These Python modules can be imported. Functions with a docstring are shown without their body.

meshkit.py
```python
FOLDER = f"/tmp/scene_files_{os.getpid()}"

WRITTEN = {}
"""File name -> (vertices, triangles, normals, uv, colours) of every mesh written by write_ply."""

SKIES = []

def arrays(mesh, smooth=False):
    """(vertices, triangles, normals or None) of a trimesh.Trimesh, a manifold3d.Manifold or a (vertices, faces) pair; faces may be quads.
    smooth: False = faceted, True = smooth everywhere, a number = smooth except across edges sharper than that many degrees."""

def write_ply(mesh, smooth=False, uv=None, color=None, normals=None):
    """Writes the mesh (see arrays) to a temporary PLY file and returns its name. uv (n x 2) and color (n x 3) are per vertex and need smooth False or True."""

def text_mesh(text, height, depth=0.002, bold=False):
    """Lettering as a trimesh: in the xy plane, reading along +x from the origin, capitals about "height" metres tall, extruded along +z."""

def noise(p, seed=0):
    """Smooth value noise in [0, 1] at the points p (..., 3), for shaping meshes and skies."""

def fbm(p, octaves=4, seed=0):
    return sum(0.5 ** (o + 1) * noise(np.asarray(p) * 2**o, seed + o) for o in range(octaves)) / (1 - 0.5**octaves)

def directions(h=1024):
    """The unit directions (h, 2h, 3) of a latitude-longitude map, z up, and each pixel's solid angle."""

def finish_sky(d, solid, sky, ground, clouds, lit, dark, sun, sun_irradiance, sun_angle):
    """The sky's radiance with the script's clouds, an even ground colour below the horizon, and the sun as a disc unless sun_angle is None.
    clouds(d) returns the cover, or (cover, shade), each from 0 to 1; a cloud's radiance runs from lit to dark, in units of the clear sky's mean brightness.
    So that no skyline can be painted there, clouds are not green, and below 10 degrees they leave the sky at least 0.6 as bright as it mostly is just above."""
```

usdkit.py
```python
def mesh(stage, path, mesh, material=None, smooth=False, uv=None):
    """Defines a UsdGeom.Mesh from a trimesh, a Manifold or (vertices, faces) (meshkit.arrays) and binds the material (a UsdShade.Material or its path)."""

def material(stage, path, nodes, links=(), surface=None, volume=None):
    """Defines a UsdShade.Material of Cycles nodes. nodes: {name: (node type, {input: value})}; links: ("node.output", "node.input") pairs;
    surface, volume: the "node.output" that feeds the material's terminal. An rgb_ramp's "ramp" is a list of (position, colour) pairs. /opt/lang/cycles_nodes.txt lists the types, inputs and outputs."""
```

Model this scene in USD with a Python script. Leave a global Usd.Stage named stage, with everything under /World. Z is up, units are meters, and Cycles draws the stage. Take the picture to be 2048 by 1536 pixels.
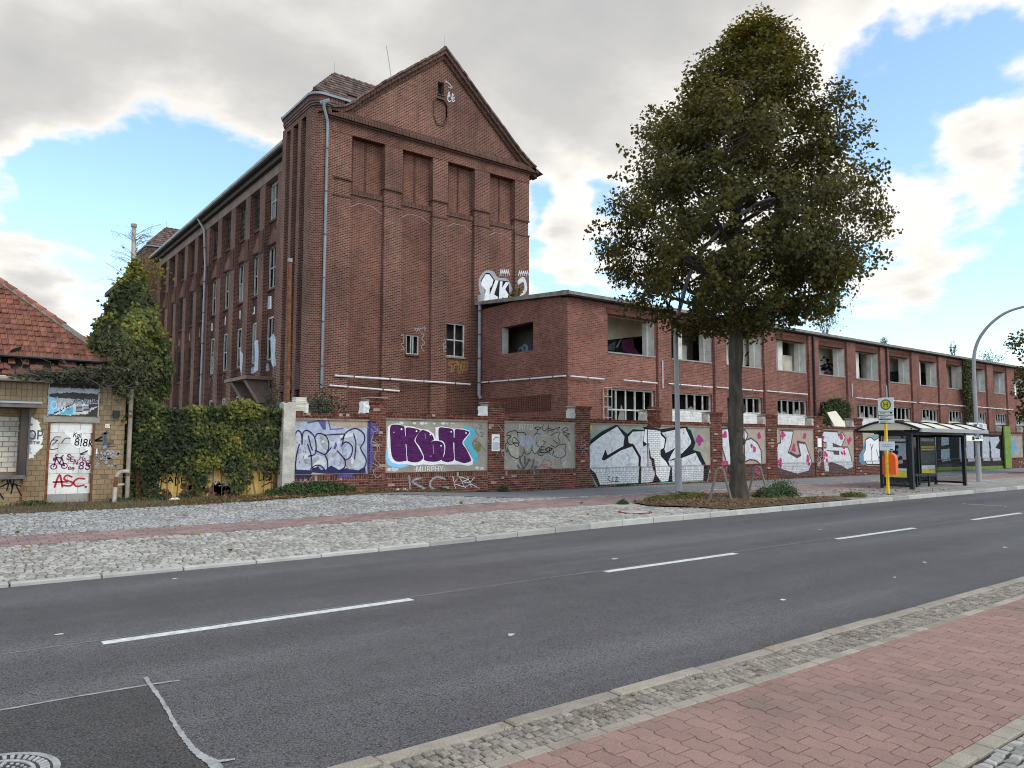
import math, random
import numpy as np
import trimesh, shapely, shapely.geometry as sg
from shapely import affinity
from shapely.ops import unary_union
import usdkit, meshkit
from pxr import Usd, UsdGeom, UsdLux, UsdShade, Sdf, Gf, Vt

stage = Usd.Stage.CreateInMemory()
UsdGeom.SetStageUpAxis(stage, UsdGeom.Tokens.z)
UsdGeom.SetStageMetersPerUnit(stage, 1.0)
UsdGeom.Xform.Define(stage, '/World')
UsdGeom.Scope.Define(stage, '/World/Looks')

# ------------------------------------------------------------------ camera
FPX = 1497.41                                   # focal length in pixels of a 2048 wide picture
YAW, PITCH, ROLL = math.radians(52.5946), math.radians(4.5377), math.radians(0.1477)
EYE = np.array([0.0, 0.0, 1.75])
FWD = np.array([math.cos(YAW) * math.cos(PITCH), math.sin(YAW) * math.cos(PITCH), math.sin(PITCH)])
_r = np.array([math.sin(YAW), -math.cos(YAW), 0.0]); _u = np.cross(_r, FWD)
RIGHT = _r * math.cos(ROLL) + _u * math.sin(ROLL)
UP = -_r * math.sin(ROLL) + _u * math.cos(ROLL)
cam = UsdGeom.Camera.Define(stage, '/World/camera')
cam.CreateHorizontalApertureAttr(36.0)
cam.CreateVerticalApertureAttr(27.0)
cam.CreateFocalLengthAttr(FPX / 2048 * 36.0)
cam.CreateClippingRangeAttr(Gf.Vec2f(0.05, 3000))
cam.AddTransformOp().Set(Gf.Matrix4d(*RIGHT, 0, *UP, 0, *(-FWD), 0, *EYE, 1))
cam.CreateExposureAttr(0.0)

# ------------------------------------------------------------------ sky and sun
SUN_EL, SUN_ROT = math.radians(50), math.radians(165)      # rotation = atan2(x, y): high, behind the camera to the right, veiled by cloud
SUN_DIR = np.array([math.sin(SUN_ROT) * math.cos(SUN_EL), math.cos(SUN_ROT) * math.cos(SUN_EL), math.sin(SUN_EL)])
SUN_STRENGTH = 0.4
SKY_STRENGTH = 0.15
def dirof(x, y):
    d = FWD + RIGHT * (x - 1024) / FPX - UP * (y - 768) / FPX
    return d / np.linalg.norm(d)
def sky_material():
    n = {'co': ('texture_coordinate', {}), 'sep': ('separate_xyz', {}),
         'sky': ('sky_texture', dict(sky_type='single_scattering', sun_disc=False, sun_elevation=SUN_EL, sun_rotation=SUN_ROT, altitude=100.0, air_density=1.0, aerosol_density=1.0, ozone_density=1.5)),
         'zmax': ('math', dict(math_type='maximum', value2=0.0)), 'zadd': ('math', dict(math_type='add', value2=0.16)),
         'px': ('math', dict(math_type='divide')), 'py': ('math', dict(math_type='divide')), 'pv': ('combine_xyz', dict(z=3.7)),
         'n1': ('noise_texture', dict(scale=1.9, detail=10.0, roughness=0.52, distortion=0.15)),
         'n2': ('noise_texture', dict(scale=7.5, detail=8.0, roughness=0.62)),
         'nb': ('noise_texture', dict(scale=1.1, detail=3.0, roughness=0.5)),
         'bg': ('background_shader', dict(strength=SKY_STRENGTH))}
    l = [('co.generated', 'sep.vector'), ('sep.z', 'zmax.value1'), ('zmax.value', 'zadd.value1'), ('sep.x', 'px.value1'), ('zadd.value', 'px.value2'),
         ('sep.y', 'py.value1'), ('zadd.value', 'py.value2'), ('px.value', 'pv.x'), ('py.value', 'pv.y'), ('pv.vector', 'n1.vector'), ('pv.vector', 'n2.vector'), ('pv.vector', 'nb.vector')]
    # broad banks and gaps of the cloud sheet: soft lobes round given directions
    lobes = CLOUD_LOBES
    prev = None
    n['wn'] = ('noise_texture', dict(scale=3.2, detail=5.0, roughness=0.6)); n['ws'] = ('vector_math', dict(math_type='multiply_add', vector2=(.30, .30, .22), vector3=(-.15, -.15, -.11))); n['wa'] = ('vector_math', dict(math_type='add')); n['wd'] = ('vector_math', dict(math_type='normalize'))
    l += [('co.generated', 'wn.vector'), ('wn.color', 'ws.vector1'), ('co.generated', 'wa.vector1'), ('ws.vector', 'wa.vector2'), ('wa.vector', 'wd.vector1')]
    for i, (px, py, rad, amp) in enumerate(lobes):
        d = dirof(px, py)
        n[f'dot{i}'] = ('vector_math', dict(math_type='dot_product', vector2=tuple(d)))
        n[f'mr{i}'] = ('map_range', dict(range_type='smoothstep', from_min=math.cos(math.radians(rad)), from_max=1.0, to_min=0.0, to_max=amp, clamp=True))
        n[f'ad{i}'] = ('math', dict(math_type='add', value2=0.0))
        l += [('wd.vector', f'dot{i}.vector1'), (f'dot{i}.value', f'mr{i}.value'), (f'mr{i}.result', f'ad{i}.value1')]
        if prev: l.append((prev, f'ad{i}.value2'))
        prev = f'ad{i}.value'
    n['dens'] = ('math', dict(math_type='add')); l += [('n1.fac', 'dens.value1'), (prev, 'dens.value2')]
    n['n2s'] = ('math', dict(math_type='multiply_add', value2=0.21, value3=-0.105)); l.append(('n2.fac', 'n2s.value1'))
    n['dens2'] = ('math', dict(math_type='add')); l += [('dens.value', 'dens2.value1'), ('n2s.value', 'dens2.value2')]
    n['cov'] = ('map_range', dict(range_type='smoothstep', from_min=0.47, from_max=0.585, to_min=0.0, to_max=1.0, clamp=True)); l.append(('dens2.value', 'cov.value'))
    # grey where the sheet is thick, white at its thin edges
    n['nbs'] = ('math', dict(math_type='multiply_add', value2=0.44, value3=-0.22)); l.append(('nb.fac', 'nbs.value1'))
    n['th'] = ('math', dict(math_type='add')); l += [('dens2.value', 'th.value1'), ('nbs.value', 'th.value2')]
    n['ramp'] = ('rgb_ramp', dict(ramp=CLOUD_RAMP)); l.append(('th.value', 'ramp.fac'))
    n['skc'] = ('mix_color', dict(blend_type='multiply', fac=1.0, b=SKY_TINT, use_clamp=False)); l.append(('sky.color', 'skc.a'))
    n['mx'] = ('mix_color', dict(blend_type='mix', use_clamp=False)); l += [('cov.result', 'mx.fac'), ('skc.result', 'mx.a'), ('ramp.color', 'mx.b'), ('mx.result', 'bg.color')]
    return usdkit.material(stage, '/World/Looks/sky_look', n, l, surface='bg.background')
_K = 1 / SKY_STRENGTH
SKY_TINT = (2.0, 2.1, 1.95)
CLOUD_RAMP = [(0.40, (.95*_K, .95*_K, .96*_K)), (0.53, (1.12*_K, 1.09*_K, 1.03*_K)), (0.61, (1.02*_K, .98*_K, .92*_K)), (0.71, (.81*_K, .79*_K, .76*_K)), (0.82, (.67*_K, .66*_K, .64*_K)), (1.0, (.58*_K, .58*_K, .58*_K))]
# (photo column, photo row) only name a compass direction and height here; radius in degrees, amount
CLOUD_LOBES = [(1000, -300, 42, .18), (450, 110, 12, .15), (1050, 150, 13, .12), (1400, 150, 16, .12), (1950, 40, 10, .07), (330, 390, 12, -.24), (190, 440, 7, -.12), (1110, 430, 8, -.22), (1300, 480, 8, -.08), (1850, 225, 9, -.24), (50, 220, 8, .19), (120, 530, 5, .19), (30, 120, 6, .05), (1140, 430, 4, .16), (1180, 540, 6, .13), (1990, 200, 5, .16), (1880, 350, 6, .12), (1830, 500, 7, .05), (1980, 640, 6, -.09), (1750, 620, 6, -.09), (1980, 460, 6, -.08), (2040, 90, 5, -.10)]
dome = UsdLux.DomeLight.Define(stage, '/World/sky')
dome.CreateIntensityAttr(1.0)
UsdShade.MaterialBindingAPI.Apply(dome.GetPrim()).Bind(sky_material())
dome.GetPrim().SetCustomDataByKey('kind', 'structure'); dome.GetPrim().SetCustomDataByKey('label', 'blue sky with broken grey and white clouds'); dome.GetPrim().SetCustomDataByKey('category', 'sky')
sun = UsdLux.DistantLight.Define(stage, '/World/sun')
sun.CreateNormalizeAttr(True); sun.CreateIntensityAttr(SUN_STRENGTH); sun.CreateAngleAttr(25.0); sun.CreateColorAttr(Gf.Vec3f(1.0, 0.95, 0.88))
def _look(z):       # matrix whose local +z is z
    z = np.asarray(z) / np.linalg.norm(z); x = np.cross([0, 0, 1.0], z); x /= np.linalg.norm(x); y = np.cross(z, x)
    return Gf.Matrix4d(*x, 0, *y, 0, *z, 0, 0, 0, 60, 1)
sun.AddTransformOp().Set(_look(SUN_DIR))
# ------------------------------------------------------------------ helpers
rng = np.random.default_rng(7)
def ray(x, y): return FWD + RIGHT * (x - 1024) / FPX - UP * (y - 768) / FPX
def onY(x, y, Y): d = ray(x, y); return EYE + d * (Y / d[1])
def onX(x, y, X): d = ray(x, y); return EYE + d * (X / d[0])
def onZ(x, y, Z): d = ray(x, y); return EYE + d * ((Z - EYE[2]) / d[2])
def sstep(a, b, x): t = np.clip((np.asarray(x, float) - a) / (b - a), 0, 1); return t * t * (3 - 2 * t)
COUNT, ORIGIN = {}, {}
def fresh(parent, name):
    k = (parent, name); n = COUNT.get(k, 0); COUNT[k] = n + 1
    return f'{parent}/{name}' + (f'_{n:03d}' if n else '')
def tag(path, label=None, cat=None, group=None, kind=None):
    p = stage.GetPrimAtPath(path)
    for k, v in (('label', label), ('category', cat), ('group', group), ('kind', kind)):
        if v: p.SetCustomDataByKey(k, v)
def thing(name, label, cat, loc=(0, 0, 0), group=None, kind=None):
    path = fresh('/World', name)
    x = UsdGeom.Xform.Define(stage, path); x.AddTranslateOp().Set(Gf.Vec3d(*map(float, loc)))
    ORIGIN[path] = np.asarray(loc, float); tag(path, label, cat, group, kind)
    return path
def origin(path): return ORIGIN.get('/'.join(path.split('/')[:3]), np.zeros(3))
class MB:
    """Collects faces; each vertex carries a tone from 0 to 1 that its material reads."""
    def __init__(s): s.v, s.f, s.t, s.n = [], [], [], 0
    def add(s, v, f, tone=0.5):
        v = np.asarray(v, float).reshape(-1, 3); f = np.asarray(f, int)
        if f.shape[1] == 4: f = np.vstack([f[:, [0, 1, 2]], f[:, [0, 2, 3]]])
        s.v.append(v); s.f.append(f + s.n); s.t.append(np.broadcast_to(np.asarray(tone, float), (len(v),))); s.n += len(v); return s
    def mesh(s, t, tone=0.5): return s.add(t.vertices, t.faces, tone)
    def box(s, x0, x1, y0, y1, z0, z1, tone=0.5):
        v = [(x, y, z) for x in (x0, x1) for y in (y0, y1) for z in (z0, z1)]
        return s.add(v, [(0, 1, 3, 2), (4, 6, 7, 5), (0, 4, 5, 1), (2, 3, 7, 6), (0, 2, 6, 4), (1, 5, 7, 3)], tone)
    def obox(s, c, ax, h, tone=0.5):
        c, ax = np.asarray(c, float), np.asarray(ax, float)
        v = [c + a * h[0] * ax[0] + b * h[1] * ax[1] + d * h[2] * ax[2] for a in (-1, 1) for b in (-1, 1) for d in (-1, 1)]
        return s.add(v, [(0, 1, 3, 2), (4, 6, 7, 5), (0, 4, 5, 1), (2, 3, 7, 6), (0, 2, 6, 4), (1, 5, 7, 3)], tone)
    def bev(s, x0, x1, y0, y1, z0, z1, b=0.006, tone=0.5, face='z', jit=0.0):
        """A box whose face towards +z ('z') or -y ('y') has bevelled, slightly uneven edges: 5 visible faces and a smaller front."""
        j = lambda: (rng.random() - .5) * jit
        if face == 'z':
            o = [(x0 + j(), y0 + j()), (x1 + j(), y0 + j()), (x1 + j(), y1 + j()), (x0 + j(), y1 + j())]
            cx, cy = (x0 + x1) / 2, (y0 + y1) / 2
            i = [(x + (b if x < cx else -b), y + (b if y < cy else -b)) for x, y in o]
            v = [(x, y, z0) for x, y in o] + [(x, y, z1 - b) for x, y in o] + [(x, y, z1 + j() * .3) for x, y in i]
        else:
            o = [(x0 + j(), z0 + j()), (x1 + j(), z0 + j()), (x1 + j(), z1 + j()), (x0 + j(), z1 + j())]
            cx, cz = (x0 + x1) / 2, (z0 + z1) / 2
            i = [(x + (b if x < cx else -b), z + (b if z < cz else -b)) for x, z in o]
            v = [(x, y1, z) for x, z in o] + [(x, y0 + b, z) for x, z in o] + [(x, y0, z) for x, z in i]
        f = [(8, 9, 10, 11)] + [(a, (a + 1) % 4, (a + 1) % 4 + 4, a + 4) for a in range(4)] + [(a + 4, (a + 1) % 4 + 4, (a + 1) % 4 + 8, a + 8) for a in range(4)]
        return s.add(v, f, tone)
    def tube(s, pts, r, n=8, tone=0.5, cap=True):
        pts = np.asarray(pts, float); r = np.broadcast_to(np.asarray(r, float), (len(pts),))
        d = np.gradient(pts, axis=0); d /= np.maximum(np.linalg.norm(d, axis=1, keepdims=True), 1e-9)
        ref = np.array([0, 0, 1.0]) if abs(d[0][2]) < .9 else np.array([1.0, 0, 0])
        v = []; a = np.arange(n) * 2 * np.pi / n; u = np.cross(ref, d[0])
        for p, t, q in zip(pts, d, r):
            u = u - t * (u @ t); u = u / max(np.linalg.norm(u), 1e-9); w = np.cross(t, u)
            v.append(p + q * (np.cos(a)[:, None] * u + np.sin(a)[:, None] * w))
        v = np.vstack(v); f = []
        for k in range(len(pts) - 1):
            for j in range(n): f.append((k * n + j, k * n + (j + 1) % n, (k + 1) * n + (j + 1) % n, (k + 1) * n + j))
        s.add(v, f, tone)
        if cap:
            for k in (0, len(pts) - 1): s.add(np.vstack([v[k * n:(k + 1) * n], pts[k]]), [(n, j, (j + 1) % n) for j in range(n)], tone)
        return s
    def extr(s, poly, y0, y1, axis='y', tone=0.5):
        """Extrudes a shapely polygon. axis 'y': polygon in (x, z); 'x': polygon in (y, z); 'z': polygon in (x, y)."""
        for g in (poly.geoms if hasattr(poly, 'geoms') else [poly]):
            if g.is_empty or g.geom_type != 'Polygon': continue
            t = trimesh.creation.extrude_polygon(g, y1 - y0, engine='earcut'); p = t.vertices
            q = {'y': lambda: np.c_[p[:, 0], p[:, 2] + y0, p[:, 1]], 'x': lambda: np.c_[p[:, 2] + y0, p[:, 0], p[:, 1]], 'z': lambda: np.c_[p[:, 0], p[:, 1], p[:, 2] + y0]}[axis]()
            s.add(q, t.faces if axis != 'y' else t.faces[:, ::-1], tone)
        return s
    def flat(s, poly, at, axis='y', tone=0.5):
        for g in (poly.geoms if hasattr(poly, 'geoms') else [poly]):
            if g.is_empty or g.geom_type != 'Polygon' or g.area < 1e-6: continue
            p, f = trimesh.creation.triangulate_polygon(g, engine='earcut'); z = np.zeros(len(p))
            a = at(p[:, 0], p[:, 1]) if callable(at) else z + at
            s.add(np.c_[p[:, 0], a, p[:, 1]] if axis == 'y' else np.c_[a, p[:, 0], p[:, 1]] if axis == 'x' else np.c_[p[:, 0], p[:, 1], a], f[:, ::-1] if axis == 'z' and False else f, tone)
        return s
    def arrays(s): return np.vstack(s.v), np.vstack(s.f), np.concatenate(s.t)
def obj(name, mb, m, parent='/World', label=None, cat=None, group=None, kind=None, smooth=False, move=None):
    if isinstance(mb, trimesh.Trimesh): mb = MB().mesh(mb)
    if not mb.v: return None
    v, f, t = mb.arrays(); path = fresh(parent, name)
    v = v - origin(path) if parent != '/World' else v
    if smooth:
        tm = trimesh.Trimesh(v, f, process=False); vv, ff, nn = meshkit.arrays(tm, True if smooth is True else smooth)
        if len(vv) != len(v): t = np.full(len(vv), t.mean())
        v, f = vv, ff
    p = UsdGeom.Mesh.Define(stage, path)
    p.CreatePointsAttr(Vt.Vec3fArray.FromNumpy(v.astype(np.float32)))
    p.CreateFaceVertexCountsAttr(Vt.IntArray.FromNumpy(np.full(len(f), 3, np.int32)))
    p.CreateFaceVertexIndicesAttr(Vt.IntArray.FromNumpy(f.astype(np.int32).ravel()))
    p.CreateSubdivisionSchemeAttr('none'); p.CreateDoubleSidedAttr(True)
    if smooth:
        p.CreateNormalsAttr(Vt.Vec3fArray.FromNumpy(nn.astype(np.float32))); p.SetNormalsInterpolation('vertex')
    if np.ptp(t) > 0 or t[0] != 0.5 or True:
        pv = UsdGeom.PrimvarsAPI(p).CreatePrimvar('tone', Sdf.ValueTypeNames.FloatArray, 'vertex'); pv.Set(Vt.FloatArray.FromNumpy(t.astype(np.float32)))
    UsdShade.MaterialBindingAPI.Apply(p.GetPrim()).Bind(m)
    tag(path, label, cat, group, kind); return path
def dup(src, loc, rotz=0, label=None, scale=None):
    was = stage.GetPrimAtPath(src).GetCustomData(); name = src.split('/')[-1]
    name = name[:-4] if name[-4:-3] == '_' and name[-3:].isdigit() else name
    path = fresh('/World', name); x = UsdGeom.Xform.Define(stage, path)
    x.GetPrim().GetReferences().AddInternalReference(Sdf.Path(src)); x.GetPrim().SetInstanceable(True)
    x.ClearXformOpOrder(); x.AddTranslateOp().Set(Gf.Vec3d(*map(float, loc)))
    if rotz: x.AddRotateZOp().Set(float(rotz))
    if scale: x.AddScaleOp().Set(Gf.Vec3f(*scale))
    tag(path, label or was.get('label'), was.get('category'), was.get('group')); return path
def smoothline(pts, closed=False, n=6):
    p = np.asarray(pts, float); k = len(p); out = []
    g = (lambda i: p[i % k]) if closed else (lambda i: p[min(max(i, 0), k - 1)])
    for i in range(k if closed else k - 1):
        a, b, c, d = g(i - 1), g(i), g(i + 1), g(i + 2)
        for t in np.arange(n) / n: out.append(.5 * (2 * b + (c - a) * t + (2 * a - 5 * b + 4 * c - d) * t * t + (3 * b - a - 3 * c + d) * t ** 3))
    if not closed: out.append(p[-1])
    return np.array(out)

# ------------------------------------------------------------------ materials
MATS = {}
def mk(name, nodes, links, surface='p.BSDF'):
    MATS[name] = usdkit.material(stage, '/World/Looks/' + name, nodes, links, surface=surface); return MATS[name]
def pm(name, color, rough=0.8, var=0.25, scale=3.0, tone=0.0, bump=0.0, bscale=40.0, tint=None, metallic=0.0, spec=0.3, detail=6.0, stretch=None, tint2=None, fine=0.0):
    """A plain surface: base colour, broad stains, per-piece tone and a fine grain."""
    c = np.array(color, float); n = {'g': ('geometry', {}), 'p': ('principled_bsdf', dict(roughness=rough, metallic=metallic, specular_ior_level=spec))}
    l = []; src = 'g.position'
    if stretch: n['map'] = ('mapping', dict(scale=stretch)); l.append((src, 'map.vector')); src = 'map.vector'
    n['n1'] = ('noise_texture', dict(scale=scale, detail=detail, roughness=0.62)); l.append((src, 'n1.vector'))
    dark, light = c * (1 - var), c * (1 + var)
    if tint is not None: dark = np.array(tint, float)
    if tint2 is not None: light = np.array(tint2, float)
    n['r'] = ('rgb_ramp', dict(ramp=[(0.28, dark), (0.5, c), (0.72, light)])); l.append(('n1.fac', 'r.fac')); col = 'r.color'
    if tone:
        n['a'] = ('attribute', dict(attribute='tone')); n['mr'] = ('map_range', dict(from_min=0.0, from_max=1.0, to_min=1 - tone, to_max=1 + tone)); l.append(('a.fac', 'mr.value'))
        n['v'] = ('hsv', {}); l += [(col, 'v.color'), ('mr.result', 'v.value')]; col = 'v.color'
    if fine:
        n['n3'] = ('noise_texture', dict(scale=bscale, detail=3.0, roughness=0.7)); l.append((src, 'n3.vector'))
        n['m3'] = ('map_range', dict(from_min=0.3, from_max=0.7, to_min=1 - fine, to_max=1 + fine)); l.append(('n3.fac', 'm3.value'))
        n['v3'] = ('hsv', {}); l += [(col, 'v3.color'), ('m3.result', 'v3.value')]; col = 'v3.color'
    l.append((col, 'p.base_color'))
    if bump:
        n['n2'] = ('noise_texture', dict(scale=bscale, detail=4.0, roughness=0.6)); n['b'] = ('bump', dict(strength=bump, distance=0.01)); l += [(src, 'n2.vector'), ('n2.fac', 'b.height'), ('b.normal', 'p.normal')]
    return mk(name, n, l)
def brickmat(name, c1, c2, mortar, bw=.25, rh=.083, ms=.011, stain=(.6, 1.15), dirt=(.05, .035, .03), dirt_amt=.5, bump=.5, seed=0.0, flip=False):
    """Far brickwork whose single bricks are too small to tell apart: running bond round corners (u = x - y)."""
    n = {'g': ('geometry', {}), 's': ('separate_xyz', {}), 'u': ('math', dict(math_type='subtract')), 'c': ('combine_xyz', {}),
         'bt': ('brick_texture', dict(scale=1.0, brick_width=bw, row_height=rh, mortar_size=ms, mortar_smooth=0.2, color1=c1, color2=c2, mortar=mortar, bias=-0.1, offset=0.0 if flip else 0.5)),
         'map': ('mapping', dict(location=(seed, seed, seed))), 'n1': ('noise_texture', dict(scale=0.33, detail=8.0, roughness=0.6)),
         'map2': ('mapping', dict(scale=(1.6, 1.6, 0.22))), 'n2': ('noise_texture', dict(scale=1.0, detail=6.0, roughness=0.65)),
         'm1': ('map_range', dict(from_min=0.25, from_max=0.75, to_min=stain[0], to_max=stain[1])), 'v': ('hsv', {}),
         'm2': ('map_range', dict(from_min=0.52, from_max=0.8, to_min=0.0, to_max=dirt_amt, clamp=True)), 'mx': ('mix_color', dict(b=dirt)),
         'n3': ('noise_texture', dict(scale=4.0, detail=4.0, roughness=0.7)), 'm3': ('map_range', dict(from_min=0.3, from_max=0.7, to_min=0.82, to_max=1.16)), 'v3': ('hsv', {}),
         'b': ('bump', dict(strength=bump, distance=0.012, invert=True)), 'p': ('principled_bsdf', dict(roughness=0.9, specular_ior_level=0.15))}
    l = [('g.position', 's.vector'), ('s.x', 'u.value1'), ('s.y', 'u.value2'), ('u.value', 'c.x'), ('s.z', 'c.y'), ('c.vector', 'bt.vector'), ('g.position', 'map.vector'), ('map.vector', 'n1.vector'),
         ('map.vector', 'map2.vector'), ('map2.vector', 'n2.vector'), ('n1.fac', 'm1.value'), ('bt.color', 'v.color'), ('m1.result', 'v.value'), ('map.vector', 'n3.vector'), ('n3.fac', 'm3.value'), ('v.color', 'v3.color'), ('m3.result', 'v3.value'),
         ('n2.fac', 'm2.value'), ('m2.result', 'mx.fac'), ('v3.color', 'mx.a'), ('mx.result', 'p.base_color'), ('bt.fac', 'b.height'), ('b.normal', 'p.normal')]
    return mk(name, n, l)
brickmat('factory_brick', (.165, .056, .040), (.075, .029, .022), (.27, .18, .14), stain=(.55, 1.35), dirt_amt=.6)
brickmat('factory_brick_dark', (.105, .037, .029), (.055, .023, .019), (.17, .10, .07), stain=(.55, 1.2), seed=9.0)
brickmat('factory_pier_brick', (.155, .054, .040), (.068, .027, .021), (.32, .22, .17), stain=(.55, 1.35), seed=4.0, dirt_amt=.6)
brickmat('soldier_brick', (.115, .043, .034), (.06, .027, .022), (.20, .14, .11), bw=.083, rh=.25, stain=(.6, 1.2), flip=True)
brickmat('workshop_brick', (.265, .098, .073), (.125, .047, .036), (.30, .19, .155), stain=(.62, 1.28), seed=17.0, dirt_amt=.35)
brickmat('workshop_dark_brick', (.165, .050, .036), (.11, .034, .026), (.19, .11, .085), stain=(.6, 1.15), seed=23.0)
# one brick, stone or tile of a laid surface: colour by its own tone
pm('wall_brick', (.125, .042, .032), rough=.9, var=.3, scale=9, tone=.45, tint=(.062, .026, .021), tint2=(.18, .062, .045), bump=.25, bscale=60, spec=.1)
pm('mortar', (.36, .265, .21), var=.3, scale=6, rough=.95, spec=.1)
pm('plaster', (.32, .29, .245), var=.25, scale=1.6, rough=.92, tint=(.235, .205, .17), tint2=(.42, .385, .33), bump=.12, bscale=25, spec=.15, fine=.14)
pm('plaster_patch', (.5, .47, .40), var=.2, scale=6, rough=.95)
pm('concrete', (.30, .285, .26), var=.3, scale=2.2, rough=.92, bump=.15, bscale=30, fine=.12)
pm('concrete_pale', (.43, .40, .35), var=.3, scale=3, rough=.92, tint=(.25, .23, .20), bump=.2, bscale=25, fine=.15)
pm('frieze_concrete', (.205, .15, .13), var=.3, scale=1.5, rough=.92, fine=.1)
pm('cream_plaster', (.60, .53, .42), var=.2, scale=1.2, rough=.9, tint=(.38, .33, .26))
pm('white_plaster', (.66, .63, .57), var=.15, scale=1.5, rough=.9, tint=(.45, .42, .37))
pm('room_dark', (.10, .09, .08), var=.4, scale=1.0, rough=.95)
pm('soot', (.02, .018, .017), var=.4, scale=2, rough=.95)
pm('white_paint', (.70, .70, .70), var=.12, scale=3, rough=.7, tint=(.5, .5, .5))
pm('frame_white', (.46, .45, .42), var=.3, scale=5, rough=.7, tint=(.25, .235, .21))
pm('frame_dark', (.045, .04, .038), var=.4, scale=5, rough=.6)
pm('zinc', (.215, .24, .27), var=.25, scale=1.5, rough=.55, metallic=.2, spec=.5)
pm('zinc_dull', (.33, .34, .35), var=.25, scale=1.5, rough=.55, metallic=.2)
pm('lamp_grey', (.30, .29, .295), var=.12, scale=2, rough=.5, metallic=.1, spec=.4)
pm('rust', (.16, .065, .03), var=.4, scale=6, rough=.9, tint=(.07, .035, .022), tint2=(.27, .12, .05))
pm('roof_tile_brown', (.125, .085, .072), var=.35, scale=2.5, rough=.85, tone=.45)
pm('roof_tile_red', (.19, .072, .048), rough=.88, var=.3, scale=2.2, tone=.3, tint=(.11, .05, .038), tint2=(.24, .10, .06), bump=.1)
pm('ridge_tile', (.26, .098, .062), rough=.85, var=.25, scale=5, tone=.3, tint=(.17, .11, .085))
pm('roof_mortar', (.20, .18, .155), rough=.95, var=.35, scale=9, bump=.4, bscale=30)
pm('frieze_edge', (.22, .195, .165), rough=.95, var=.4, scale=2.5, fine=.15)
pm('rubble', (.13, .11, .095), rough=.95, var=.4, scale=4, fine=.2, bump=.5, bscale=12)
pm('hoop_metal', (.17, .152, .125), rough=.6, var=.25, scale=6)
pm('bitumen', (.05, .05, .052), var=.35, scale=3, rough=.85)
mk_asphalt = lambda: None
pm('asphalt_unused', (.118, .113, .116), rough=.82, var=.18, scale=.55, bump=.3, bscale=170, stretch=(.12, 1.0, 1.0), spec=.35, fine=.62, tint=(.098, .094, .097), tint2=(.142, .137, .141))
pm('asphalt_path', (.175, .17, .168), rough=.9, var=.2, scale=.8, bump=.2, bscale=120, fine=.25)
pm('road_paint', (.56, .56, .54), rough=.75, var=.25, scale=14, fine=.3, bscale=90, tint=(.30, .295, .285), detail=9)
pm('crack_seal', (.30, .295, .285), rough=.85, var=.3, scale=9, fine=.25, bscale=80)
pm('granite', (.29, .25, .20), rough=.88, var=.2, scale=4, tone=.14, bump=.2, bscale=90, fine=.25)
pm('granite_grey', (.38, .365, .335), rough=.85, var=.18, scale=3, tone=.2, bump=.2, bscale=90, fine=.15)
pm('cobble', (.235, .203, .165), rough=.9, var=.2, scale=6, tone=.26, bump=.35, bscale=70, fine=.28)
pm('cobble_pale', (.32, .30, .265), rough=.85, var=.22, scale=1.1, tone=.30, bump=.3, bscale=50, fine=.15)
pm('cobble_blue', (.29, .28, .265), rough=.85, var=.22, scale=1.1, tone=.30, bump=.3, bscale=50, fine=.15)
pm('paver_red', (.268, .165, .134), rough=.9, var=.13, scale=.9, tone=.09, bump=.25, bscale=110, fine=.3, tint=(.20, .132, .11), tint2=(.30, .178, .15))
pm('paver_red_far', (.245, .168, .155), rough=.88, var=.14, scale=1.2, tone=.16, fine=.1)
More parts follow.
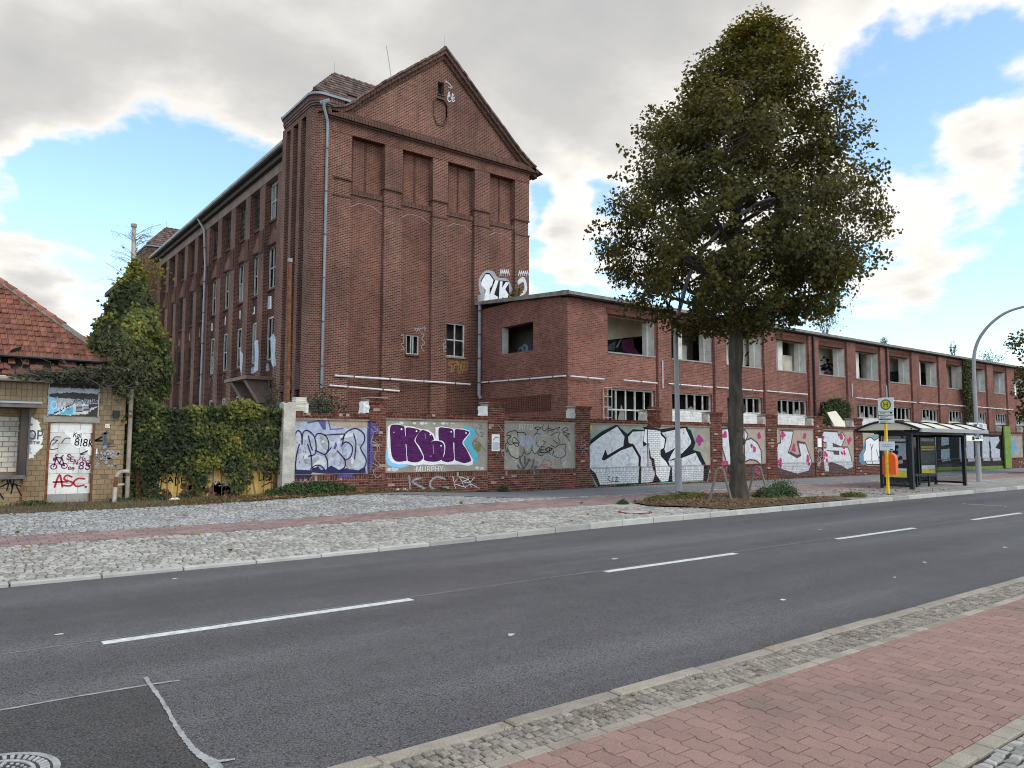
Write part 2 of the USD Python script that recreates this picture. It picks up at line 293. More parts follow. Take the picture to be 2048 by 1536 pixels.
pm('slab', (.27, .25, .225), rough=.9, var=.2, scale=1.2, tone=.16, fine=.15)
pm('joint_sand', (.05, .04, .034), rough=.95, var=.35, scale=8, fine=.25)
pm('joint_dirt', (.12, .105, .085), rough=.95, var=.35, scale=8, fine=.25)
pm('soil', (.10, .075, .05), rough=.95, var=.4, scale=2.5, fine=.3, bscale=50, bump=.5)
pm('yard_ground', (.13, .115, .095), rough=.95, var=.4, scale=.6, fine=.2)
pm('steel_dark', (.010, .013, .017), rough=.4, var=.2, scale=3, spec=.35)
pm('cast_iron', (.045, .042, .041), rough=.6, var=.4, scale=14, metallic=.2)
pm('cast_rim', (.36, .35, .34), rough=.6, var=.3, scale=20)
pm('yellow_paint', (.80, .46, .015), rough=.45, var=.1, scale=4, spec=.5)
pm('orange_plastic', (.80, .12, .012), rough=.4, var=.06, scale=2, spec=.5)
pm('gate_yellow', (.56, .36, .10), rough=.8, var=.25, scale=4, tint=(.30, .18, .05), stretch=(3, 3, .6))
pm('sign_white', (.80, .80, .76), rough=.5, var=.06, scale=3)
pm('sign_yellow', (.80, .50, .02), rough=.5, var=.04)
pm('sign_green', (.02, .18, .07), rough=.5, var=.04)
pm('ink', (.015, .015, .017), rough=.7, var=.2)
pm('ink_blue', (.10, .15, .42), rough=.7, var=.2)
pm('canopy_cream', (.66, .60, .46), rough=.4, var=.1, scale=2)
pm('tile_ochre', (.255, .175, .095), rough=.5, var=.3, scale=1.6, tone=.11, tint=(.17, .125, .08), tint2=(.31, .22, .125), spec=.35)
pm('tile_bare', (.30, .265, .22), rough=.9, var=.3, scale=5)
pm('grout', (.19, .14, .085), rough=.95, var=.3, scale=4)
pm('block_white', (.70, .685, .66), rough=.85, var=.12, scale=2.5, tone=.08, tint=(.5, .48, .45), fine=.05)
pm('brick_white', (.60, .55, .47), rough=.9, var=.2, scale=4, tone=.2)
pm('wood_dark', (.06, .048, .042), rough=.85, var=.4, scale=5, stretch=(1, 1, .3))
pm('wood_grey', (.14, .125, .115), rough=.9, var=.4, scale=4)
pm('bark', (.062, .050, .038), rough=.95, var=.4, scale=5, bump=1.0, bscale=14, stretch=(1.6, 1.6, .35), tint2=(.10, .085, .07))
pm('twig', (.055, .042, .034), rough=.95, var=.3)
pm('twig_grey', (.16, .13, .10), rough=.95, var=.3)
def asphalt(name, base, lo, hi, grain):
    n = {'g': ('geometry', {}), 'map': ('mapping', dict(scale=(.10, 1.0, 1.0))), 'n1': ('noise_texture', dict(scale=.62, detail=4.0, roughness=.55)), 'r': ('rgb_ramp', dict(ramp=[(.30, lo), (.5, base), (.68, hi)])),
         'n2': ('noise_texture', dict(scale=95.0, detail=2.0, roughness=.7)), 'n4': ('voronoi_texture', dict(scale=75.0)), 'm2': ('map_range', dict(from_min=.32, from_max=.68, to_min=1 - grain, to_max=1 + grain)), 'v2': ('hsv', {}),
         'm4': ('map_range', dict(from_min=.0, from_max=.5, to_min=1.28, to_max=.72)), 'v4': ('hsv', {}), 'n5': ('noise_texture', dict(scale=1.7, detail=7.0, roughness=.7)), 'm5': ('map_range', dict(from_min=.3, from_max=.7, to_min=.88, to_max=1.12)), 'v5': ('hsv', {}),
         'b': ('bump', dict(strength=.35, distance=.006)), 'p': ('principled_bsdf', dict(roughness=.8, specular_ior_level=.35))}
    l = [('g.position', 'map.vector'), ('map.vector', 'n1.vector'), ('n1.fac', 'r.fac'), ('g.position', 'n2.vector'), ('g.position', 'n4.vector'), ('g.position', 'n5.vector'), ('n2.fac', 'm2.value'), ('r.color', 'v2.color'), ('m2.result', 'v2.value'),
         ('n4.distance', 'm4.value'), ('v2.color', 'v4.color'), ('m4.result', 'v4.value'), ('n5.fac', 'm5.value'), ('v4.color', 'v5.color'), ('m5.result', 'v5.value'), ('v5.color', 'p.base_color'), ('n4.distance', 'b.height'), ('b.normal', 'p.normal')]
    return mk(name, n, l)
asphalt('asphalt', (.124, .115, .116), (.088, .082, .083), (.178, .168, .168), .66)
asphalt('asphalt_patch', (.083, .076, .073), (.068, .062, .060), (.10, .092, .089), .55)
def paint(name, color, var=.12, scale=5): return pm('paint_' + name, color, rough=.65, var=var, scale=6, detail=8, fine=.10, bscale=22, spec=.15)
def leafmat(name, stops, transl=.25):
    n = {'a': ('attribute', dict(attribute='tone')), 'r': ('rgb_ramp', dict(ramp=stops)), 'p': ('principled_bsdf', dict(roughness=.55, specular_ior_level=.25)), 't': ('translucent_bsdf', {}), 'm': ('mix_closure', dict(fac=transl)),
         'v': ('hsv', dict(saturation=1.15, value=1.3))}
    l = [('a.fac', 'r.fac'), ('r.color', 'p.base_color'), ('r.color', 'v.color'), ('v.color', 't.color'), ('p.BSDF', 'm.closure1'), ('t.BSDF', 'm.closure2')]
    return mk(name, n, l, 'm.closure')
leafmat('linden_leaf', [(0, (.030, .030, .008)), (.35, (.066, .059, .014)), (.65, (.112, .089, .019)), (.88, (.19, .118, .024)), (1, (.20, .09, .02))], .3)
leafmat('ivy_leaf', [(0, (.020, .028, .012)), (.3, (.045, .058, .02)), (.55, (.11, .125, .03)), (.78, (.23, .21, .04)), (1, (.40, .27, .035))], .28)
leafmat('grey_leaf', [(0, (.03, .035, .022)), (.5, (.065, .07, .04)), (1, (.13, .12, .06))], .2)
leafmat('weed_leaf', [(0, (.02, .035, .014)), (.5, (.045, .075, .025)), (1, (.11, .14, .035))], .25)
leafmat('sapling_leaf', [(0, (.05, .06, .02)), (.5, (.11, .11, .03)), (1, (.22, .15, .03))], .3)
leafmat('dry_grass', [(0, (.06, .06, .025)), (.5, (.13, .105, .05)), (1, (.24, .18, .09))], .15)
leafmat('fallen_leaf', [(0, (.07, .045, .02)), (.4, (.14, .08, .035)), (.75, (.23, .125, .045)), (1, (.30, .20, .06))], .1)
mk('window_glass', {'t': ('transparent_bsdf', {'color': (.75, .8, .8)}), 'g': ('glossy_bsdf', dict(roughness=.05, color=(.9, .9, .9))), 'f': ('fresnel', dict(IOR=1.5)), 'm': ('mix_closure', {})}, [('f.fac', 'm.fac'), ('t.BSDF', 'm.closure1'), ('g.BSDF', 'm.closure2')], 'm.closure')
mk('dirty_glass', {'t': ('transparent_bsdf', {'color': (.55, .6, .6)}), 'd': ('principled_bsdf', dict(base_color=(.25, .27, .27), roughness=.15)), 'm': ('mix_closure', dict(fac=.5))}, [('t.BSDF', 'm.closure1'), ('d.BSDF', 'm.closure2')], 'm.closure')
M = MATS
# ------------------------------------------------------------------ ground, road and pavements
def kerb_y(X): return 11.02 + .42 * sstep(4, 13, X)                     # road edge of the far kerb
def kerb_z(X): return .045 + .075 * sstep(4, 12, X)
def zf(X, Y):                                                            # level of the far side: low fall to the kerb, a bank under the wall on the left
    X, Y = np.asarray(X, float), np.asarray(Y, float)
    left = 1 - sstep(8.5, 15.5, X)
    return kerb_z(X) + .05 * np.clip((Y - 11) / 9, 0, 1) + left * (.06 * sstep(11.5, 15.5, Y) + .17 * sstep(15.0, 19.9, Y))
def sheet(name, poly, zfun, m, lab=None, cat=None, step=.8, kind='structure', parent='/World'):
    """A ground sheet cut from a grid so that it follows zfun."""
    x0, y0, x1, y1 = poly.bounds; mb = MB()
    for a in np.arange(x0, x1, step):
        for b in np.arange(y0, y1, step):
            mb.flat(poly.intersection(sg.box(a, b, min(a + step, x1), min(b + step, y1))), zfun, 'z')
    return obj(name, mb, m, parent, lab, cat, None, kind)
P = sg.Polygon
obj('ground', MB().box(-250, 700, -200, 700, -1.0, -.04), M['yard_ground'], label='bare ground under and behind the buildings', cat='ground', kind='structure')
rd = MB(); xs = np.r_[-40, np.arange(-6, 60, 1.0), 90, 150, 250]
for a, b in zip(xs[:-1], xs[1:]): rd.add([(a, 3.66, 0), (b, 3.66, 0), (b, kerb_y(b) + .03, 0), (a, kerb_y(a) + .03, 0)], [(0, 1, 2, 3)])
road = obj('road', rd, M['asphalt'], label='grey two lane asphalt road with a dashed white centre line', cat='road', kind='structure')
for (xa, ya), (xb, yb) in [((210, 1293), (830, 1201)), ((1202, 1142), (1472, 1107)), ((1662, 1077), (1826, 1056)), ((1935, 1039), (2040, 1026))]:
    x0, x1 = onZ(xa, ya, 0)[0], onZ(xb, yb, 0)[0]
    obj('lane_dash', MB().box(x0, x1, 7.44, 7.555, .001, .0045), M['road_paint'], road)
for k in range(6): obj('lane_dash', MB().box(25.6 + 5.95 * k, 28.6 + 5.95 * k, 7.44, 7.555, .001, .0045), M['road_paint'], road)
def wobble_strip(pts, w, z, j=.012, n=14):
    p = smoothline(pts, n=n); mb = MB(); k = len(p); d = np.gradient(p, axis=0); d /= np.linalg.norm(d, axis=1, keepdims=True); nn = np.c_[-d[:, 1], d[:, 0]]
    w = np.broadcast_to(w, (len(pts),)); ww = np.interp(np.linspace(0, len(pts) - 1, k), np.arange(len(pts)), w)
    l = p + nn * (ww / 2 + rng.normal(0, j, k).clip(-j, j))[:, None]; r = p - nn * (ww / 2 + rng.normal(0, j, k).clip(-j, j))[:, None]
    return mb.add(np.c_[np.vstack([l, r]), np.full(2 * k, z)], [(i, i + 1, k + i + 1, k + i) for i in range(k - 1)])
g2 = lambda x, y: onZ(x, y, 0)[:2]
# patched lane with its sealed joints
patch = P([g2(297, 1371), g2(0, 1422), (-1.0, 6.02), (-1.0, 3.67), (1.6, 3.67), g2(440, 1536), g2(402, 1512), g2(345, 1440), g2(315, 1395)])
obj('asphalt_patch', MB().flat(patch, .003, 'z'), M['asphalt_patch'], road)
obj('sealed_joint', wobble_strip([g2(-60, 1432), g2(0, 1422), g2(150, 1395), g2(297, 1371), g2(360, 1362)], [.03, .03, .028, .03, .02], .006, .004), M['crack_seal'], road)
obj('sealed_joint', wobble_strip([g2(291, 1356), g2(300, 1371), g2(325, 1405), g2(350, 1450), g2(378, 1490), g2(400, 1512), g2(425, 1527), g2(440, 1550)], [.035, .03, .026, .03, .035, .045, .06, .06], .0075, .004), M['crack_seal'], road)
obj('sealed_joint', wobble_strip([g2(418, 1528), g2(440, 1525), g2(470, 1521)], [.05, .035, .02], .009, .004), M['crack_seal'], road)
obj('sealed_joint', wobble_strip([(x, 7.60) for x in np.arange(-2, 60, 2.0)], .012, .0055, .003, 6), M['crack_seal'], road)
for (x, y, s) in [(118, 1269, .05), (350, 1158, .04), (1567, 1200, .05), (1230, 1118, .06), (1640, 1060, .05), (2010, 1095, .06), (1850, 1125, .05), (1020, 1270, .045), (1790, 1155, .04)]:
    c = g2(x, y); a = rng.uniform(0, 6.28, 7); a.sort(); r = s * rng.uniform(.5, 1, 7)
    obj('paint_fleck', MB().flat(P(np.c_[c[0] + r * np.cos(a) * 1.3, c[1] + r * np.sin(a)]), .005, 'z'), M['road_paint'], road)
obj('worn_marking', MB().flat(unary_union([sg.Point(*(g2(1925 + 90 * t, 1008 + 5 * t) + rng.normal(0, .03, 2))).buffer(.03) for t in np.linspace(0, 1, 26)]), .005, 'z'), M['road_paint'], road)

def laid(parent, name, pieces, m, eye=(0, 0), most=300, stuff=None):
    """pieces: (centre x, centre y, MB). The ones nearest the eye become parts, the rest one joined part."""
    pieces = sorted(pieces, key=lambda p: p[0] ** 2 + p[1] ** 2)
    for _, _, mb in pieces[:most]: obj(name, mb, m, parent)
    rest = MB()
    for _, _, mb in pieces[most:]:
        v, f, t = mb.arrays(); rest.add(v, f, t)
    if rest.v: obj(stuff or name + 's', rest, m, parent, kind='stuff')
def stone(x0, x1, y0, y1, z, h=.03, b=.008, jit=.012, tilt=.003):
    mb = MB(); mb.bev(x0, x1, y0, y1, z - h, z, b, rng.random(), 'z', jit); v = mb.v[0]; v[4:, 2] += (v[4:, 0] - (x0 + x1) / 2) * rng.normal(0, tilt * 8) + rng.normal(0, tilt); return ((x0 + x1) / 2, (y0 + y1) / 2, mb)
# near side --------------------------------------------------------------
near = obj('pavement', MB().box(-40, 120, -12, 3.56, -.03, .103), M['joint_sand'], label='near pavement of red zigzag pavers edged with granite', cat='pavement', kind='structure')
kb = obj('kerb', MB().box(-40, 120, 3.56, 3.645, -.03, .09), M['joint_dirt'], label='pale granite kerb along the near pavement', cat='kerb', kind='structure')
ks = []
for k in range(-5, 60):
    a = 2.748 + .861 * k + rng.normal(0, .006); mb = MB(); o = rng.normal(0, .004)
    mb.bev(a + .006, a + .853, 3.548 + o, 3.66 + o, -.02, .122 + rng.normal(0, .003), .012, rng.random(), 'z', .004); ks.append((a + .4, 3.6, mb))
laid(kb, 'kerb_stone', ks, M['granite'])
cob = []
def mosaic(x0, x1, y0, y1, s, zt, out, zfun=None, jit=.012, gap=.008, sy=None, arc=.018):
    sy = sy or s; rows = max(1, int(round((y1 - y0) / sy))); sy = (y1 - y0) / rows
    for r in range(rows):
        x = x0 + rng.random() * s
        while x < x1:
            w = s * rng.uniform(.82, 1.2); yy = y0 + r * sy + arc * math.sin(x * 9.0 + r * .25) + rng.normal(0, jit * .25); h = sy * rng.uniform(.9, 1.02)
            ya, yb = max(yy + gap * .5, y0), min(yy + h - gap * .3, y1)
            if yb - ya > sy * .4: out.append(stone(x + gap / 2, x + w - gap / 2, ya, yb, (zt if zfun is None else float(zfun(x, yy))), b=.007 if s < .1 else .012, jit=jit))
            x += w
mosaic(1.7, 40, 3.238, 3.545, .060, .118, cob, jit=.009, gap=.007, arc=.012)
laid(near, 'cobble', cob, M['cobble'])
ed = []
for y0, y1, x0, x1 in ((3.152, 3.232, 1.9, 45), (1.735, 1.832, 3.0, 16)):
    for k in range(int((x1 - x0) / .2)):
        a = x0 + .2 * k; mb = MB(); mb.bev(a + .002, a + .197, y0, y1, .09, .1215 + rng.normal(0, .0015), .005, rng.random(), 'z', .003); ed.append((a + .1, y0, mb))
laid(near, 'edging_stone', ed, M['granite'])
pv = []; T, CW, AMP = .19, .131, .0105
wpts = [(0.0, 1), (.30, 1), (.44, -1), (.86, -1), (1.0, 1)]
def wave(y):
    t = (y / T) % 1.0; return AMP * np.interp(t, [p[0] for p in wpts], [p[1] for p in wpts])
for c in range(int((30 - 2.0) / CW)):
    xl, xr = 2.0 + c * CW, 2.0 + (c + 1) * CW; y = 1.835 - T + (c % 2) * T / 2 + .03
    while y < 3.15:
        ya, yb = max(y + .0038, 1.838), min(y + T - .0038, 3.148)
        if yb - ya > .012:
            ph = .03 + 1.835
            ys = np.unique(np.r_[ya, [q for k in range(-1, 3) for q in (ph + (math.floor((ya - ph) / T) + k) * T + np.array([.3, .44, .86, 1.0]) * T) if ya < q < yb], yb])
            L = np.c_[xl + .0026 + wave(ys - ph), ys]; R = np.c_[xr - .0026 + wave(ys - ph), ys]
            ring = np.vstack([L, R[::-1]]); k = len(ring); cx = ring.mean(0); inn = np.vstack([L + [.0035, 0], (R - [.0035, 0])[::-1]]); inn[:, 1] = np.clip(inn[:, 1], ya + .0035, yb - .0035)
            z = .120 + rng.normal(0, .0009); mb = MB()
            v = np.vstack([np.c_[ring, np.full(k, .095)], np.c_[ring, np.full(k, z - .003)], np.c_[inn, np.full(k, z)]])
            f = [(i, (i + 1) % k, k + (i + 1) % k, k + i) for i in range(k)] + [(k + i, k + (i + 1) % k, 2 * k + (i + 1) % k, 2 * k + i) for i in range(k)]
            h = k // 2; f += [(2 * k + i, 2 * k + i + 1, 2 * k + k - 2 - i, 2 * k + k - 1 - i) for i in range(h - 1)]
            mb.add(v, f, rng.random()); pv.append(((xl + xr) / 2, (ya + yb) / 2, mb))
        y += T
laid(near, 'paver', pv, M['paver_red'])
cb2 = []; mosaic(3.2, 10, .7, 1.728, .068, .118, cb2, jit=.016, gap=.011)
laid(near, 'mosaic_stone', cb2, M['cobble_pale'], most=200)
# far side ---------------------------------------------------------------
red_lo = lambda X: 14.42 + .12 * sstep(9, 16, X); red_hi = lambda X: 15.62 + .95 * sstep(7, 16, X)
base = P([(-8, 11.06)] + [(x, float(kerb_y(x)) + .06) for x in np.arange(-7, 60, 1.0)] + [(200, 11.5), (200, 20.3), (-8, 20.3)])
mbb = MB(); gx, gy = np.r_[np.arange(-8, 60, .5), 80, 120, 200], np.r_[0, np.arange(11.5, 20.4, .4)]
V = np.array([[(x, (kerb_y(x) + .06 if y == 0 else max(y, kerb_y(x) + .07)), 0) for y in gy] for x in gx]); V[..., 2] = zf(V[..., 0], V[..., 1]) - .022
n1, n2 = len(gx), len(gy); mbb.add(V.reshape(-1, 3), [(i * n2 + j, (i + 1) * n2 + j, (i + 1) * n2 + j + 1, i * n2 + j + 1) for i in range(n1 - 1) for j in range(n2 - 1)])
far = obj('sidewalk', mbb, M['joint_dirt'], label='cobbled far sidewalk sloping up to the graffiti wall', cat='sidewalk', kind='structure')
fk = obj('kerb', MB().box(-40, -8, 11.03, 11.1, -.03, .03), M['granite_grey'], label='granite kerb along the cobbled far sidewalk', cat='kerb', kind='structure')
ks = []
for k in range(-4, 75):
    a = .779 + .995 * k; mb = MB(); y = float(kerb_y(a + .5)); z = float(kerb_z(a + .5)); sl = float(kerb_y(a + .995) - kerb_y(a))
    mb.bev(a + .01, a + .985, y, y + .135, -.02, z + .002, .012, rng.random(), 'z', .005); v = mb.v[0]; v[:, 1] += (v[:, 0] - a - .5) * sl; ks.append((a, y, mb))
laid(fk, 'kerb_stone', ks, M['granite_grey'])
c1, c2 = [], []
pit = P([onZ(*q, .12)[:2] for q in [(1262, 1007), (1298, 1014), (1395, 1016), (1488, 1021)]] + [(18.2, 11.62), (21.5, 11.62), (22.4, 12.6)] + [onZ(*q, .12)[:2] for q in [(1588, 1000), (1517, 988), (1376, 993), (1337, 1000)]])
mosaic(-1.0, 18.5, 11.2, 14.41, .105, 0, c1, lambda X, Y: zf(X, Y), jit=.018, gap=.015, sy=.115, arc=.03)
dc = onZ(1270, 1025, .12)[:2]
c1 = [s for s in c1 if math.hypot(s[0] - dc[0], s[1] - dc[1]) > .44 and s[1] > kerb_y(s[0]) + .21 and s[1] < red_lo(s[0]) - .06 and not pit.contains(sg.Point(s[0], s[1]))]
laid(far, 'cobble', c1, M['cobble_pale'])
path_lo = lambda X: np.interp(X, [8.8, 11.5, 13.5, 17, 60], [19.3, 18.2, 17.1, 16.78, 16.9])
mosaic(-1.0, 14.5, 15.7, 18.9, .105, 0, c2, lambda X, Y: zf(X, Y), jit=.018, gap=.015, sy=.115, arc=.03)
c2 = [s for s in c2 if s[1] > red_hi(s[0]) + .1 and s[1] < path_lo(s[0]) - .05 and s[1] < 18.62 + .06 * max(0, s[0] - 3)]
laid(far, 'cobble_stone', c2, M['cobble_blue'])
rp = []
for k in range(int(52 / .28)):
    a = -2.5 + .28 * k; lo, hi = float(red_lo(a)), float(red_hi(a)); nr = max(5, int(round((hi - lo) / .21)))
    for r in range(nr):
        y0, y1 = lo + (hi - lo) * r / nr, lo + (hi - lo) * (r + 1) / nr; o = .14 * (r % 2)
        mb = MB(); z = float(zf(a + .14, y0)) + rng.normal(0, .0015); mb.bev(a + o + .006, a + o + .274, y0 + .006, y1 - .005, z - .03, z, .006, rng.random(), 'z', .006); rp.append((a, y0, mb))
rpath = thing('cycle_path', 'narrow red paved cycle path between two cobbled strips', 'cycle path', kind='structure')
laid(rpath, 'paver', rp, M['paver_red_far'])
ap = P([(x, float(path_lo(x))) for x in (8.8, 10, 11.5, 12.5, 13.5, 15, 17, 25, 40, 60)] + [(160, 17), (160, 19.75), (12, 19.7), (9.5, 19.45)])
sheet('footpath', ap, lambda x, y: zf(x, y) + .001, M['asphalt_path'], 'grey asphalt footpath along the foot of the wall', 'footpath', 1.0)
rs = [stone(x, x + .1, float(path_lo(x)) - .13, float(path_lo(x)) - .02, float(zf(x, 17)) + .004, jit=.015) for x in np.arange(13.2, 48, .115)]
laid(far, 'border_stone', rs, M['cobble_pale'], most=150)
sl = []
for x in np.arange(20.4, 60, .4):
    for j in range(7):
        y0, y1 = 11.66 + .405 * j, 11.66 + .405 * (j + 1) - .008
        if y1 > red_lo(x) - .02 or pit.contains(sg.Point(x + .2, y0 + .2)): continue
        z = float(zf(x, y0)) + rng.normal(0, .0025); mb = MB(); mb.bev(x + .2 * (j % 2) + .004, x + .2 * (j % 2) + .396, y0, y1, z - .03, z, .004, rng.random(), 'z', .003); sl.append((x, y0, mb))
laid(far, 'paving_slab', sl, M['slab'])
sheet('tree_pit', pit.intersection(sg.box(0, 11.6, 60, 20)), lambda x, y: zf(x, y) + .012 + .05 * sstep(0, 1.2, np.asarray(2.2 - np.hypot((np.asarray(x) - 18.8) / 2.4, np.asarray(y) - 13.6))), M['soil'], 'bare earth pit round the street tree', 'tree pit', .35)
verge = P([(-6, 18.5), (1, 18.55), (5, 18.5), (8, 18.85), (10.5, 19.15), (13.5, 19.55), (13.5, 20.2), (-6, 20.6)])
sheet('verge', verge, lambda x, y: zf(x, y) - .012 + (.03 + .02 * np.sin(np.asarray(x) * 2.1) * np.sin(np.asarray(y) * 3.3)) * sstep(18.6, 19.2, np.asarray(y) - .06 * np.clip(np.asarray(x) - 3, 0, 9)), M['soil'], 'strip of bare earth and dry grass below the wall', 'verge', .4)
# manhole in the near lane, drain lid in the far cobbles
def manhole():
    c = onZ(8, 1552, 0)[:2] + np.array([0, 0]); c = np.array([.28, 4.87]); R = .30
    t = thing('manhole_cover', 'round cast iron manhole cover at the bottom left of the road', 'manhole cover', (c[0], c[1], 0))
    a = np.linspace(0, 2 * np.pi, 65)
    ring = lambda r0, r1: P(np.c_[c[0] + r1 * np.cos(a), c[1] + r1 * np.sin(a)], [np.c_[c[0] + r0 * np.cos(a), c[1] + r0 * np.sin(a)][::-1]])
    obj('collar', MB().flat(ring(R * 1.02, R * 1.14), .0065, 'z'), M['crack_seal'], t)
    obj('frame', MB().extr(ring(R * .80, R * 1.0), -.01, .004, 'z'), M['cast_iron'], t)
    for k in range(44):
        b = a[0] + k * 2 * np.pi / 44; u = np.array([math.cos(b), math.sin(b)]); w = np.array([-u[1], u[0]])
        q = [c + u * R * .82 - w * .009, c + u * R * .82 + w * .009, c + u * R * .97 + w * .012 + w * .02, c + u * R * .97 - w * .012 + w * .02]
        obj('rib', MB().extr(P(q), .004, .011, 'z'), M['cast_rim'], t)
    lid = obj('lid', MB().extr(sg.Point(c).buffer(R * .78), -.01, .005, 'z'), M['cast_iron'], t)
    obj('lid_rim', MB().extr(ring(R * .70, R * .76), .005, .012, 'z'), M['cast_rim'], lid)
    for k in range(6):
        b = k * math.pi / 3; u = np.array([math.cos(b), math.sin(b)])
        obj('spoke', MB().extr(sg.LineString([c + u * R * .12, c + u * R * .70]).buffer(.008), .005, .011, 'z'), M['cast_rim'], lid)
    studs = MB()
    for rr in (.25, .38, .5, .62):
        for k in range(int(rr * 50)):
            b = k * 2 * np.pi / int(rr * 50); p = c + R * rr * np.array([math.cos(b), math.sin(b)]); studs.extr(sg.Point(p).buffer(.009, 3), .005, .010, 'z')
    obj('studs', studs, M['cast_rim'], lid, kind='stuff')
manhole()
dc = onZ(1270, 1025, .12)[:2]; dz = float(zf(*dc))
dt = thing('drain_cover', 'round concrete filled drain cover set in the far cobbles', 'drain cover', (dc[0], dc[1], dz))
obj('frame', MB().extr(sg.Point(dc).buffer(.40).difference(sg.Point(dc).buffer(.34)), dz - .02, dz + .012, 'z'), M['rust'], dt)
obj('lid', MB().extr(sg.Point(dc).buffer(.335), dz - .02, dz + .012, 'z'), M['concrete_pale'], dt)
# ------------------------------------------------------------------ tall factory
YG, XF, XP = 33.3, 14.2, 13.55
XR, YEND, PEAKX, PEAKZ = 26.7, 70.0, 20.72, 23.15
fac = thing('brick_factory', 'tall dark red brick factory with a gabled end and rows of narrow windows', 'factory', (20, 45, 0))
FB, FD, FPB, SB = M['factory_brick'], M['factory_brick_dark'], M['factory_pier_brick'], M['soldier_brick']
bx = sg.box
# gable end: back plane, recessed panels between piers, frieze, pediment
panels = [(15.5, 17.33), (18.33, 20.17), (21.1, 22.85), (23.88, 25.66)]
piers = [(14.58, 15.5), (17.33, 18.33), (20.17, 21.1), (22.85, 23.88), (25.66, 26.68)]
wins = {'small': (18.79, 19.54, 6.3, 7.3), 'big': (21.15, 22.38, 6.36, 8.17)}
low = bx(15.5, 0, 25.66, 13.98)
for a, b in piers[1:4]: low = low.difference(bx(a, 0, b, 14))
holes = unary_union([bx(a, c, b, d) for a, b, c, d in wins.values()])
for a, b in panels:
    obj('wall', MB().extr(bx(a, 0, b, 13.98).difference(holes), YG + .20, YG + .58), FB, fac)
    obj('blind_panel', MB().extr(bx(a, 14.22, b, 16.86), YG + .38, YG + .58), FB, fac)
    w = b - a
    obj('blind_panel_step', MB().box(a, a + .24, YG + .31, YG + .38, 14.22, 16.86).box(a + w * .47, a + w * .53, YG + .352, YG + .38, 14.22, 16.86), FD, fac)
    obj('soldier_course', MB().box(a, b, YG + .13, YG + .38, 13.98, 14.22), SB, fac)
    # pale metal flashing bent over each panel
    f = MB(); z0 = 13.33
    pts = [(a + .05, z0), (a + .5, z0 + .27), (a + 1.2, z0 + .27), (b - .05, z0 - .02)]
    f.tube([(x, YG + .19, z) for x, z in pts], .014, 5); obj('flashing', f, M['concrete_pale'], fac)
for a, b in piers:
    m = MB().box(a, b, YG, YG + .58, 0, 13.70).box(a + .02, b - .02, YG + .05, YG + .58, 13.78, 14.56).box(a, b, YG, YG + .58, 14.64, 16.87)
    obj('pier', m, FPB, fac)
    for z in (13.70, 14.56): obj('pier_band', MB().box(a - .03, b + .03, YG - .035, YG + .58, z, z + .08), SB, fac)
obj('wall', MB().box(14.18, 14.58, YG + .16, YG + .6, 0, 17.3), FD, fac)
obj('frieze', MB().box(14.4, 26.70, YG - .02, YG + .58, 16.87, 17.36), M['factory_brick'], fac)
co = MB(); 
for k, (z0, z1, o) in enumerate([(17.36, 17.44, .05), (17.44, 17.52, .12), (17.52, 17.78, .26), (17.78, 17.90, .20)]): co.box(14.2 - o * .3, 26.74 + o, YG - o, YG + .5, z0, z1)
obj('cornice', co, SB, fac)
# pediment with curved feet
rake = [(14.30, 17.92), (14.9, 18.12), (15.35, 18.42), (15.9, 18.98), (17.54, 20.42), (20.72, 23.0), (23.32, 20.72), (25.6, 18.75), (26.15, 18.32), (26.7, 18.0), (27.2, 17.78)]
gw = P([(14.3, 15)] + [(x, z - .42) for x, z in rake] + [(27.2, 15)]).intersection(bx(14.6, 17.9, 26.68, 30))
oct_ = P([(20.35, 20.2), (20.8, 20.2), (21.0, 19.95), (21.0, 19.3), (20.8, 18.85), (20.4, 18.8), (20.2, 19.2), (20.2, 19.95)])
gw_ = gw.difference(bx(20.41, 20.47, 20.79, 21.17))
obj('pediment', MB().extr(gw_.difference(oct_), YG + .02, YG + .5), M['factory_pier_brick'], fac)
obj('oval_panel', MB().extr(oct_, YG + .10, YG + .5), M['factory_pier_brick'], fac)
obj('oval_border', MB().extr(oct_.buffer(.09).difference(oct_), YG - .015, YG + .2), SB, fac)
obj('attic_window', MB().box(20.41, 20.79, YG + .3, YG + .36, 20.47, 21.17), M['soot'], fac)
obj('attic_sill', MB().box(20.36, 20.84, YG - .03, YG + .3, 20.40, 20.466), SB, fac)
def raked(o0, o1, y0, y1, m, name):
    up = [(x, z - o0) for x, z in rake]; dn = [(x, z - o1) for x, z in rake]
    obj(name, MB().extr(P(up + dn[::-1]).buffer(0), y0, y1), m, fac)
raked(.30, .52, YG - .10, YG + .3, SB, 'raking_moulding')
raked(.07, .30, YG - .26, YG + .3, SB, 'raking_cornice')
# verge tiles along the rake
for side in (0, 1):
    line = sg.LineString(rake[:6] if side == 0 else rake[5:]); L = line.length; mb = MB()
    for k in range(int(L / .3)):
        p, q = line.interpolate(k * .3 + .01), line.interpolate(k * .3 + .30); d = np.array([q.x - p.x, 0, q.y - p.y]); d /= np.linalg.norm(d)
        lift = .05 + rng.normal(0, .012)
        mb.obox([(p.x + q.x) / 2, YG - .12, (p.y + q.y) / 2 + lift - .06], [d, (0, 1, 0), np.cross(d, (0, 1, 0))], [.155, .24, .045], rng.random())
    obj('verge_tiles', mb, M['roof_tile_brown'], fac, kind='stuff')
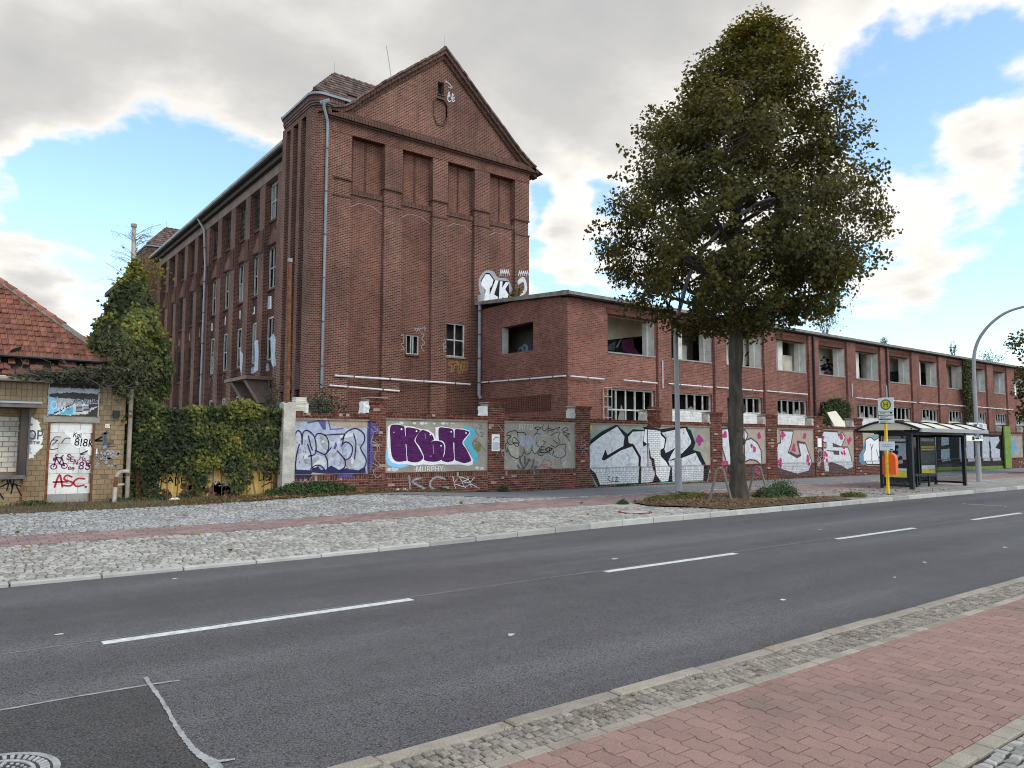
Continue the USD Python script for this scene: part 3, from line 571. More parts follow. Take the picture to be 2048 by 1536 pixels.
# roof: tiled slopes in stepped courses
def tiled(name, p0, ex, ey, w, h, rows, m, parent, cut=None, tw=.24):
    """Tile courses on a slope: p0 lower left, ex along the eave, ey up the slope."""
    p0, ex, ey = (np.asarray(a, float) for a in (p0, ex, ey)); n = np.cross(ex, ey); n /= np.linalg.norm(n); n = n if n[2] > 0 else -n; mb = MB(); rh = h / rows
    for r in range(rows):
        x = -(r % 2) * tw / 2
        while x < w:
            a, b = max(x, 0), min(x + tw, w); c = ((a + b) / 2, (r + .5) * rh)
            if b - a > .03 and (cut is None or cut(*c)):
                o = p0 + ex * ((a + b) / 2) + ey * c[1]; t = ey * math.cos(.10) - n * -math.sin(.10) * -1
                q = [p0 + ex * (a + .006) + ey * (r * rh - .03) + n * .055, p0 + ex * (b - .006) + ey * (r * rh - .03) + n * .055, p0 + ex * (b - .006) + ey * ((r + 1) * rh) + n * .012, p0 + ex * (a + .006) + ey * ((r + 1) * rh) + n * .012]
                q2 = [q[0] - n * .035, q[1] - n * .035]
                mb.add(q + q2, [(0, 1, 2, 3), (4, 5, 1, 0)], rng.random())
            x += tw
    return obj(name, mb, m, parent, kind='stuff')
prof = [(13.75, 17.62), (14.9, 18.1), (15.8, 18.85), (20.72, 22.98)]
for (xa, za), (xb, zb) in zip(prof[:-1], prof[1:]):
    for s in (0, 1):
        a, b = (xa, xb) if s == 0 else (2 * PEAKX - xa, 2 * PEAKX - xb)
        obj('roof', MB().add([(a, YG - .1, za), (a, YEND, za), (b, YEND, zb), (b, YG - .1, zb)], [(0, 1, 2, 3)]), M['roof_tile_brown'], fac)
# body behind, far end, right side
body = MB().box(14.95, XR, YG + .6, YEND, 0, 17.6)
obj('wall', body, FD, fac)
# ---- long side towards the yard: bays of 2.8 m
bayY = [(39.9, 41.85), (42.72, 44.42), (45.30, 47.22), (48.15, 50.05), (51.0, 52.95), (53.85, 55.8), (56.65, 58.65), (59.5, 61.63), (62.45, 64.32), (65.27, 67.17)]
pierY = [(37.5, 39.9)] + [(a[1], b[0]) for a, b in zip(bayY[:-1], bayY[1:])] + [(67.17, 69.4)]
XW = XF + .34
for a, b in pierY:
    obj('pier', MB().box(XF, XW + .25, a, b, 0, 14.6).box(XF + .0, XW + .25, a, b, 14.6, 16.55), FPB, fac)
    if b - a < 1.2: obj('pier_shoulder', MB().box(XF - .05, XF, a + .1, b - .12, 12.6, 13.9), FD, fac)
obj('frieze', MB().box(XF - .03, XW + .3, 37.5, 69.5, 16.55, 17.1), M['frieze_concrete'], fac)
obj('eave', MB().box(XF - .28, XW + .3, 37.5, 69.5, 17.1, 17.36).box(XF - .5, XW + .3, 37.5, 69.5, 17.36, 17.55), M['wood_dark'], fac)
gut = MB(); gut.tube([(XF - .56, y, 17.52) for y in (37.6, 55, 69.4)], .11, 8); obj('gutter', gut, M['zinc_dull'], fac)
levels = [(14.36, 16.5), (10.4, 12.8), (6.35, 8.8), (1.6, 4.6)]
for i, (a, b) in enumerate(bayY):
    sp = bx(a, 0, b, 16.6)
    for z0, z1 in levels: sp = sp.difference(bx(a + (.0 if z0 > 14 else .06), z0, b - .02, z1))
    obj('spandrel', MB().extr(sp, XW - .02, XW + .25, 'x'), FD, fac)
    # gablet relief and corbels under the top window
    g = P([(a + .08, 12.95), (b - .05, 12.95), (b - .05, 13.2), ((a + b) / 2, 13.85), (a + .08, 13.2)])
    obj('gablet', MB().extr(g, XW - .14, XW - .02, 'x'), FB, fac)
    cbm = MB()
    for k in range(3): cbm.box(XW - .10 + .03 * k, XW - .02, a + .05, b - .02, 12.90 - .10 * k, 12.95 - .10 * k)
    for z in (14.30, 10.34, 6.29): cbm.box(XW - .12, XW, a + .02, b - .02, z - .06, z + .06)
    obj('corbel', cbm, SB, fac, kind='stuff')
    for L, (z0, z1) in enumerate(levels):
        white = (L > 0 and i < 5) or (L == 0 and i == 0)
        fm = M['frame_white'] if white else M['frame_dark']; mb = MB(); xw = XW + .03
        mb.box(xw - .04, xw + .03, a + .06, b - .06, z0, z0 + .09).box(xw - .04, xw + .03, a + .06, b - .06, z1 - .09, z1).box(xw - .04, xw + .03, a + .06, a + .15, z0, z1).box(xw - .04, xw + .03, b - .15, b - .06, z0, z1)
        mul = 3 if white else 5
        for k in range(1, mul): y = a + .1 + (b - a - .2) * k / mul; mb.box(xw - .03, xw + .02, y - .03, y + .03, z0, z1)
        for k in range(1, 2 if white else 6): z = z0 + (z1 - z0) * k / (2 if white else 6); mb.box(xw - .035, xw + .025, a + .1, b - .1, z - .03, z + .03)
        fr = obj('window', mb, fm, fac)
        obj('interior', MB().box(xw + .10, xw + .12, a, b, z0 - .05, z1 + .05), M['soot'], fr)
        if not white or (i + L) % 3 == 0:
            pn = MB()
            for k in range(mul):
                for q in range(2 if white else 6):
                    if rng.random() < .55: ya = a + .1 + (b - a - .2) * k / mul; za = z0 + (z1 - z0) * q / (2 if white else 6); pn.box(xw + .03, xw + .036, ya, ya + (b - a - .2) / mul, za, za + (z1 - z0) / (2 if white else 6))
            if pn.v: obj('panes', pn, M['dirty_glass'], fr, kind='stuff')
# ---- stair projections with rounded corners, slots and small hipped roofs
def rounded(x0, y0, x1, y1, r, z0, z1, mb, n=10):
    a = np.linspace(np.pi, 1.5 * np.pi, n); arc = np.c_[x0 + r + r * np.cos(a), y0 + r + r * np.sin(a)]
    a2 = np.linspace(.5 * np.pi, np.pi, n); arc2 = np.c_[x0 + r + r * np.cos(a2), y1 - r + r * np.sin(a2)]
    mb.extr(P(np.vstack([arc, [(x1, y0), (x1, y1)], arc2])), z0, z1, 'z'); return mb
def projection(x0, y0, y1, slots, name):
    r = .65; x1 = 15.0; body = MB()
    rounded(x0 + .35, y0 + .35, x1, y1, .35, 0, 18.0, body)
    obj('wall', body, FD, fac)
    rounded_f = MB()
    # front quarter round
    a = np.linspace(np.pi, 1.5 * np.pi, 14); outer = np.c_[x0 + r + r * np.cos(a), y0 + r + r * np.sin(a)]
    corner = P(np.vstack([outer, [(14.576, y0), (14.576, y0 + r), (x0 + .4, y0 + r), (x0 + .4, slots[0][0]), (x0, slots[0][0])]]))
    obj('rounded_corner', MB().extr(corner, 1.0, 18.0, 'z'), FPB, fac, smooth=35)
    ys = [s for s in slots] + [None]
    for k in range(len(slots)):
        e = slots[k + 1][0] if k + 1 < len(slots) else y1
        obj('slot_pier', MB().box(x0, x0 + .5, slots[k][1], e, 1.0, 17.75), FPB, fac)
    obj('slot_lintel', MB().box(x0, x0 + .5, slots[0][0], y1, 17.75, 18.0), FPB, fac)
    if name == 'near':
        for k, s in enumerate(slots): obj('slot_sill', MB().box(x0 - .02, x0 + .5, s[0], s[1], 4.3, 5.6 if k == 0 else 4.6), FD, fac)
    c = MB(); 
    for z0, z1, o in [(18.0, 18.08, .05), (18.08, 18.16, .12)]: rounded(x0 - o, y0 - o, x1, y1 + o, r, z0, z1, c)
    obj('projection_cornice', c, M['frieze_concrete'], fac)
    obj('projection_cornice_bricks', rounded(x0 - .16, y0 - .16, x1, y1 + .1, r, 18.16, 18.42, MB()), SB, fac)
    obj('zinc_gutter', rounded(x0 - .24, y0 - .24, x1 + .3, y1 + .1, r, 18.42, 18.54, MB()), M['zinc'], fac)
    ym, pz, pxx = (y0 + y1) / 2, 20.8, x0 + 1.85
    e0, e1 = (x0 - .05, y0 - .05, 18.6), (x0 - .05, y1 + .05, 18.6)
    solid = [(e0), (e1), (pxx, ym, pz), (18.6, ym, pz), (15.45, y0 - .05, 18.6), (18.6, y1 + .05, 18.6), (18.6, y0 + .6, 19.2), (16.05, y0 + .6, 19.2)]
    obj('hip_roof', MB().add(solid, [(0, 1, 2), (0, 2, 7), (2, 3, 6), (2, 6, 7), (0, 7, 4), (1, 5, 3), (1, 3, 2)]), M['roof_tile_brown'], fac)
    h = math.hypot(ym - y0 + .05, pz - 18.6); ey = np.array([0, ym - y0 + .05, pz - 18.6]) / h
    tiled('roof_tile', (x0 - .05, y0 - .05, 18.62), (1, 0, 0), ey, 18.4 - x0, h, 9, M['roof_tile_brown'], fac, cut=lambda u, v: u > (pxx - x0 + .05) * v / h and (u + x0 < 15.25 or v > .85))
    hx = math.hypot(pxx - x0 + .05, pz - 18.6); ey2 = np.array([pxx - x0 + .05, 0, pz - 18.6]) / hx
    tiled('roof_tile', (x0 - .05, y1 + .05, 18.62), (0, -1, 0), ey2, y1 - y0 + .1, hx, 9, M['roof_tile_brown'], fac, cut=lambda u, v: (y1 - y0) / 2 * v / hx < u < (y1 - y0) - (y1 - y0) / 2 * v / hx)
    rt = MB()
    for a_, b_ in [((pxx, ym, pz), (17.8, ym, pz)), ((x0 - .05, y0 - .05, 18.62), (pxx, ym, pz)), ((x0 - .05, y1 + .05, 18.62), (pxx, ym, pz))]:
        a_, b_ = np.array(a_), np.array(b_); nseg = int(np.linalg.norm(b_ - a_) / .33)
        for k in range(nseg): rt.tube([a_ + (b_ - a_) * (k / nseg) + [0, 0, .03], a_ + (b_ - a_) * ((k + 1.1) / nseg) + [0, 0, .0]], [.11, .085], 6, rng.random())
    obj('hip_ridge', rt, M['roof_tile_brown'], fac)
    obj('lightning_rod', MB().tube([(pxx, ym, pz), (pxx, ym, pz + .7)], .012, 4), M['zinc_dull'], fac)
projection(XP, YG, 37.5, [(34.36, 34.98), (35.38, 36.03), (36.40, 36.98)], 'near')
projection(13.4, 68.6, 73.0, [(69.7, 70.3), (70.75, 71.35), (71.8, 72.4)], 'far')
obj('wall', MB().box(13.9, 26, 73, 88, 0, 17.0), FD, fac)
obj('eave', MB().box(13.2, 26.5, 73, 88, 17.0, 17.4), M['wood_dark'], fac)
obj('roof', MB().add([(13.2, 73, 17.42), (13.2, 88, 17.42), (20.7, 88, 22.8), (20.7, 73, 22.8)], [(0, 1, 2, 3)]), M['roof_tile_brown'], fac)
rn = MB()
for k in range(110): rn.tube([(PEAKX, YG - .25 + .33 * k, 23.02), (PEAKX, YG + .12 + .33 * k, 23.0)], [.13, .105], 6, rng.random())
obj('ridge', rn, M['roof_tile_brown'], fac)
obj('lightning_rod', MB().tube([(PEAKX, YG - .1, 23.1), (PEAKX, YG - .1, 23.75)], .012, 4), M['zinc_dull'], fac)
rp1, rp2 = onY(773, 92, 37.0), onY(782, 152, 37.0)
obj('roof_mast', MB().tube([rp2 - np.array([0, 0, .6]), rp2, rp1], .022, 5), M['zinc_dull'], fac)
# windows of the gable end
def framewin(name, x0, x1, z0, z1, y, mx, mz, fm, parent, t=.07, dark=True, d=.06):
    mb = MB().box(x0, x1, y, y + d, z0, z0 + t).box(x0, x1, y, y + d, z1 - t, z1).box(x0, x0 + t, y, y + d, z0 + t, z1 - t).box(x1 - t, x1, y, y + d, z0 + t, z1 - t)
    for x in mx: mb.box(x - t * .45, x + t * .45, y + .004, y + d - .004, z0 + t, z1 - t)
    for z in mz: mb.box(x0 + t, x1 - t, y + .008, y + d - .008, z - t * .45, z + t * .45)
    w = obj(name, mb, fm, parent)
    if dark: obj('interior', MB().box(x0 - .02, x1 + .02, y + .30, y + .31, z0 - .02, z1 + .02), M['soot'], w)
    return w
a, b, c, d = wins['big']; framewin('window', a, b, c, d, YG + .24, [(a + b) / 2 + .0], [(c + d) / 2], M['frame_white'], fac)
a, b, c, d = wins['small']; framewin('window', a, b, c, d, YG + .24, [a + .30, a + .42], [], M['frame_white'], fac, t=.055)
obj('window_sill', MB().box(18.75, 19.58, YG + .13, YG + .3, 6.2, 6.30), SB, fac)
obj('window_sill', MB().box(21.10, 22.42, YG + .14, YG + .3, 6.28, 6.36), M['concrete'], fac)
# downpipes and conduits
def pipe(pts, r, m, parent, name='downpipe', clips=2.0):
    mb = MB().tube(pts, r, 10); p = np.array(pts, float); o = obj(name, mb, m, parent, smooth=50); cl = MB()
    for a_, b_ in zip(p[:-1], p[1:]):
        n = int(np.linalg.norm(b_ - a_) / clips)
        for k in range(n): q = a_ + (b_ - a_) * (k + .5) / n; dd = (b_ - a_) / np.linalg.norm(b_ - a_); cl.tube([q - dd * .03, q + dd * .03], r * 1.25, 10)
    if cl.v: obj('pipe_clip', cl, M['rust'], o)
    return o
px_ = 14.16
pipe([(px_ - .32, YG - .35, 18.05), (px_ - .28, YG - .30, 17.75), (px_ - .02, YG - .12, 17.25), (px_, YG - .10, 16.9), (px_, YG - .10, 4.3)], .065, M['zinc'], fac)
obj('gutter_end', MB().tube([(13.75, YG - .15, 17.98), (14.1, YG - .42, 18.1)], .11, 10), M['zinc'], fac)
pipe([(XF - .5, 54.2, 17.4), (XF - .12, 53.9, 16.6), (XF - .10, 53.4, 13.9), (XF - .10, 53.4, 1.0)], .075, M['zinc_dull'], fac)
pipe([(14.83, YG - .06, 4.94), (22.6, YG - .06, 4.91)], .05, M['white_paint'], fac, 'conduit', 1.6)
pipe([(14.56, YG - .06, 4.46), (18.3, YG - .06, 4.36)], .045, M['white_paint'], fac, 'conduit', 1.6)
# entrance canopy on two brackets, low plinth with a sloping coping
obj('canopy', MB().box(12.75, XF + .2, 39.8, 43.6, 5.13, 5.30), M['frieze_concrete'], fac)
for y in (40.3, 42.6): obj('canopy_bracket', MB().extr(P([(12.9, 5.12), (14.2, 5.12), (14.2, 3.9), (13.7, 3.9)]), y, y + .45), M['frieze_concrete'], fac)
obj('plinth', rounded(XP - .35, YG - .3, 14.57, 37.6, .8, 0, 3.75, MB()), M['rubble'], fac)
# ------------------------------------------------------------------ low workshop along the street
YL, XC = 26.0, 23.15
ws = thing('workshop', 'low two storey red brick workshop with open upper windows along the street', 'workshop', (45, 28, 0))
WB, WD = M['workshop_brick'], M['workshop_dark_brick']
up = [(25.75, 29.13), (30.44, 33.76), (35.11, 38.42), (39.95, 43.2), (44.65, 47.82), (49.25, 52.3), (53.9, 57.0), (58.5, 61.45), (63.1, 66.05), (67.8, 70.6), (72.25, 74.9), (76.9, 79.6), (81.5, 84.2)]
ztop, zsill = 8.12, 6.24
XE = 96.0
lz = [(2.55 if i == 0 else 3.5, 4.46) for i in range(len(up))]
front = bx(XC, 0, XE, 8.62)
for (a, b), (z0, z1) in zip(up, lz):
    front = front.difference(bx(a, zsill, b, ztop)).difference(bx(a, z0 - (0 if a < 27 else .75), b, z1))
obj('front_wall', MB().extr(front, YL, YL + .42), WB, ws)
side = bx(YL + .42, 0, 33.3, 9.0).difference(bx(28.57, 6.37, 31.15, 7.79))
obj('side_wall', MB().extr(side, XC, XC + .42, 'x'), WB, ws)
obj('side_wall_top', MB().extr(P([(YL + .3, 9.0), (33.3, 9.0), (33.3, 9.28), (YL + .3, 8.72)]).buffer(0), XC + .002, XC + .4, 'x'), WB, ws)
rf = MB()
V = [(x, y, z) for x in (XC - .22, XE) for (y, z) in ((YL - .30, 8.64), (33.25, 9.26), (33.25, 9.42), (YL - .30, 8.84))]
rf.add(V, [(0, 3, 2, 1), (4, 5, 6, 7), (0, 4, 7, 3), (3, 7, 6, 2), (0, 1, 5, 4)]); obj('roof', rf, M['bitumen'], ws)
obj('roof_edge', MB().box(XC - .26, XE, YL - .36, YL - .302, 8.69, 8.845), M['frieze_edge'], ws)
rs_ = MB(); rs_.add([(XC - .26, YL - .36, 8.66), (XC - .26, 33.3, 9.26), (XC - .26, 33.3, 9.44), (XC - .26, YL - .36, 8.87), (XC - .222, YL - .36, 8.66), (XC - .222, 33.3, 9.26), (XC - .222, 33.3, 9.44), (XC - .222, YL - .36, 8.87)], [(0, 1, 2, 3), (4, 5, 6, 7), (0, 1, 5, 4), (3, 2, 6, 7)]); obj('roof_edge', rs_, M['frieze_edge'], ws)
# pilasters, lintel strips, sills
gaps = [(XC, 25.75)] + [(a[1], b[0]) for a, b in zip(up[:-1], up[1:])]
for k, (a, b) in enumerate(gaps[1:]):
    w = b - a; obj('pilaster', MB().box(a + .16, b - .16, YL - .11, YL + .002, 0, 8.60), WB, ws)
    obj('pilaster_edge', MB().box(a + .10, a + .158, YL - .05, YL + .002, 0, 8.58), WD, ws)
for a, b in up:
    obj('lintel', MB().box(a - .08, b + .08, YL - .02, YL + .3, ztop + .002, ztop + .30), M['workshop_dark_brick'], ws)
    obj('sill', MB().box(a - .02, b + .02, YL - .035, YL + .4, zsill - .07, zsill), M['concrete'], ws)
# interior floors, partitions and columns seen through the open windows
obj('upper_floor', MB().box(XC + .42, XE, YL + .42, 33.2, 5.6, 5.8), M['concrete'], ws)
obj('ceiling', MB().box(XC + .42, XE, YL + .42, 33.2, 8.5, 8.6), M['cream_plaster'], ws)
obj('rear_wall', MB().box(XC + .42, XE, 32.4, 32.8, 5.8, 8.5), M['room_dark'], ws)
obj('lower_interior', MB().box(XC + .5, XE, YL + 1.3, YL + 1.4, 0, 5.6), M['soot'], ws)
IW = {}
for i, (a, b) in enumerate(up):
    w = b - a
    obj('reveal', MB().box(b - .002, b + .03, YL + .02, YL + .42, zsill, ztop), M['white_plaster'], ws)
    obj('reveal', MB().box(a - .03, a + .002, YL + .02, YL + .42, zsill, ztop), M['cream_plaster'], ws)
    obj('inner_pier', MB().box(b - .12, b + .5, YL + .424, YL + .75, 5.8, 8.5), M['white_plaster'], ws)
    kind = ['red', 'tiles', 'cream', 'split', 'tag', 'split', 'tag2', 'split', 'cream', 'dark', 'split', 'tag', 'split'][i]
    if kind == 'red': IW[i] = (a - 1.2, b + 1.6, YL + 2.2); m_ = 'cream_plaster'
    elif kind == 'tiles': IW[i] = (a + w * .30, b + 1.4, YL + 2.4); m_ = 'white_plaster'
    elif kind in ('tag', 'tag2'): IW[i] = (a - .8, b + 1.6, YL + 1.5); m_ = 'white_plaster'
    elif kind == 'cream': IW[i] = (a - .8, b + 1.2, YL + 1.0); m_ = 'cream_plaster'
    elif kind == 'split': IW[i] = (a - 1.0, a + w * .40, YL + .62); m_ = 'cream_plaster'
    else: IW[i] = (a - 1.0, a + w * .25, YL + .7); m_ = 'cream_plaster'
    x0_, x1_, y_ = IW[i]; obj('inner_wall', MB().box(x0_, x1_, y_, y_ + .14, 5.8, 8.5), M[m_], ws)
    if kind in ('split', 'tiles'): obj('column', MB().box(a + w * .26, a + w * .42, YL + .44, YL + .60, 5.8, 8.5), M['white_plaster'], ws)
    obj('beam', MB().box(a - .6, b + .6, YL + .424, YL + .8, 8.15, 8.5), M['cream_plaster'], ws)
obj('loose_panel', MB().box(42.0, 43.0, YL + .85, YL + .92, 5.9, 7.35), M['cream_plaster'], ws)
obj('tall_panel', MB().box(32.6, 33.5, YL + 1.5, YL + 1.6, 5.8, 7.3), M['white_plaster'], ws)
sw = obj('inner_wall', MB().box(XC + 1.6, XC + 1.75, YL + 1.2, 33.2, 5.8, 8.5), M['room_dark'], ws)
obj('reveal', MB().box(XC + .02, XC + .42, 31.148, 31.18, 6.37, 7.79), M['white_plaster'], ws)
obj('inner_door', MB().box(32.2, 32.3, YL + 1.2, YL + 2.4, 5.8, 7.8), M['room_dark'], ws)
# lower windows: white mullioned frames, broken panes, white bricked-up strip below
for i, ((a, b), (z0, z1)) in enumerate(zip(up, lz)):
    t = .085; n = 5 if i else 5; mx = [a + (b - a) * k / n for k in range(1, n)]; y = YL + .12
    fm = M['frame_white']
    w = framewin('window', a, b, z0, z1, y, mx, [3.42] if i == 0 else [], fm, ws, t=t, dark=False, d=.08)
    pn = MB()
    for k in range(n):
        if rng.random() < .55:
            xa = a + (b - a) * k / n + .05; xb = xa + (b - a) / n - .1; zz = z0 + (z1 - z0) * rng.uniform(.1, .6)
            q = [(xa, z0 + .05), (xb, z0 + .05), (xb, zz * .6 + z0 * .4), (xa + (xb - xa) * .6, zz), (xa + .1, z0 + .15 + .3 * rng.random())]
            pn.flat(P(q).buffer(0), y + .04, 'y')
    if pn.v: obj('broken_panes', pn, M['dirty_glass'], w, kind='stuff')
    if i:
        fill = MB(); rows = 5
        for r in range(rows):
            xx = a + .0 - .3 * (r % 2)
            while xx < b:
                xa, xb = max(xx, a), min(xx + .5, b)
                if xb - xa > .05: fill.bev(xa + .004, xb - .004, YL + .03 + rng.normal(0, .003), YL + .2, 2.76 + .146 * r + .003, 2.76 + .146 * (r + 1) - .003, .006, rng.random(), 'y')
                xx += .5
        obj('white_infill_blocks', fill, M['block_white'], ws, kind='stuff')
        obj('infill_joint', MB().box(a, b, YL + .06, YL + .3, 2.76, 3.49), M['concrete_pale'], ws)
grid = MB()
for z in (2.55, 3.0, 3.5, 4.0, 4.44): grid.box(25.32, 25.9, YL - .14, YL - .11, z, z + .03)
for x in (25.32, 25.6, 25.87): grid.box(x, x + .03, YL - .14, YL - .11, 2.5, 4.5)
obj('white_grille', grid, M['frame_white'], ws)
for a, b in [(XC + .05, 25.35), (26.7, 29.13), (30.0, 33.6), (34.0, 38.3), (38.7, 43.0), (48.9, 52.9), (53.3, 57.5), (58.0, 62.3), (62.5, 66.6), (67.0, 76)]:
    zc = 4.87; pipe([(a, YL - .15, zc), (b, YL - .15, zc - .02)], .035, M['white_paint'], ws, 'conduit', 1.5)
pipe([(XC - .05, 26.1, 4.9), (XC - .05, 33.1, 5.02)], .04, M['white_paint'], ws, 'conduit', 1.5)
for x, z0, z1 in [(29.55, 4.6, 6.05), (53.1, 4.9, 5.9), (48.4, 4.9, 5.8)]: pipe([(x, YL - .16, z0), (x, YL - .16, z1)], .03, M['white_paint'], ws, 'conduit', 3)
pipe([(43.75, YL - .2, 8.6), (43.75, YL - .2, 3.1)], .07, M['steel_dark'], ws)
pipe([(53.2, YL - .2, 8.6), (53.2, YL - .2, 2.6)], .06, M['steel_dark'], ws)
pq = (22.98, 32.95)
pipe([(*pq, 9.55), (*pq, 4.35), (pq[0] + .08, pq[1] - .05, 4.15)], .095, M['zinc_dull'], ws, clips=1.2)
obj('pipe_funnel', MB().tube([(*pq, 9.35), (*pq, 9.75)], [.12, .14], 10), M['zinc_dull'], ws)
obj('blind_grille', MB().add(*(lambda q: (np.vstack(q.v), np.vstack(q.f)))( [mb := MB(), [mb.box(XC - .03, XC, y, y + .07, 3.3, 4.1) for y in np.arange(27.2, 32.2, .14)]][0])), WD, ws)
# ------------------------------------------------------------------ street wall: brick piers, rendered panels, brick base and coping
YW = 20.0
wall = thing('street_wall', 'long brick street wall with rendered panels between piers, covered in graffiti', 'wall', (30, 20.2, 0))
WBK = M['wall_brick']
pier = [(10.02, 10.55), (14.29, 14.94), (18.14, 18.84), (25.78, 26.52), (29.74, 30.54), (33.68, 34.46), (37.42, 38.24), (41.9, 42.65), (56.6, 57.4), (60.2, 61.0), (64.4, 65.2), (68.4, 69.2), (72.4, 73.2)]
XL, XEND = 7.78, 76.0
bays = [(XL, 10.02)] + [(a[1], b[0]) for a, b in zip(pier[:-1], pier[1:])] + [(73.2, XEND)]
gz = lambda x: float(zf(x, 20.0)) - .12
ctop = lambda x: 2.655 - .08 * (1 - float(sstep(8, 11, x))) - .012 * max(0, (x - 30) / 10)
YB, YPR = YW - .045, YW - .075          # faces of the base and of the piers
CH, BL = .0745, .213
bricks = []                              # (x, MB, rect, y)
def course(x0, x1, z, yf, off=0.0, L=BL, H=CH, g=.0135, depth=.06, jit=.004):
    x = x0 - off
    while x < x1 - .005:
        a, b = max(x, x0), min(x + L, x1)
        if b - a > .035:
            mb = MB(); o = rng.normal(0, .0025) + (rng.random() < .03) * .02
            mb.bev(a + g / 2, b - g / 2, yf + o, yf + depth, z + g / 2, z + H - g / 2, .005, rng.random(), 'y', jit)
            bricks.append(((a + b) / 2, mb, (a + g / 2, z + g / 2, b - g / 2, z + H - g / 2), yf))
        x += L
for a, b in bays:
    z = .85 - .145; course(a, b, z, YB, 0, L=CH, H=.145)                                  # soldier course
    course(a, b, .85 - .001, YB - .012, 0, L=BL, H=.03, depth=.05)
    k = 0
    while z - CH > gz(a) - .05: z -= CH; k += 1; course(a, b, z, YB, BL / 2 * (k % 2))
    t = ctop((a + b) / 2)
    course(a, b, t - CH, YW - .06, 0, L=BL / 2); course(a, b, t - 2 * CH, YW - .075, BL / 4, L=BL / 2); course(a, b, t - 2 * CH - .055, YW - .03, 0, L=BL, H=.055)
for a, b in pier:
    z = gz(a); k = 0; top = 2.92
    full = (21.92 < a < 22.7)
    while z < top:
        course(a, b, z, YPR, BL / 2 * (k % 2)); z += CH; k += 1
    course(a - .03, b + .03, z, YPR - .03, .05); course(a - .045, b + .045, z + CH, YPR - .045, 0)
a, b = 21.92, 22.68                                                                        # flush pier inside the widest bay
z = .88; k = 0
while z < 3.0:
    course(a, b, z, YW - .03 if z < 2.4 else YPR, BL / 2 * (k % 2)); z += CH; k += 1
course(a - .03, b + .03, z, YPR - .03, .05); course(a - .04, b + .04, z + CH, YPR - .04)
bricks.sort(key=lambda t: math.hypot(t[0] - 9, 4 * (t[2][1] > 2.4)))
for x, mb, r, y in bricks[:300]: obj('brick', mb, WBK, wall)
rest = MB()
for x, mb, r, y in bricks[300:]: v, f, t = mb.arrays(); rest.add(v, f, t)
obj('bricks', rest, WBK, wall, kind='stuff')
brick_rects = {}
for x, mb, r, y in bricks: brick_rects.setdefault(round(y, 3), []).append(sg.box(*r))
mort = MB()
for a, b in bays: mort.box(a, b, YB + .012, YW + .34, gz(a), .846).box(a, b, YW - .04, YW + .36, ctop((a + b) / 2) - .20, ctop((a + b) / 2) - .008)
obj('base_and_coping_core', mort, M['mortar'], wall, kind='stuff')
for a, b in pier + [(21.92, 22.68)]:
    c = MB().box(a + .008, b - .008, YPR + .014 if a != 21.92 else YW - .018, YW + .42, gz(a), 3.05); obj('pier_core', c, M['mortar'], wall)
    obj('pier_cap', MB().box(a - .04, b + .04, YPR - .03, YW + .46, 3.072, 3.10), M['concrete'], wall)
    if a > 10.5 or a == 10.02: obj('broken_render', MB().add(*(lambda q: (q.vertices * [.18, .3, .34] * (1 + .5 * (meshkit.noise(q.vertices * 3.1 + a * 7) - .5))[:, None] + [a - .12, YW + .1, 2.79], q.faces))(trimesh.creation.box([1, 1, 1]).subdivide().subdivide())), M['white_paint' if a < 15 else 'concrete_pale'], wall)
panel = []
for i, (a, b) in enumerate(bays):
    t = ctop((a + b) / 2) - .2; parts = [(a, b)] if not (a < 22 < b) else [(a, 21.925), (22.675, b)]
    for (pa, pb) in parts:
        p = obj('rendered_panel', MB().box(pa, pb, YW, YW + .3, .84, t), M['plaster'], wall); panel.append((pa, pb, t, p))
# ---- graffiti: painted shapes laid on the faces of panels, piers and bricks
paints = {n: paint(n, c, v) for n, c, v in [('black', (.012, .012, .016), .3), ('navy', (.028, .026, .085), .3), ('violet', (.10, .085, .28), .3), ('silver', (.42, .44, .50), .35), ('silver_blue', (.36, .40, .50), .3), ('violet_pale', (.30, .29, .44), .3), ('chrome', (.58, .59, .61), .26), ('white', (.74, .74, .75), .1), ('purple', (.072, .012, .085), .35), ('purple_light', (.15, .06, .16), .2), ('cyan', (.10, .42, .55), .12), ('sky', (.22, .52, .78), .12), ('green', (.06, .20, .13), .25), ('mint', (.16, .36, .27), .2), ('pink', (.42, .05, .14), .25), ('magenta', (.30, .04, .17), .2), ('beige', (.40, .31, .25), .2), ('brown_haze', (.10, .06, .06), .3), ('olive', (.20, .18, .06), .2), ('red', (.42, .035, .045), .2), ('red_dull', (.30, .08, .08), .25), ('grey', (.10, .10, .11), .3), ('blue', (.11, .30, .46), .2), ('lime', (.16, .26, .05), .3), ('grey_light', (.33, .33, .35), .2), ('maroon', (.16, .03, .09), .2), ('yellow', (.6, .48, .08), .2), ('plaster_pale', (.43, .39, .31), .3), ('amber', (.34, .19, .06), .3)]}
def W(ox, oy, s):
    def f(pts, smooth=False, closed=True, n=5):
        q = np.array([onY(ox + x / s, oy + y / s, YW)[[0, 2]] for x, y in pts])
        return smoothline(q, closed, n) if smooth else q
    return f
LAYER = [0]
def spray(name, shape, col, k, where=wall, both=True):
    """Lays the paint on whatever face is there: panel, brick base, pier faces."""
    shape = shape.buffer(0)
    if shape.is_empty: return
    mb = MB(); eps = .0012 * k + .0015
    for a, b, t, p in panel: mb.flat(shape.intersection(sg.box(a, .886, b, t - .002)), YW - eps, 'y')
    if both:
        for y, rects in brick_rects.items():
            lim = [r for r in rects if r.intersects(shape)]
            if lim and y < YW - .02: mb.flat(unary_union(lim).intersection(shape), y - .006 - eps, 'y')
    if mb.v: obj(name, mb, paints[col], where)
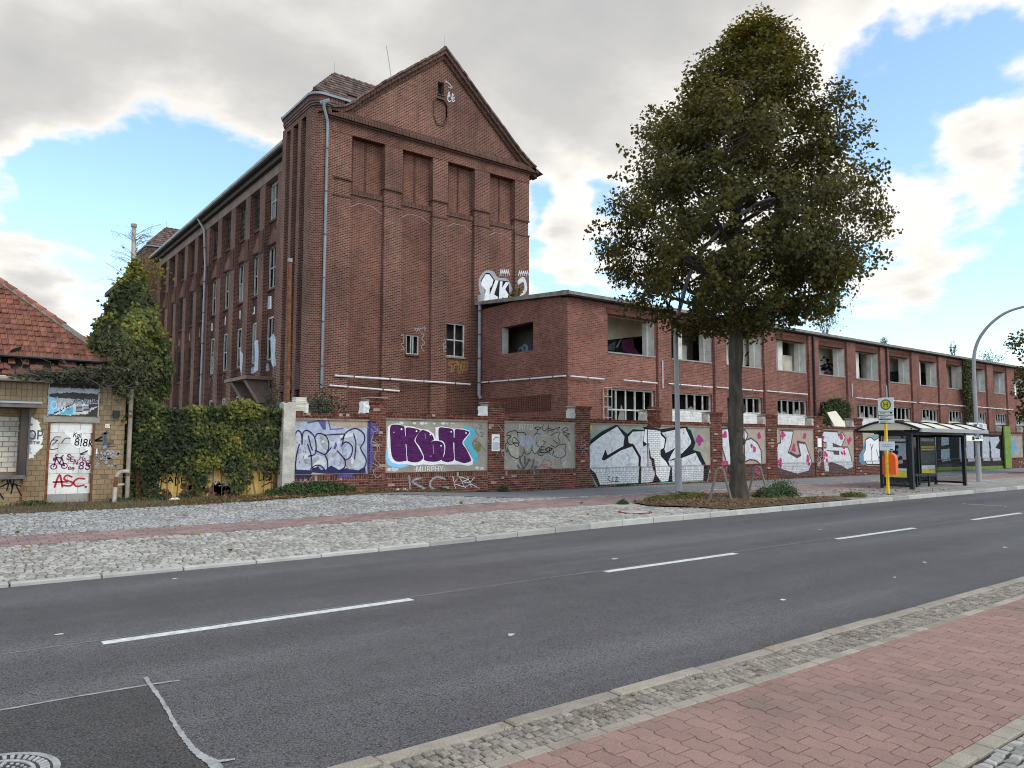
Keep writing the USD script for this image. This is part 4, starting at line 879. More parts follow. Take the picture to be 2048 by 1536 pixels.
def poly(pts): return P(pts).buffer(0)
def line(pts, w): return sg.LineString(pts).buffer(w / 2, 4)
def blobs(c, r, n, seed):
    g = np.random.default_rng(seed); return unary_union([sg.Point(*(np.array(c) + g.normal(0, r * .55, 2))).buffer(r * g.uniform(.35, .7), 4) for _ in range(n)])
def text(s, x, z, h, sx=1.0, bold=False, rot=0, shear=0):
    m = meshkit.text_mesh(s, h, .001, bold); t = m.vertices[m.faces]; t = t[np.abs(np.cross(t[:, 1] - t[:, 0], t[:, 2] - t[:, 0])[:, 2]) > 1e-9]
    u = unary_union([P(q[:, :2]).buffer(1e-5) for q in t]); u = affinity.scale(u, sx, 1, origin=(0, 0)); u = affinity.skew(u, shear, 0, origin=(0, 0)); return affinity.translate(affinity.rotate(u, rot, origin=(0, 0)), x, z)
# bay 1: silver bubble letters outlined in navy
g = W(580, 820, 9.035)
body = poly(g([(60, 400), (150, 360), (215, 430), (300, 350), (420, 420), (520, 410), (700, 440), (960, 430), (1050, 350), (1200, 330), (1330, 420), (1340, 560), (1280, 690), (1370, 880), (1350, 1040), (1250, 1090), (1000, 1080), (620, 1090), (350, 1110), (90, 1080), (50, 900), (40, 650)], True))
spray('paint', poly(g([(60, 230), (1390, 210), (1390, 1130), (60, 1130)])), 'beige', 0, both=False)
spray('paint', poly(g([(120, 250), (500, 180), (640, 230), (960, 330), (1390, 320), (1390, 1150), (40, 1150), (40, 420)])), 'silver_blue', 1)
spray('paint', body, 'silver', 2)
for pts in [[(500, 190), (640, 190), (650, 350), (600, 360)], [(300, 215), (520, 185), (530, 205), (320, 245)], [(700, 190), (740, 340), (960, 325), (960, 345), (720, 360), (690, 200)], [(60, 1070), (380, 1090), (460, 1000), (560, 1010), (640, 1080), (740, 1000), (880, 1080), (1020, 1050), (1240, 1090), (1360, 1040), (1370, 1140), (1100, 1190), (850, 1210), (800, 1160), (400, 1130), (330, 1240), (60, 1225)], [(780, 700), (830, 560), (850, 640), (820, 710)]]: spray('paint', poly(g(pts)), 'violet' if pts[0][1] < 1000 else 'navy', 3)
spray('paint', poly(g([(830, 1150), (1130, 1140), (1120, 1225), (860, 1215)])), 'violet', 4)
for pts in [[(75, 720), (80, 480), (140, 370), (205, 440), (215, 620)], [(215, 600), (225, 440), (285, 365), (390, 420), (450, 520), (470, 700), (440, 800), (340, 830)], [(330, 470), (370, 640), (400, 720)], [(165, 620), (120, 800), (95, 1000), (105, 1080)], [(315, 620), (370, 780), (385, 900), (395, 1050)], [(455, 480), (500, 425), (620, 450), (690, 560), (690, 700), (630, 800), (540, 770), (460, 730)], [(620, 455), (950, 435), (965, 480), (920, 540)], [(640, 800), (690, 740), (740, 680)], [(630, 820), (670, 900), (680, 1050)], [(850, 735), (980, 890), (990, 1020), (900, 1090)], [(930, 640), (1000, 575), (1090, 620), (1130, 700), (1090, 840), (1010, 900), (980, 880)], [(945, 610), (985, 440), (1080, 360), (1200, 335), (1330, 430), (1340, 560), (1275, 690), (1370, 880), (1350, 1020), (1250, 1090)], [(1145, 430), (1185, 600), (1165, 880)], [(370, 1070), (460, 1000), (560, 1010), (620, 1080)]]: spray('paint', line(g(pts, True, False), .034), 'navy', 13)
gq = np.random.default_rng(33)
for k in range(44):
    x, y = gq.uniform(80, 1340), gq.uniform(330, 1060); w_, h_ = gq.uniform(30, 150), gq.uniform(12, 60); a_ = gq.uniform(0, 3.1)
    sh_ = affinity.rotate(affinity.scale(sg.Point(*g([(x, y)])[0]).buffer(1), w_ / 9.035 * .0145, h_ / 9.035 * .0145), math.degrees(a_))
    spray('paint', sh_.intersection(body.buffer(-.02)), ['silver_blue', 'chrome', 'violet_pale', 'grey_light', 'silver_blue'][k % 5], 3 + .2 * k, both=False)
for k in range(26):
    x, y = rng.uniform(110, 430), rng.uniform(560, 980); spray('paint', line(g([(x, y), (x + rng.uniform(-18, 18), y + rng.uniform(-30, 30))]), .012), 'grey', 14)
for pts in [[(180, 1260), (180, 1390)], [(240, 1280), (205, 1330), (215, 1390), (250, 1390)], [(290, 1250), (290, 1400)], [(410, 1180), (300, 1330), (400, 1390)], [(1400, 300), (1480, 420), (1440, 600), (1560, 680), (1500, 860), (1600, 1000), (1480, 1100), (1550, 1220), (1640, 1150)], [(1480, 300), (1560, 370), (1470, 400)], [(1440, 560), (1640, 640)], [(1520, 540), (1600, 720), (1500, 760)], [(1580, 460), (1690, 480)], [(1470, 960), (1640, 1060)]]: spray('paint', line(g(pts, True, False), .018), 'grey_light', 5)
spray('paint', poly(g([(1400, 260), (1470, 240), (1590, 320), (1580, 420), (1480, 420), (1470, 700), (1500, 880), (1460, 1050), (1400, 1080)], True)), 'violet', 2)
# bay 2: purple bubble letters with white rim
g = W(765, 830, 9.309)
spray('paint', poly(g([(60, 700), (100, 640), (500, 880), (430, 960), (300, 985), (120, 940), (60, 830)], True)), 'sky', 1, both=False)
spray('paint', poly(g([(1500, 240), (1620, 225), (1740, 310), (1700, 400), (1650, 480), (1720, 640), (1770, 740), (1750, 860), (1690, 890), (1640, 700), (1500, 500)], True)), 'cyan', 1, both=False)
white_rim = poly(g([(95, 215), (170, 170), (280, 155), (400, 200), (560, 215), (700, 260), (850, 275), (950, 350), (985, 450), (985, 230), (1100, 210), (1340, 255), (1480, 250), (1620, 290), (1630, 340), (1500, 510), (1570, 640), (1690, 830), (1680, 920), (1600, 945), (1440, 920), (1200, 925), (1080, 910), (900, 935), (760, 920), (600, 945), (450, 915), (300, 920), (180, 890), (110, 800), (85, 560)]))
spray('paint', white_rim, 'white', 2, both=False)
K1 = [(145, 215), (250, 178), (380, 200), (415, 250), (425, 400), (430, 560), (455, 820), (400, 860), (280, 870), (200, 820), (160, 700), (145, 480)]
K1b = [(432, 245), (560, 240), (690, 275), (690, 310), (595, 460), (640, 560), (740, 740), (750, 810), (690, 865), (600, 882), (500, 865), (462, 820), (440, 560), (440, 440)]
BB = [(715, 290), (820, 300), (920, 370), (955, 460), (900, 490), (1000, 480), (1110, 510), (1150, 600), (1130, 760), (1080, 840), (980, 870), (860, 865), (775, 835), (765, 760), (690, 590), (612, 465)]
K2 = [(1050, 245), (1180, 240), (1310, 275), (1325, 420), (1320, 560), (1330, 820), (1260, 870), (1180, 875), (1095, 835), (1150, 740), (1165, 560), (1110, 480), (1050, 460)]
K2b = [(1345, 275), (1460, 268), (1590, 300), (1610, 340), (1487, 505), (1560, 640), (1645, 820), (1620, 870), (1520, 895), (1400, 860), (1345, 810), (1335, 520), (1340, 420)]
for q in ([(405, 375), (455, 375), (455, 560), (415, 560)], [(1310, 410), (1350, 410), (1350, 520), (1305, 520)]): spray('paint', poly(g(q)), 'purple', 2.5, both=False)
for q in (K1, K1b, BB, K2, K2b): spray('paint', poly(g(q, True)), 'purple', 3, both=False)
for k in range(70):
    x, y = rng.uniform(170, 1560), rng.uniform(300, 830); q = line(g([(x, y), (x + rng.uniform(40, 130), y + rng.uniform(-6, 6))]), .007)
    spray('paint', q.intersection(unary_union([poly(g(c, True)).buffer(-.03) for c in (K1, K1b, BB, K2, K2b)])), 'purple_light', 4, both=False)
for x, y in [(352, 265), (632, 300), (890, 362), (1087, 572), (1277, 312), (1552, 335)]: spray('paint', sg.Point(*g([(x, y)])[0]).buffer(.028), 'white', 5, both=False)
for x, y in [(210, 322), (898, 765)]: spray('paint', sg.Point(*g([(x, y)])[0]).buffer(.015), 'white', 5, both=False)
for pts in [[(790, 350), (800, 430)], [(940, 565), (945, 715)], [(425, 390), (418, 250)], [(435, 545), (455, 840)], [(1330, 420), (1340, 280)], [(1317, 510), (1340, 830)]]: spray('paint', line(g(pts), .02), 'grey_light' if pts[0][0] in (790, 940) else 'white', 5, both=False)
sx = g([(580, 1060), (1160, 1060)]); tx = text('\u00b7MURPHY\u00b7', 0, 0, .165, 1.0); wd = tx.bounds[2]
spray('paint', affinity.translate(affinity.scale(tx, (sx[1][0] - sx[0][0]) / wd, 1, origin=(0, 0)), sx[0][0], sx[0][1]), 'white', 4)
for pts in [[(480, 1140), (500, 1380)], [(690, 1170), (540, 1240), (770, 1370)], [(1140, 1190), (1000, 1150), (880, 1230), (880, 1340), (980, 1390)]]: spray('paint', line(g(pts, True, False), .07), 'grey_light', 4)
for pts in [[(1290, 1140), (1340, 1370)], [(1330, 1240), (1410, 1140), (1580, 1200), (1450, 1235)], [(1310, 1275), (1530, 1345), (1630, 1270), (1440, 1230)], [(1410, 1140), (1520, 1360)], [(1570, 1150), (1630, 1330)], [(1690, 1160), (1600, 1270), (1780, 1360)], [(1310, 1280), (1410, 1140)]]: spray('paint', line(g(pts), .022), 'white', 4)
for pts in [[(1755, 220), (1735, 300), (1795, 390)], [(1790, 180), (1850, 200), (1800, 250), (1870, 260)], [(1820, 330), (1880, 340), (1830, 400), (1880, 400)], [(1670, 530), (1770, 420)], [(1670, 535), (1720, 640)], [(1700, 480), (1800, 520), (1920, 680)]]: spray('paint', line(g(pts, True, False), .022), 'grey', 4)
spray('paint', poly(g([(1720, 540), (1820, 540), (1830, 620), (1780, 700), (1740, 640)], True)), 'olive', 2)
for x, y, r in [(350, 150, 45), (595, 155, 38), (735, 155, 50), (810, 155, 32), (960, 160, 30), (1130, 155, 45), (1200, 158, 30), (1290, 152, 25), (1330, 158, 20), (230, 1010, 70), (130, 1015, 50), (1760, 985, 50), (1850, 990, 45), (1840, 1040, 60)]: spray('paint', affinity.scale(sg.Point(*g([(x, y)])[0]).buffer(r / 9.309 * .016, 3), 1, .55), 'chrome', 1, both=False)
# notice on the pier
pz = onY(1008 - 21, 868, YPR)
obj('paper_notice', MB().box(14.40, 14.72, YPR - .016, YPR - .010, 1.50, 2.05), M['sign_white'], wall, label='small white paper notice with a red and blue emblem pinned to a wall pier')
obj('notice_print', MB().flat(unary_union([line([(14.46, 1.86), (14.56, 1.96), (14.66, 1.93)], .03)]), YPR - .018), M['paint_red_dull'], wall)
obj('notice_print', MB().flat(unary_union([sg.box(14.43, 1.55 + .035 * k, 14.43 + .22 + .04 * (k % 3), 1.565 + .035 * k) for k in range(7)]), YPR - .018), M['ink_blue'], wall)
# bay 3: thin black outline piece and many tags
g = W(990, 830, 9.911)
for pts in [[(235, 420), (250, 350), (400, 310), (440, 350), (455, 440)], [(440, 345), (560, 345), (605, 380), (600, 450)], [(235, 400), (310, 420), (240, 500), (290, 590), (370, 560)], [(335, 540), (375, 440), (480, 550), (340, 540)], [(370, 570), (450, 560), (465, 600), (430, 620), (370, 575)], [(250, 545), (200, 600), (235, 740), (245, 650)], [(265, 690), (300, 790), (400, 855), (480, 850), (540, 800), (575, 720), (570, 640)], [(570, 720), (620, 775), (700, 745), (730, 650), (735, 560)], [(735, 690), (780, 770), (830, 740), (870, 690)], [(830, 750), (880, 805), (950, 790)], [(1100, 410), (1180, 360), (1290, 340), (1250, 440), (1290, 530), (1240, 560), (1160, 500)], [(1110, 600), (1200, 640), (1240, 600), (1400, 580), (1380, 700), (1400, 720), (1390, 800), (1290, 860)], [(1180, 800), (1200, 830), (1290, 850)], [(945, 510), (1000, 540), (950, 600)], [(820, 540), (840, 610), (870, 620)], [(1030, 360), (1060, 310), (1150, 320)], [(780, 260), (850, 235), (915, 260), (850, 285), (780, 262)], [(845, 290), (830, 370), (905, 380)], [(770, 400), (830, 350)], [(960, 190), (935, 260), (980, 320), (1060, 260), (1150, 290), (1280, 240), (1230, 310)], [(1060, 200), (1050, 290)], [(1330, 340), (1450, 480), (1480, 520)], [(1320, 300), (1400, 250), (1450, 300), (1350, 330), (1480, 380), (1400, 400), (1470, 440)]]: spray('paint', line(g(pts, True, False), .026), 'black', 3)
spray('paint', poly(g([(460, 440), (620, 400), (730, 450), (740, 560), (650, 720), (560, 640), (480, 560)], True)), 'grey_light', 1)
for pts in [[(480, 440), (560, 460), (500, 560), (570, 590)], [(600, 420), (650, 560), (690, 420), (760, 560), (820, 400), (900, 600)], [(640, 700), (720, 560), (790, 660)], [(820, 390), (1000, 410), (1100, 440)], [(940, 840), (1020, 790), (1000, 900)], [(1060, 790), (1180, 880)], [(1180, 790), (1230, 740), (1240, 830)], [(1290, 690), (1380, 740), (1230, 880)], [(1340, 850), (1460, 960)]]: spray('paint', line(g(pts, True, False), .022), 'silver', 4)
for pts in [[(880, 650), (870, 760)], [(915, 620), (900, 740)], [(905, 630), (975, 630)], [(900, 690), (960, 690)], [(900, 740), (980, 750)], [(1060, 640), (990, 680), (1050, 730), (985, 750)], [(1080, 640), (1070, 760)], [(1080, 650), (1140, 670), (1080, 710)], [(1165, 710), (1140, 790)]]: spray('paint', line(g(pts), .035), 'black', 5)
spray('paint', text('PiTTO', *g([(475, 290)])[0], .2, .75), 'chrome', 3)
for pts in [[(490, 830), (500, 920), (560, 1040)], [(590, 830), (590, 960)], [(450, 1000), (500, 1070), (570, 1060), (680, 880)], [(770, 900), (740, 1010), (700, 1120)], [(780, 1030), (830, 1030), (780, 1070), (820, 1200)]]: spray('paint', line(g(pts, True, False), .075), 'grey', 4)
for pts in [[(620, 880), (660, 870), (700, 910), (760, 870)], [(800, 940), (850, 930), (840, 990)], [(890, 990), (1040, 985)], [(940, 960), (970, 890), (1040, 900)], [(1060, 900), (1130, 960), (1080, 1010)], [(1180, 870), (1190, 990)], [(960, 1020), (1130, 1050), (1070, 1060)], [(1290, 900), (1320, 960)], [(860, 1040), (900, 1010)], [(560, 1170), (760, 1290)]]: spray('paint', line(g(pts, True, False), .026), 'red_dull', 4)
for q in ([(330, 380), (380, 410), (405, 540), (462, 590), (468, 700), (462, 845), (390, 852), (310, 780), (262, 660), (270, 600), (330, 560)], [(320, 830), (420, 870), (440, 920), (400, 970), (370, 900)], [(1440, 520), (1480, 560), (1510, 700), (1550, 780), (1500, 730), (1450, 640)], [(1310, 900), (1420, 920), (1440, 1010), (1380, 1040), (1330, 980)], [(170, 1020), (270, 1040), (260, 1055), (180, 1045)], [(200, 830), (250, 840), (240, 890), (205, 880)]):
    r_ = sg.LinearRing(g(q)); gg_ = np.random.default_rng(len(q)); pts_ = np.array([r_.interpolate(k / 70, True).coords[0] for k in range(70)]); spray('bare_plaster', P(pts_ + gg_.normal(0, .014, pts_.shape)).buffer(0), 'plaster_pale', 0, both=False)
for pts in [[(1690, 520), (1660, 640)], [(1670, 520), (1750, 510)], [(1670, 610), (1760, 590), (1670, 660)], [(1770, 540), (1750, 660), (1820, 660)], [(1720, 690), (1680, 780)], [(1720, 690), (1790, 790)], [(40, 200), (130, 330)], [(40, 660), (20, 760)], [(80, 660), (130, 830)], [(1660, 400), (1700, 440)]]: spray('paint', line(g(pts), .022), 'grey_light', 3)
# bay 4: large white angular letters outlined in black with a green rim
g = W(1165, 835, 7.877)
spray('paint', poly(g([(88, 370), (300, 190), (540, 95), (700, 230), (800, 165), (940, 175), (950, 135), (1220, 165), (1220, 200), (1400, 150), (1640, 110), (1700, 190), (1730, 200), (1790, 400), (1770, 500), (1850, 510), (1960, 780), (1990, 830), (1960, 1000), (200, 1090), (90, 830)])), 'mint', 0)
blk = poly(g([(88, 380), (300, 220), (540, 110), (600, 170), (705, 260), (800, 182), (975, 200), (950, 150), (1060, 140), (1220, 185), (1400, 160), (1650, 115), (1660, 180), (1700, 190), (1780, 400), (1740, 510), (1850, 540), (1980, 820), (1950, 1000), (1885, 1000), (1870, 700), (1400, 1015), (1330, 1015), (860, 1050), (265, 1080), (230, 1090), (95, 840)]))
spray('paint', blk, 'black', 1)
S1 = [(88, 455), (300, 290), (545, 142), (665, 310), (640, 450), (390, 595), (360, 500), (300, 660), (340, 680), (600, 520), (780, 455), (880, 620), (890, 820), (860, 1030), (265, 1065), (190, 880), (90, 790)]
A1 = [(715, 310), (790, 225), (975, 215), (950, 380), (955, 460), (1010, 430), (1030, 400), (1040, 640), (1080, 660), (1110, 830), (1130, 900), (1090, 1010), (905, 1035), (920, 620), (800, 420), (725, 400)]
A2 = [(985, 185), (1060, 190), (1215, 215), (1220, 250), (1310, 330), (1280, 480), (1220, 510), (1220, 600), (1310, 690), (1370, 790), (1335, 1000), (1220, 1010), (1140, 890), (1120, 650), (1070, 630), (1045, 500), (1010, 420), (960, 370)]
R1 = [(1245, 240), (1480, 190), (1620, 165), (1710, 370), (1700, 430), (1570, 560), (1450, 640), (1340, 690), (1460, 480), (1310, 560), (1290, 500), (1325, 330)]
R2 = [(1350, 690), (1560, 640), (1780, 555), (1895, 780), (1885, 990), (1400, 1005), (1390, 790)]
for q, c in ((S1, 'chrome'), (A1, 'chrome'), (A2, 'white'), (R1, 'chrome'), (R2, 'chrome')): spray('paint', poly(g(q)), c, 2)
spray('paint', poly(g([(320, 640), (360, 500), (395, 600), (640, 470), (700, 430), (790, 410), (800, 450), (600, 520), (340, 680)])), 'black', 3)
spray('paint', poly(g([(660, 300), (710, 290), (730, 410), (640, 460)])), 'black', 3)
spray('paint', poly(g([(785, 420), (810, 430), (920, 620), (905, 1040), (860, 1045), (885, 640)])), 'black', 3)
spray('paint', poly(g([(950, 380), (1010, 405), (1000, 430), (960, 455)])), 'black', 3)
spray('paint', poly(g([(1040, 640), (1080, 625), (1115, 650), (1145, 900), (1220, 1015), (1085, 1018), (1130, 880), (1090, 800), (1070, 670)])), 'black', 3)
spray('paint', poly(g([(1215, 240), (1320, 320), (1290, 500), (1310, 570), (1450, 480), (1345, 700), (1395, 800), (1370, 900), (1395, 1010), (1330, 1010), (1375, 800), (1310, 690), (1215, 590), (1215, 510), (1280, 480), (1300, 340), (1215, 260)])), 'black', 3)
spray('paint', poly(g([(1700, 420), (1745, 510), (1600, 620), (1560, 640), (1560, 580)])), 'black', 3)
for pts in [[(385, 940), (420, 920), (390, 980), (450, 1010)], [(450, 930), (460, 1000), (510, 1000), (520, 920)], [(480, 950), (550, 940), (500, 1000), (560, 1000)]]: spray('paint', line(g(pts, True, False), .022), 'black', 4)
spray('paint', blobs(g([(1855, 370)])[0], .17, 16, 5), 'magenta', 2)
for k, ch in enumerate('BEL'): spray('paint', text(ch, *g([(1920, 410 + 85 * k)])[0], .14, .8), 'lime', 2)
spray('paint', blobs(g([(125, 165)])[0], .07, 7, 8), 'yellow', 1)
g0 = np.random.default_rng(5)
for q in (S1, R1, A1, R2):
    c = poly(g(q)).buffer(-.03); x0, z0, x1, z1 = c.bounds
    for k in range(16):
        a = np.array([g0.uniform(x0, x1), g0.uniform(max(z0, .9), z1)]); spray('paint', line(smoothline([a, a + g0.normal(0, .15, 2), a + g0.normal(0, .2, 2)]), .014).intersection(c), 'grey_light', 4, both=False)
for k in range(60):
    x, y = g0.uniform(120, 1850), g0.uniform(220, 980); a = g([(x, y)])[0]; sh_ = affinity.rotate(affinity.scale(sg.Point(*a).buffer(1), g0.uniform(.03, .16), g0.uniform(.008, .03)), g0.uniform(0, 180))
    u_ = unary_union([poly(g(q)).buffer(-.02) for q in (S1, A1, R1, R2)]); spray('paint', sh_.intersection(u_), ['grey_light', 'silver', 'white', 'silver_blue'][k % 4], 5 + .2 * k, both=False)
# bays 5 to 7: white letters with pink flowers on beige
g = W(1420, 840, 6.827)
for q in ([(145, 130), (745, 130), (745, 700), (145, 700)], [(880, 140), (1395, 140), (1395, 720), (890, 720)], [(1510, 160), (1955, 160), (1955, 640), (1510, 640)]): spray('paint', poly(g(q)), 'beige', 0, both=False)
for q in ([(150, 640), (740, 640), (740, 720), (150, 720)], [(900, 640), (1400, 640), (1400, 760), (930, 760)], [(1590, 560), (1960, 640), (1960, 720), (1530, 720)]): spray('paint', poly(g(q)), 'brown_haze', 0)
def letter(pts, smooth=False):
    s = poly(g(pts, smooth)); spray('paint', s.buffer(.07), 'brown_haze', 1); spray('paint', s, 'chrome', 2)
letter([(150, 135), (270, 125), (300, 400), (290, 700), (240, 600), (150, 300)])
letter([(470, 140), (510, 200), (480, 290), (560, 260), (640, 320), (690, 420), (700, 600), (620, 540), (540, 530), (480, 560)])
letter([(960, 155), (1130, 160), (1100, 330), (1060, 450), (1180, 510), (1240, 480), (1200, 300), (1300, 330), (1380, 560), (1330, 690), (1180, 730), (1000, 680), (905, 640), (910, 450), (930, 330), (970, 320)])
spray('paint', poly(g([(1060, 450), (1100, 430), (1190, 480), (1220, 460), (1180, 290), (1300, 300), (1300, 330), (1210, 320), (1245, 490), (1190, 525)])), 'brown_haze', 3)
letter([(1515, 200), (1560, 160), (1740, 170), (1750, 230), (1800, 175), (1840, 240), (1790, 360), (1670, 310), (1680, 370), (1880, 380), (1920, 500), (1940, 640), (1860, 670), (1780, 620), (1640, 570), (1600, 590), (1610, 700), (1560, 700), (1530, 560), (1530, 390), (1590, 390), (1590, 300), (1520, 290)])
spray('paint', poly(g([(1590, 410), (1760, 420), (1765, 480), (1690, 470), (1680, 435), (1590, 420)])), 'brown_haze', 3)
spray('paint', poly(g([(1675, 310), (1780, 355), (1690, 368)])), 'brown_haze', 3)
for k, (x, y) in enumerate([(190, 200), (675, 230), (605, 400), (180, 590), (620, 680), (1000, 215), (1285, 235), (1145, 380), (950, 580), (1335, 560), (1540, 250), (1795, 240), (1900, 280), (1570, 480), (1830, 440)]): spray('paint', blobs(g([(x, y)])[0], .15, 8, k), 'pink', 4)
g0 = np.random.default_rng(9)
for k in range(90):
    x, y = g0.uniform(150, 1950), g0.uniform(150, 680); a = g([(x, y)])[0]; spray('paint', line([a, a + g0.normal(0, .05, 2)], .02), 'grey_light', 5, both=False)
for k in range(40):
    x, y = g0.uniform(1440, 1505), g0.uniform(390, 630); a = g([(x, y)])[0]; spray('paint', line(smoothline([a, a + g0.normal(0, .04, 2), a + g0.normal(0, .06, 2)]), .018), 'chrome', 4)
q = g([(1448, 370), (1500, 250)]); obj('paper_notice', MB().box(q[0][0], q[1][0], YPR - .016, YPR - .012, q[0][1], q[1][1]), M['sign_white'], wall, label='narrow white paper strip pasted on a wall pier')
# bay 8: white letters with black outline on blue
g = W(1700, 780, 5.885)
spray('paint', poly(g([(120, 520), (420, 520), (420, 880), (120, 880)])), 'beige', 0, both=False)
spray('paint', poly(g([(90, 760), (130, 700), (200, 540), (410, 530), (600, 540), (640, 880), (120, 880), (90, 840)])), 'blue', 1)
mm = poly(g([(185, 590), (240, 560), (290, 600), (330, 570), (400, 580), (640, 600), (640, 860), (440, 870), (380, 870), (190, 870), (140, 800), (185, 700)]))
spray('paint', mm.buffer(.09), 'yellow', 2); spray('paint', mm.buffer(.06), 'black', 3); spray('paint', mm, 'white', 4)
for pts in [[(240, 640), (255, 700), (255, 870)], [(270, 640), (250, 700)], [(310, 700), (350, 870)], [(370, 700), (340, 800)], [(165, 690), (185, 640)]]: spray('paint', line(g(pts), .05), 'black', 5)
# wide black mural with grey letters
mur = poly(g([(640, 500), (1800, 505), (1810, 890), (640, 915)])); spray('paint', mur, 'black', 1)
for q in ([(1075, 545), (1160, 560), (1165, 640), (1075, 660)], [(1070, 700), (1170, 690), (1175, 830), (1070, 845)], [(1285, 560), (1360, 550), (1370, 680), (1345, 680), (1340, 840), (1290, 845)], [(1345, 560), (1450, 550), (1460, 840), (1380, 845)], [(1555, 550), (1640, 550), (1640, 830), (1560, 835)], [(1640, 555), (1750, 550), (1760, 600), (1710, 680), (1765, 700), (1765, 830), (1670, 835)], [(700, 560), (800, 560), (800, 840), (700, 845)], [(860, 560), (990, 560), (990, 840), (860, 845)]): spray('paint', poly(g(q)), 'silver', 2)
spray('paint', poly(g([(1630, 610), (1650, 600), (1660, 690), (1640, 690)])), 'black', 3); spray('paint', poly(g([(1640, 720), (1665, 720), (1660, 800), (1640, 800)])), 'black', 3); spray('paint', poly(g([(1340, 600), (1360, 620), (1350, 680), (1338, 680)])), 'black', 3)
spray('paint', poly(g([(640, 915), (1810, 890), (1820, 925), (640, 960)])), 'lime', 1)
spray('paint', poly(g([(1835, 600), (1950, 590), (1920, 650), (2000, 690), (1930, 710), (1910, 790), (1890, 700), (1850, 780), (1830, 760)])), 'blue', 2)
gp = onY(1700 + 1815 / 5.885, 780 + 700 / 5.885, YPR)
obj('green_pier', MB().box(56.5, 57.5, YPR - .14, YPR - .06, .2, 2.98), M['paint_lime'], wall)
# loose things on and behind the wall
# ------------------------------------------------------------------ kiosk house on the left
YK = 20.3
XKR = 3.62
kz = float(zf(2.5, 20.0))
kio = thing('kiosk', 'small ochre tiled kiosk house with a damaged red tiled hipped roof', 'kiosk', (1.2, 22, 0))
door = (onY(94, 900, YK)[0], onY(187, 900, YK)[0], kz, onY(140, 845, YK)[2])
shop = (-1.6, onY(36, 900, YK)[0], onY(20, 945, YK)[2], onY(20, 832, YK)[2])
hole = unary_union([bx(door[0], door[2] - .1, door[1], door[3]), bx(shop[0], shop[2], shop[1], shop[3])])
obj('wall', MB().extr(bx(-3.2, -.1, XKR, 3.2).difference(hole), YK, YK + .3), M['grout'], kio)
obj('wall', MB().box(XKR - .3, XKR, YK + .3, 25.6, -.1, 3.2).box(-3.2, -3.0, YK + .3, 25.6, -.1, 3.2).box(-3.0, XKR - .3, 25.3, 25.6, -.1, 3.2), M['tile_ochre'], kio)
tl = []; th, tw = .118, .165; r = 0; z = kz - .05
bare = sg.Point(3.0, 1.1).buffer(.55)
while z < 3.10:
    w = tw if z < 2.6 else tw * .62; x = -1.4 - (r % 2) * tw / 2 * (z < 2.6); h = th if z < 2.6 else th * 1.35
    while x < XKR:
        a, b = max(x, -1.4), min(x + w, XKR - .002); c = bx(a, z, b, z + h)
        if b - a > .03 and not hole.intersects(c):
            mb = MB(); o = rng.normal(0, .0015); gone = rng.random() < (.45 if sg.Point((a + b) / 2, z).distance(sg.Point(3.05, 1.15)) < .42 else .03)
            if not gone: mb.bev(a + .004, b - .004, YK - .012 + o, YK + .004, z + .004, z + h - .004, .004, rng.random(), 'y', .002); tl.append(((a + b) / 2 - 2.2, z - 1.5, mb))
        elif b - a > .03 and not hole.contains(c):
            for pz in ([c.difference(hole)] if c.difference(hole).area > .004 else []):
                mb = MB(); mb.extr(pz.buffer(-.004), YK - .011, YK + .004, 'y', rng.random()); tl.append(((a + b) / 2 - 2.2, z - 1.5, mb))
        x += w
    z += h; r += 1
laid(kio, 'wall_tile', tl, M['tile_ochre'])
# bricked-up doorway
dr = obj('bricked_up_door', MB().box(door[0], door[1], YK + .06, YK + .25, door[2] - .1, door[3]), M['concrete'], kio)
zr = door[2]; k = 0
rows = np.linspace(kz - .02, door[3] - .01, 9)
for k in range(8):
    x = door[0] - (k % 2) * .22
    while x < door[1]:
        a, b = max(x, door[0] + .03), min(x + .44, door[1] - .03)
        if b - a > .06: m = MB(); m.bev(a + .003, b - .003, YK + .035, YK + .07, rows[k] + .003, rows[k + 1] - .003, .004, rng.random() * (.3 if k < 1 else 1), 'y', .003); obj('block', m, M['block_white' if k > 0 else 'concrete'], dr)
        x += .44
for x in (door[0], door[1] - .035): obj('door_frame', MB().box(x, x + .045, YK - .025, YK + .2, kz - .05, door[3]), M['rust'], kio)
obj('door_lintel', MB().box(door[0] - .1, door[1] + .1, YK - .016, YK + .2, door[3] + .002, door[3] + .16), M['tile_bare'], kio)
def K(ox, oy, s, y):
    return lambda pts: np.array([onY(ox + a / s, oy + b / s, y)[[0, 2]] for a, b in pts])
def mark(shape, y, col, parent, name='paint'):
    m = MB().flat(shape.buffer(0), y, 'y')
    if m.v: return obj(name, m, paints[col] if col in paints else M[col], parent)
g = K(80, 760, 6.144, YK + .03)
yd = YK + .031
for pts in [[(165, 1255), (330, 1250)], [(180, 1315), (240, 1165), (275, 1310)], [(390, 1190), (330, 1170), (300, 1220), (400, 1260), (370, 1300), (290, 1295)], [(545, 1215), (470, 1210), (415, 1255), (450, 1305), (540, 1290)]]: mark(line(smoothline(g(pts)), .04), yd, 'red', dr)
mark(sg.Point(*g([(562, 1313)])[0]).buffer(.028), yd, 'red', dr)
for c, r_ in [((168, 1065), 42), ((300, 1055), 42)]: rr = abs(g([(c[0] + r_, c[1])])[0][0] - g([c])[0][0]); mark(sg.Point(*g([c])[0]).buffer(rr).difference(sg.Point(*g([c])[0]).buffer(rr - .022)), yd, 'maroon', dr)
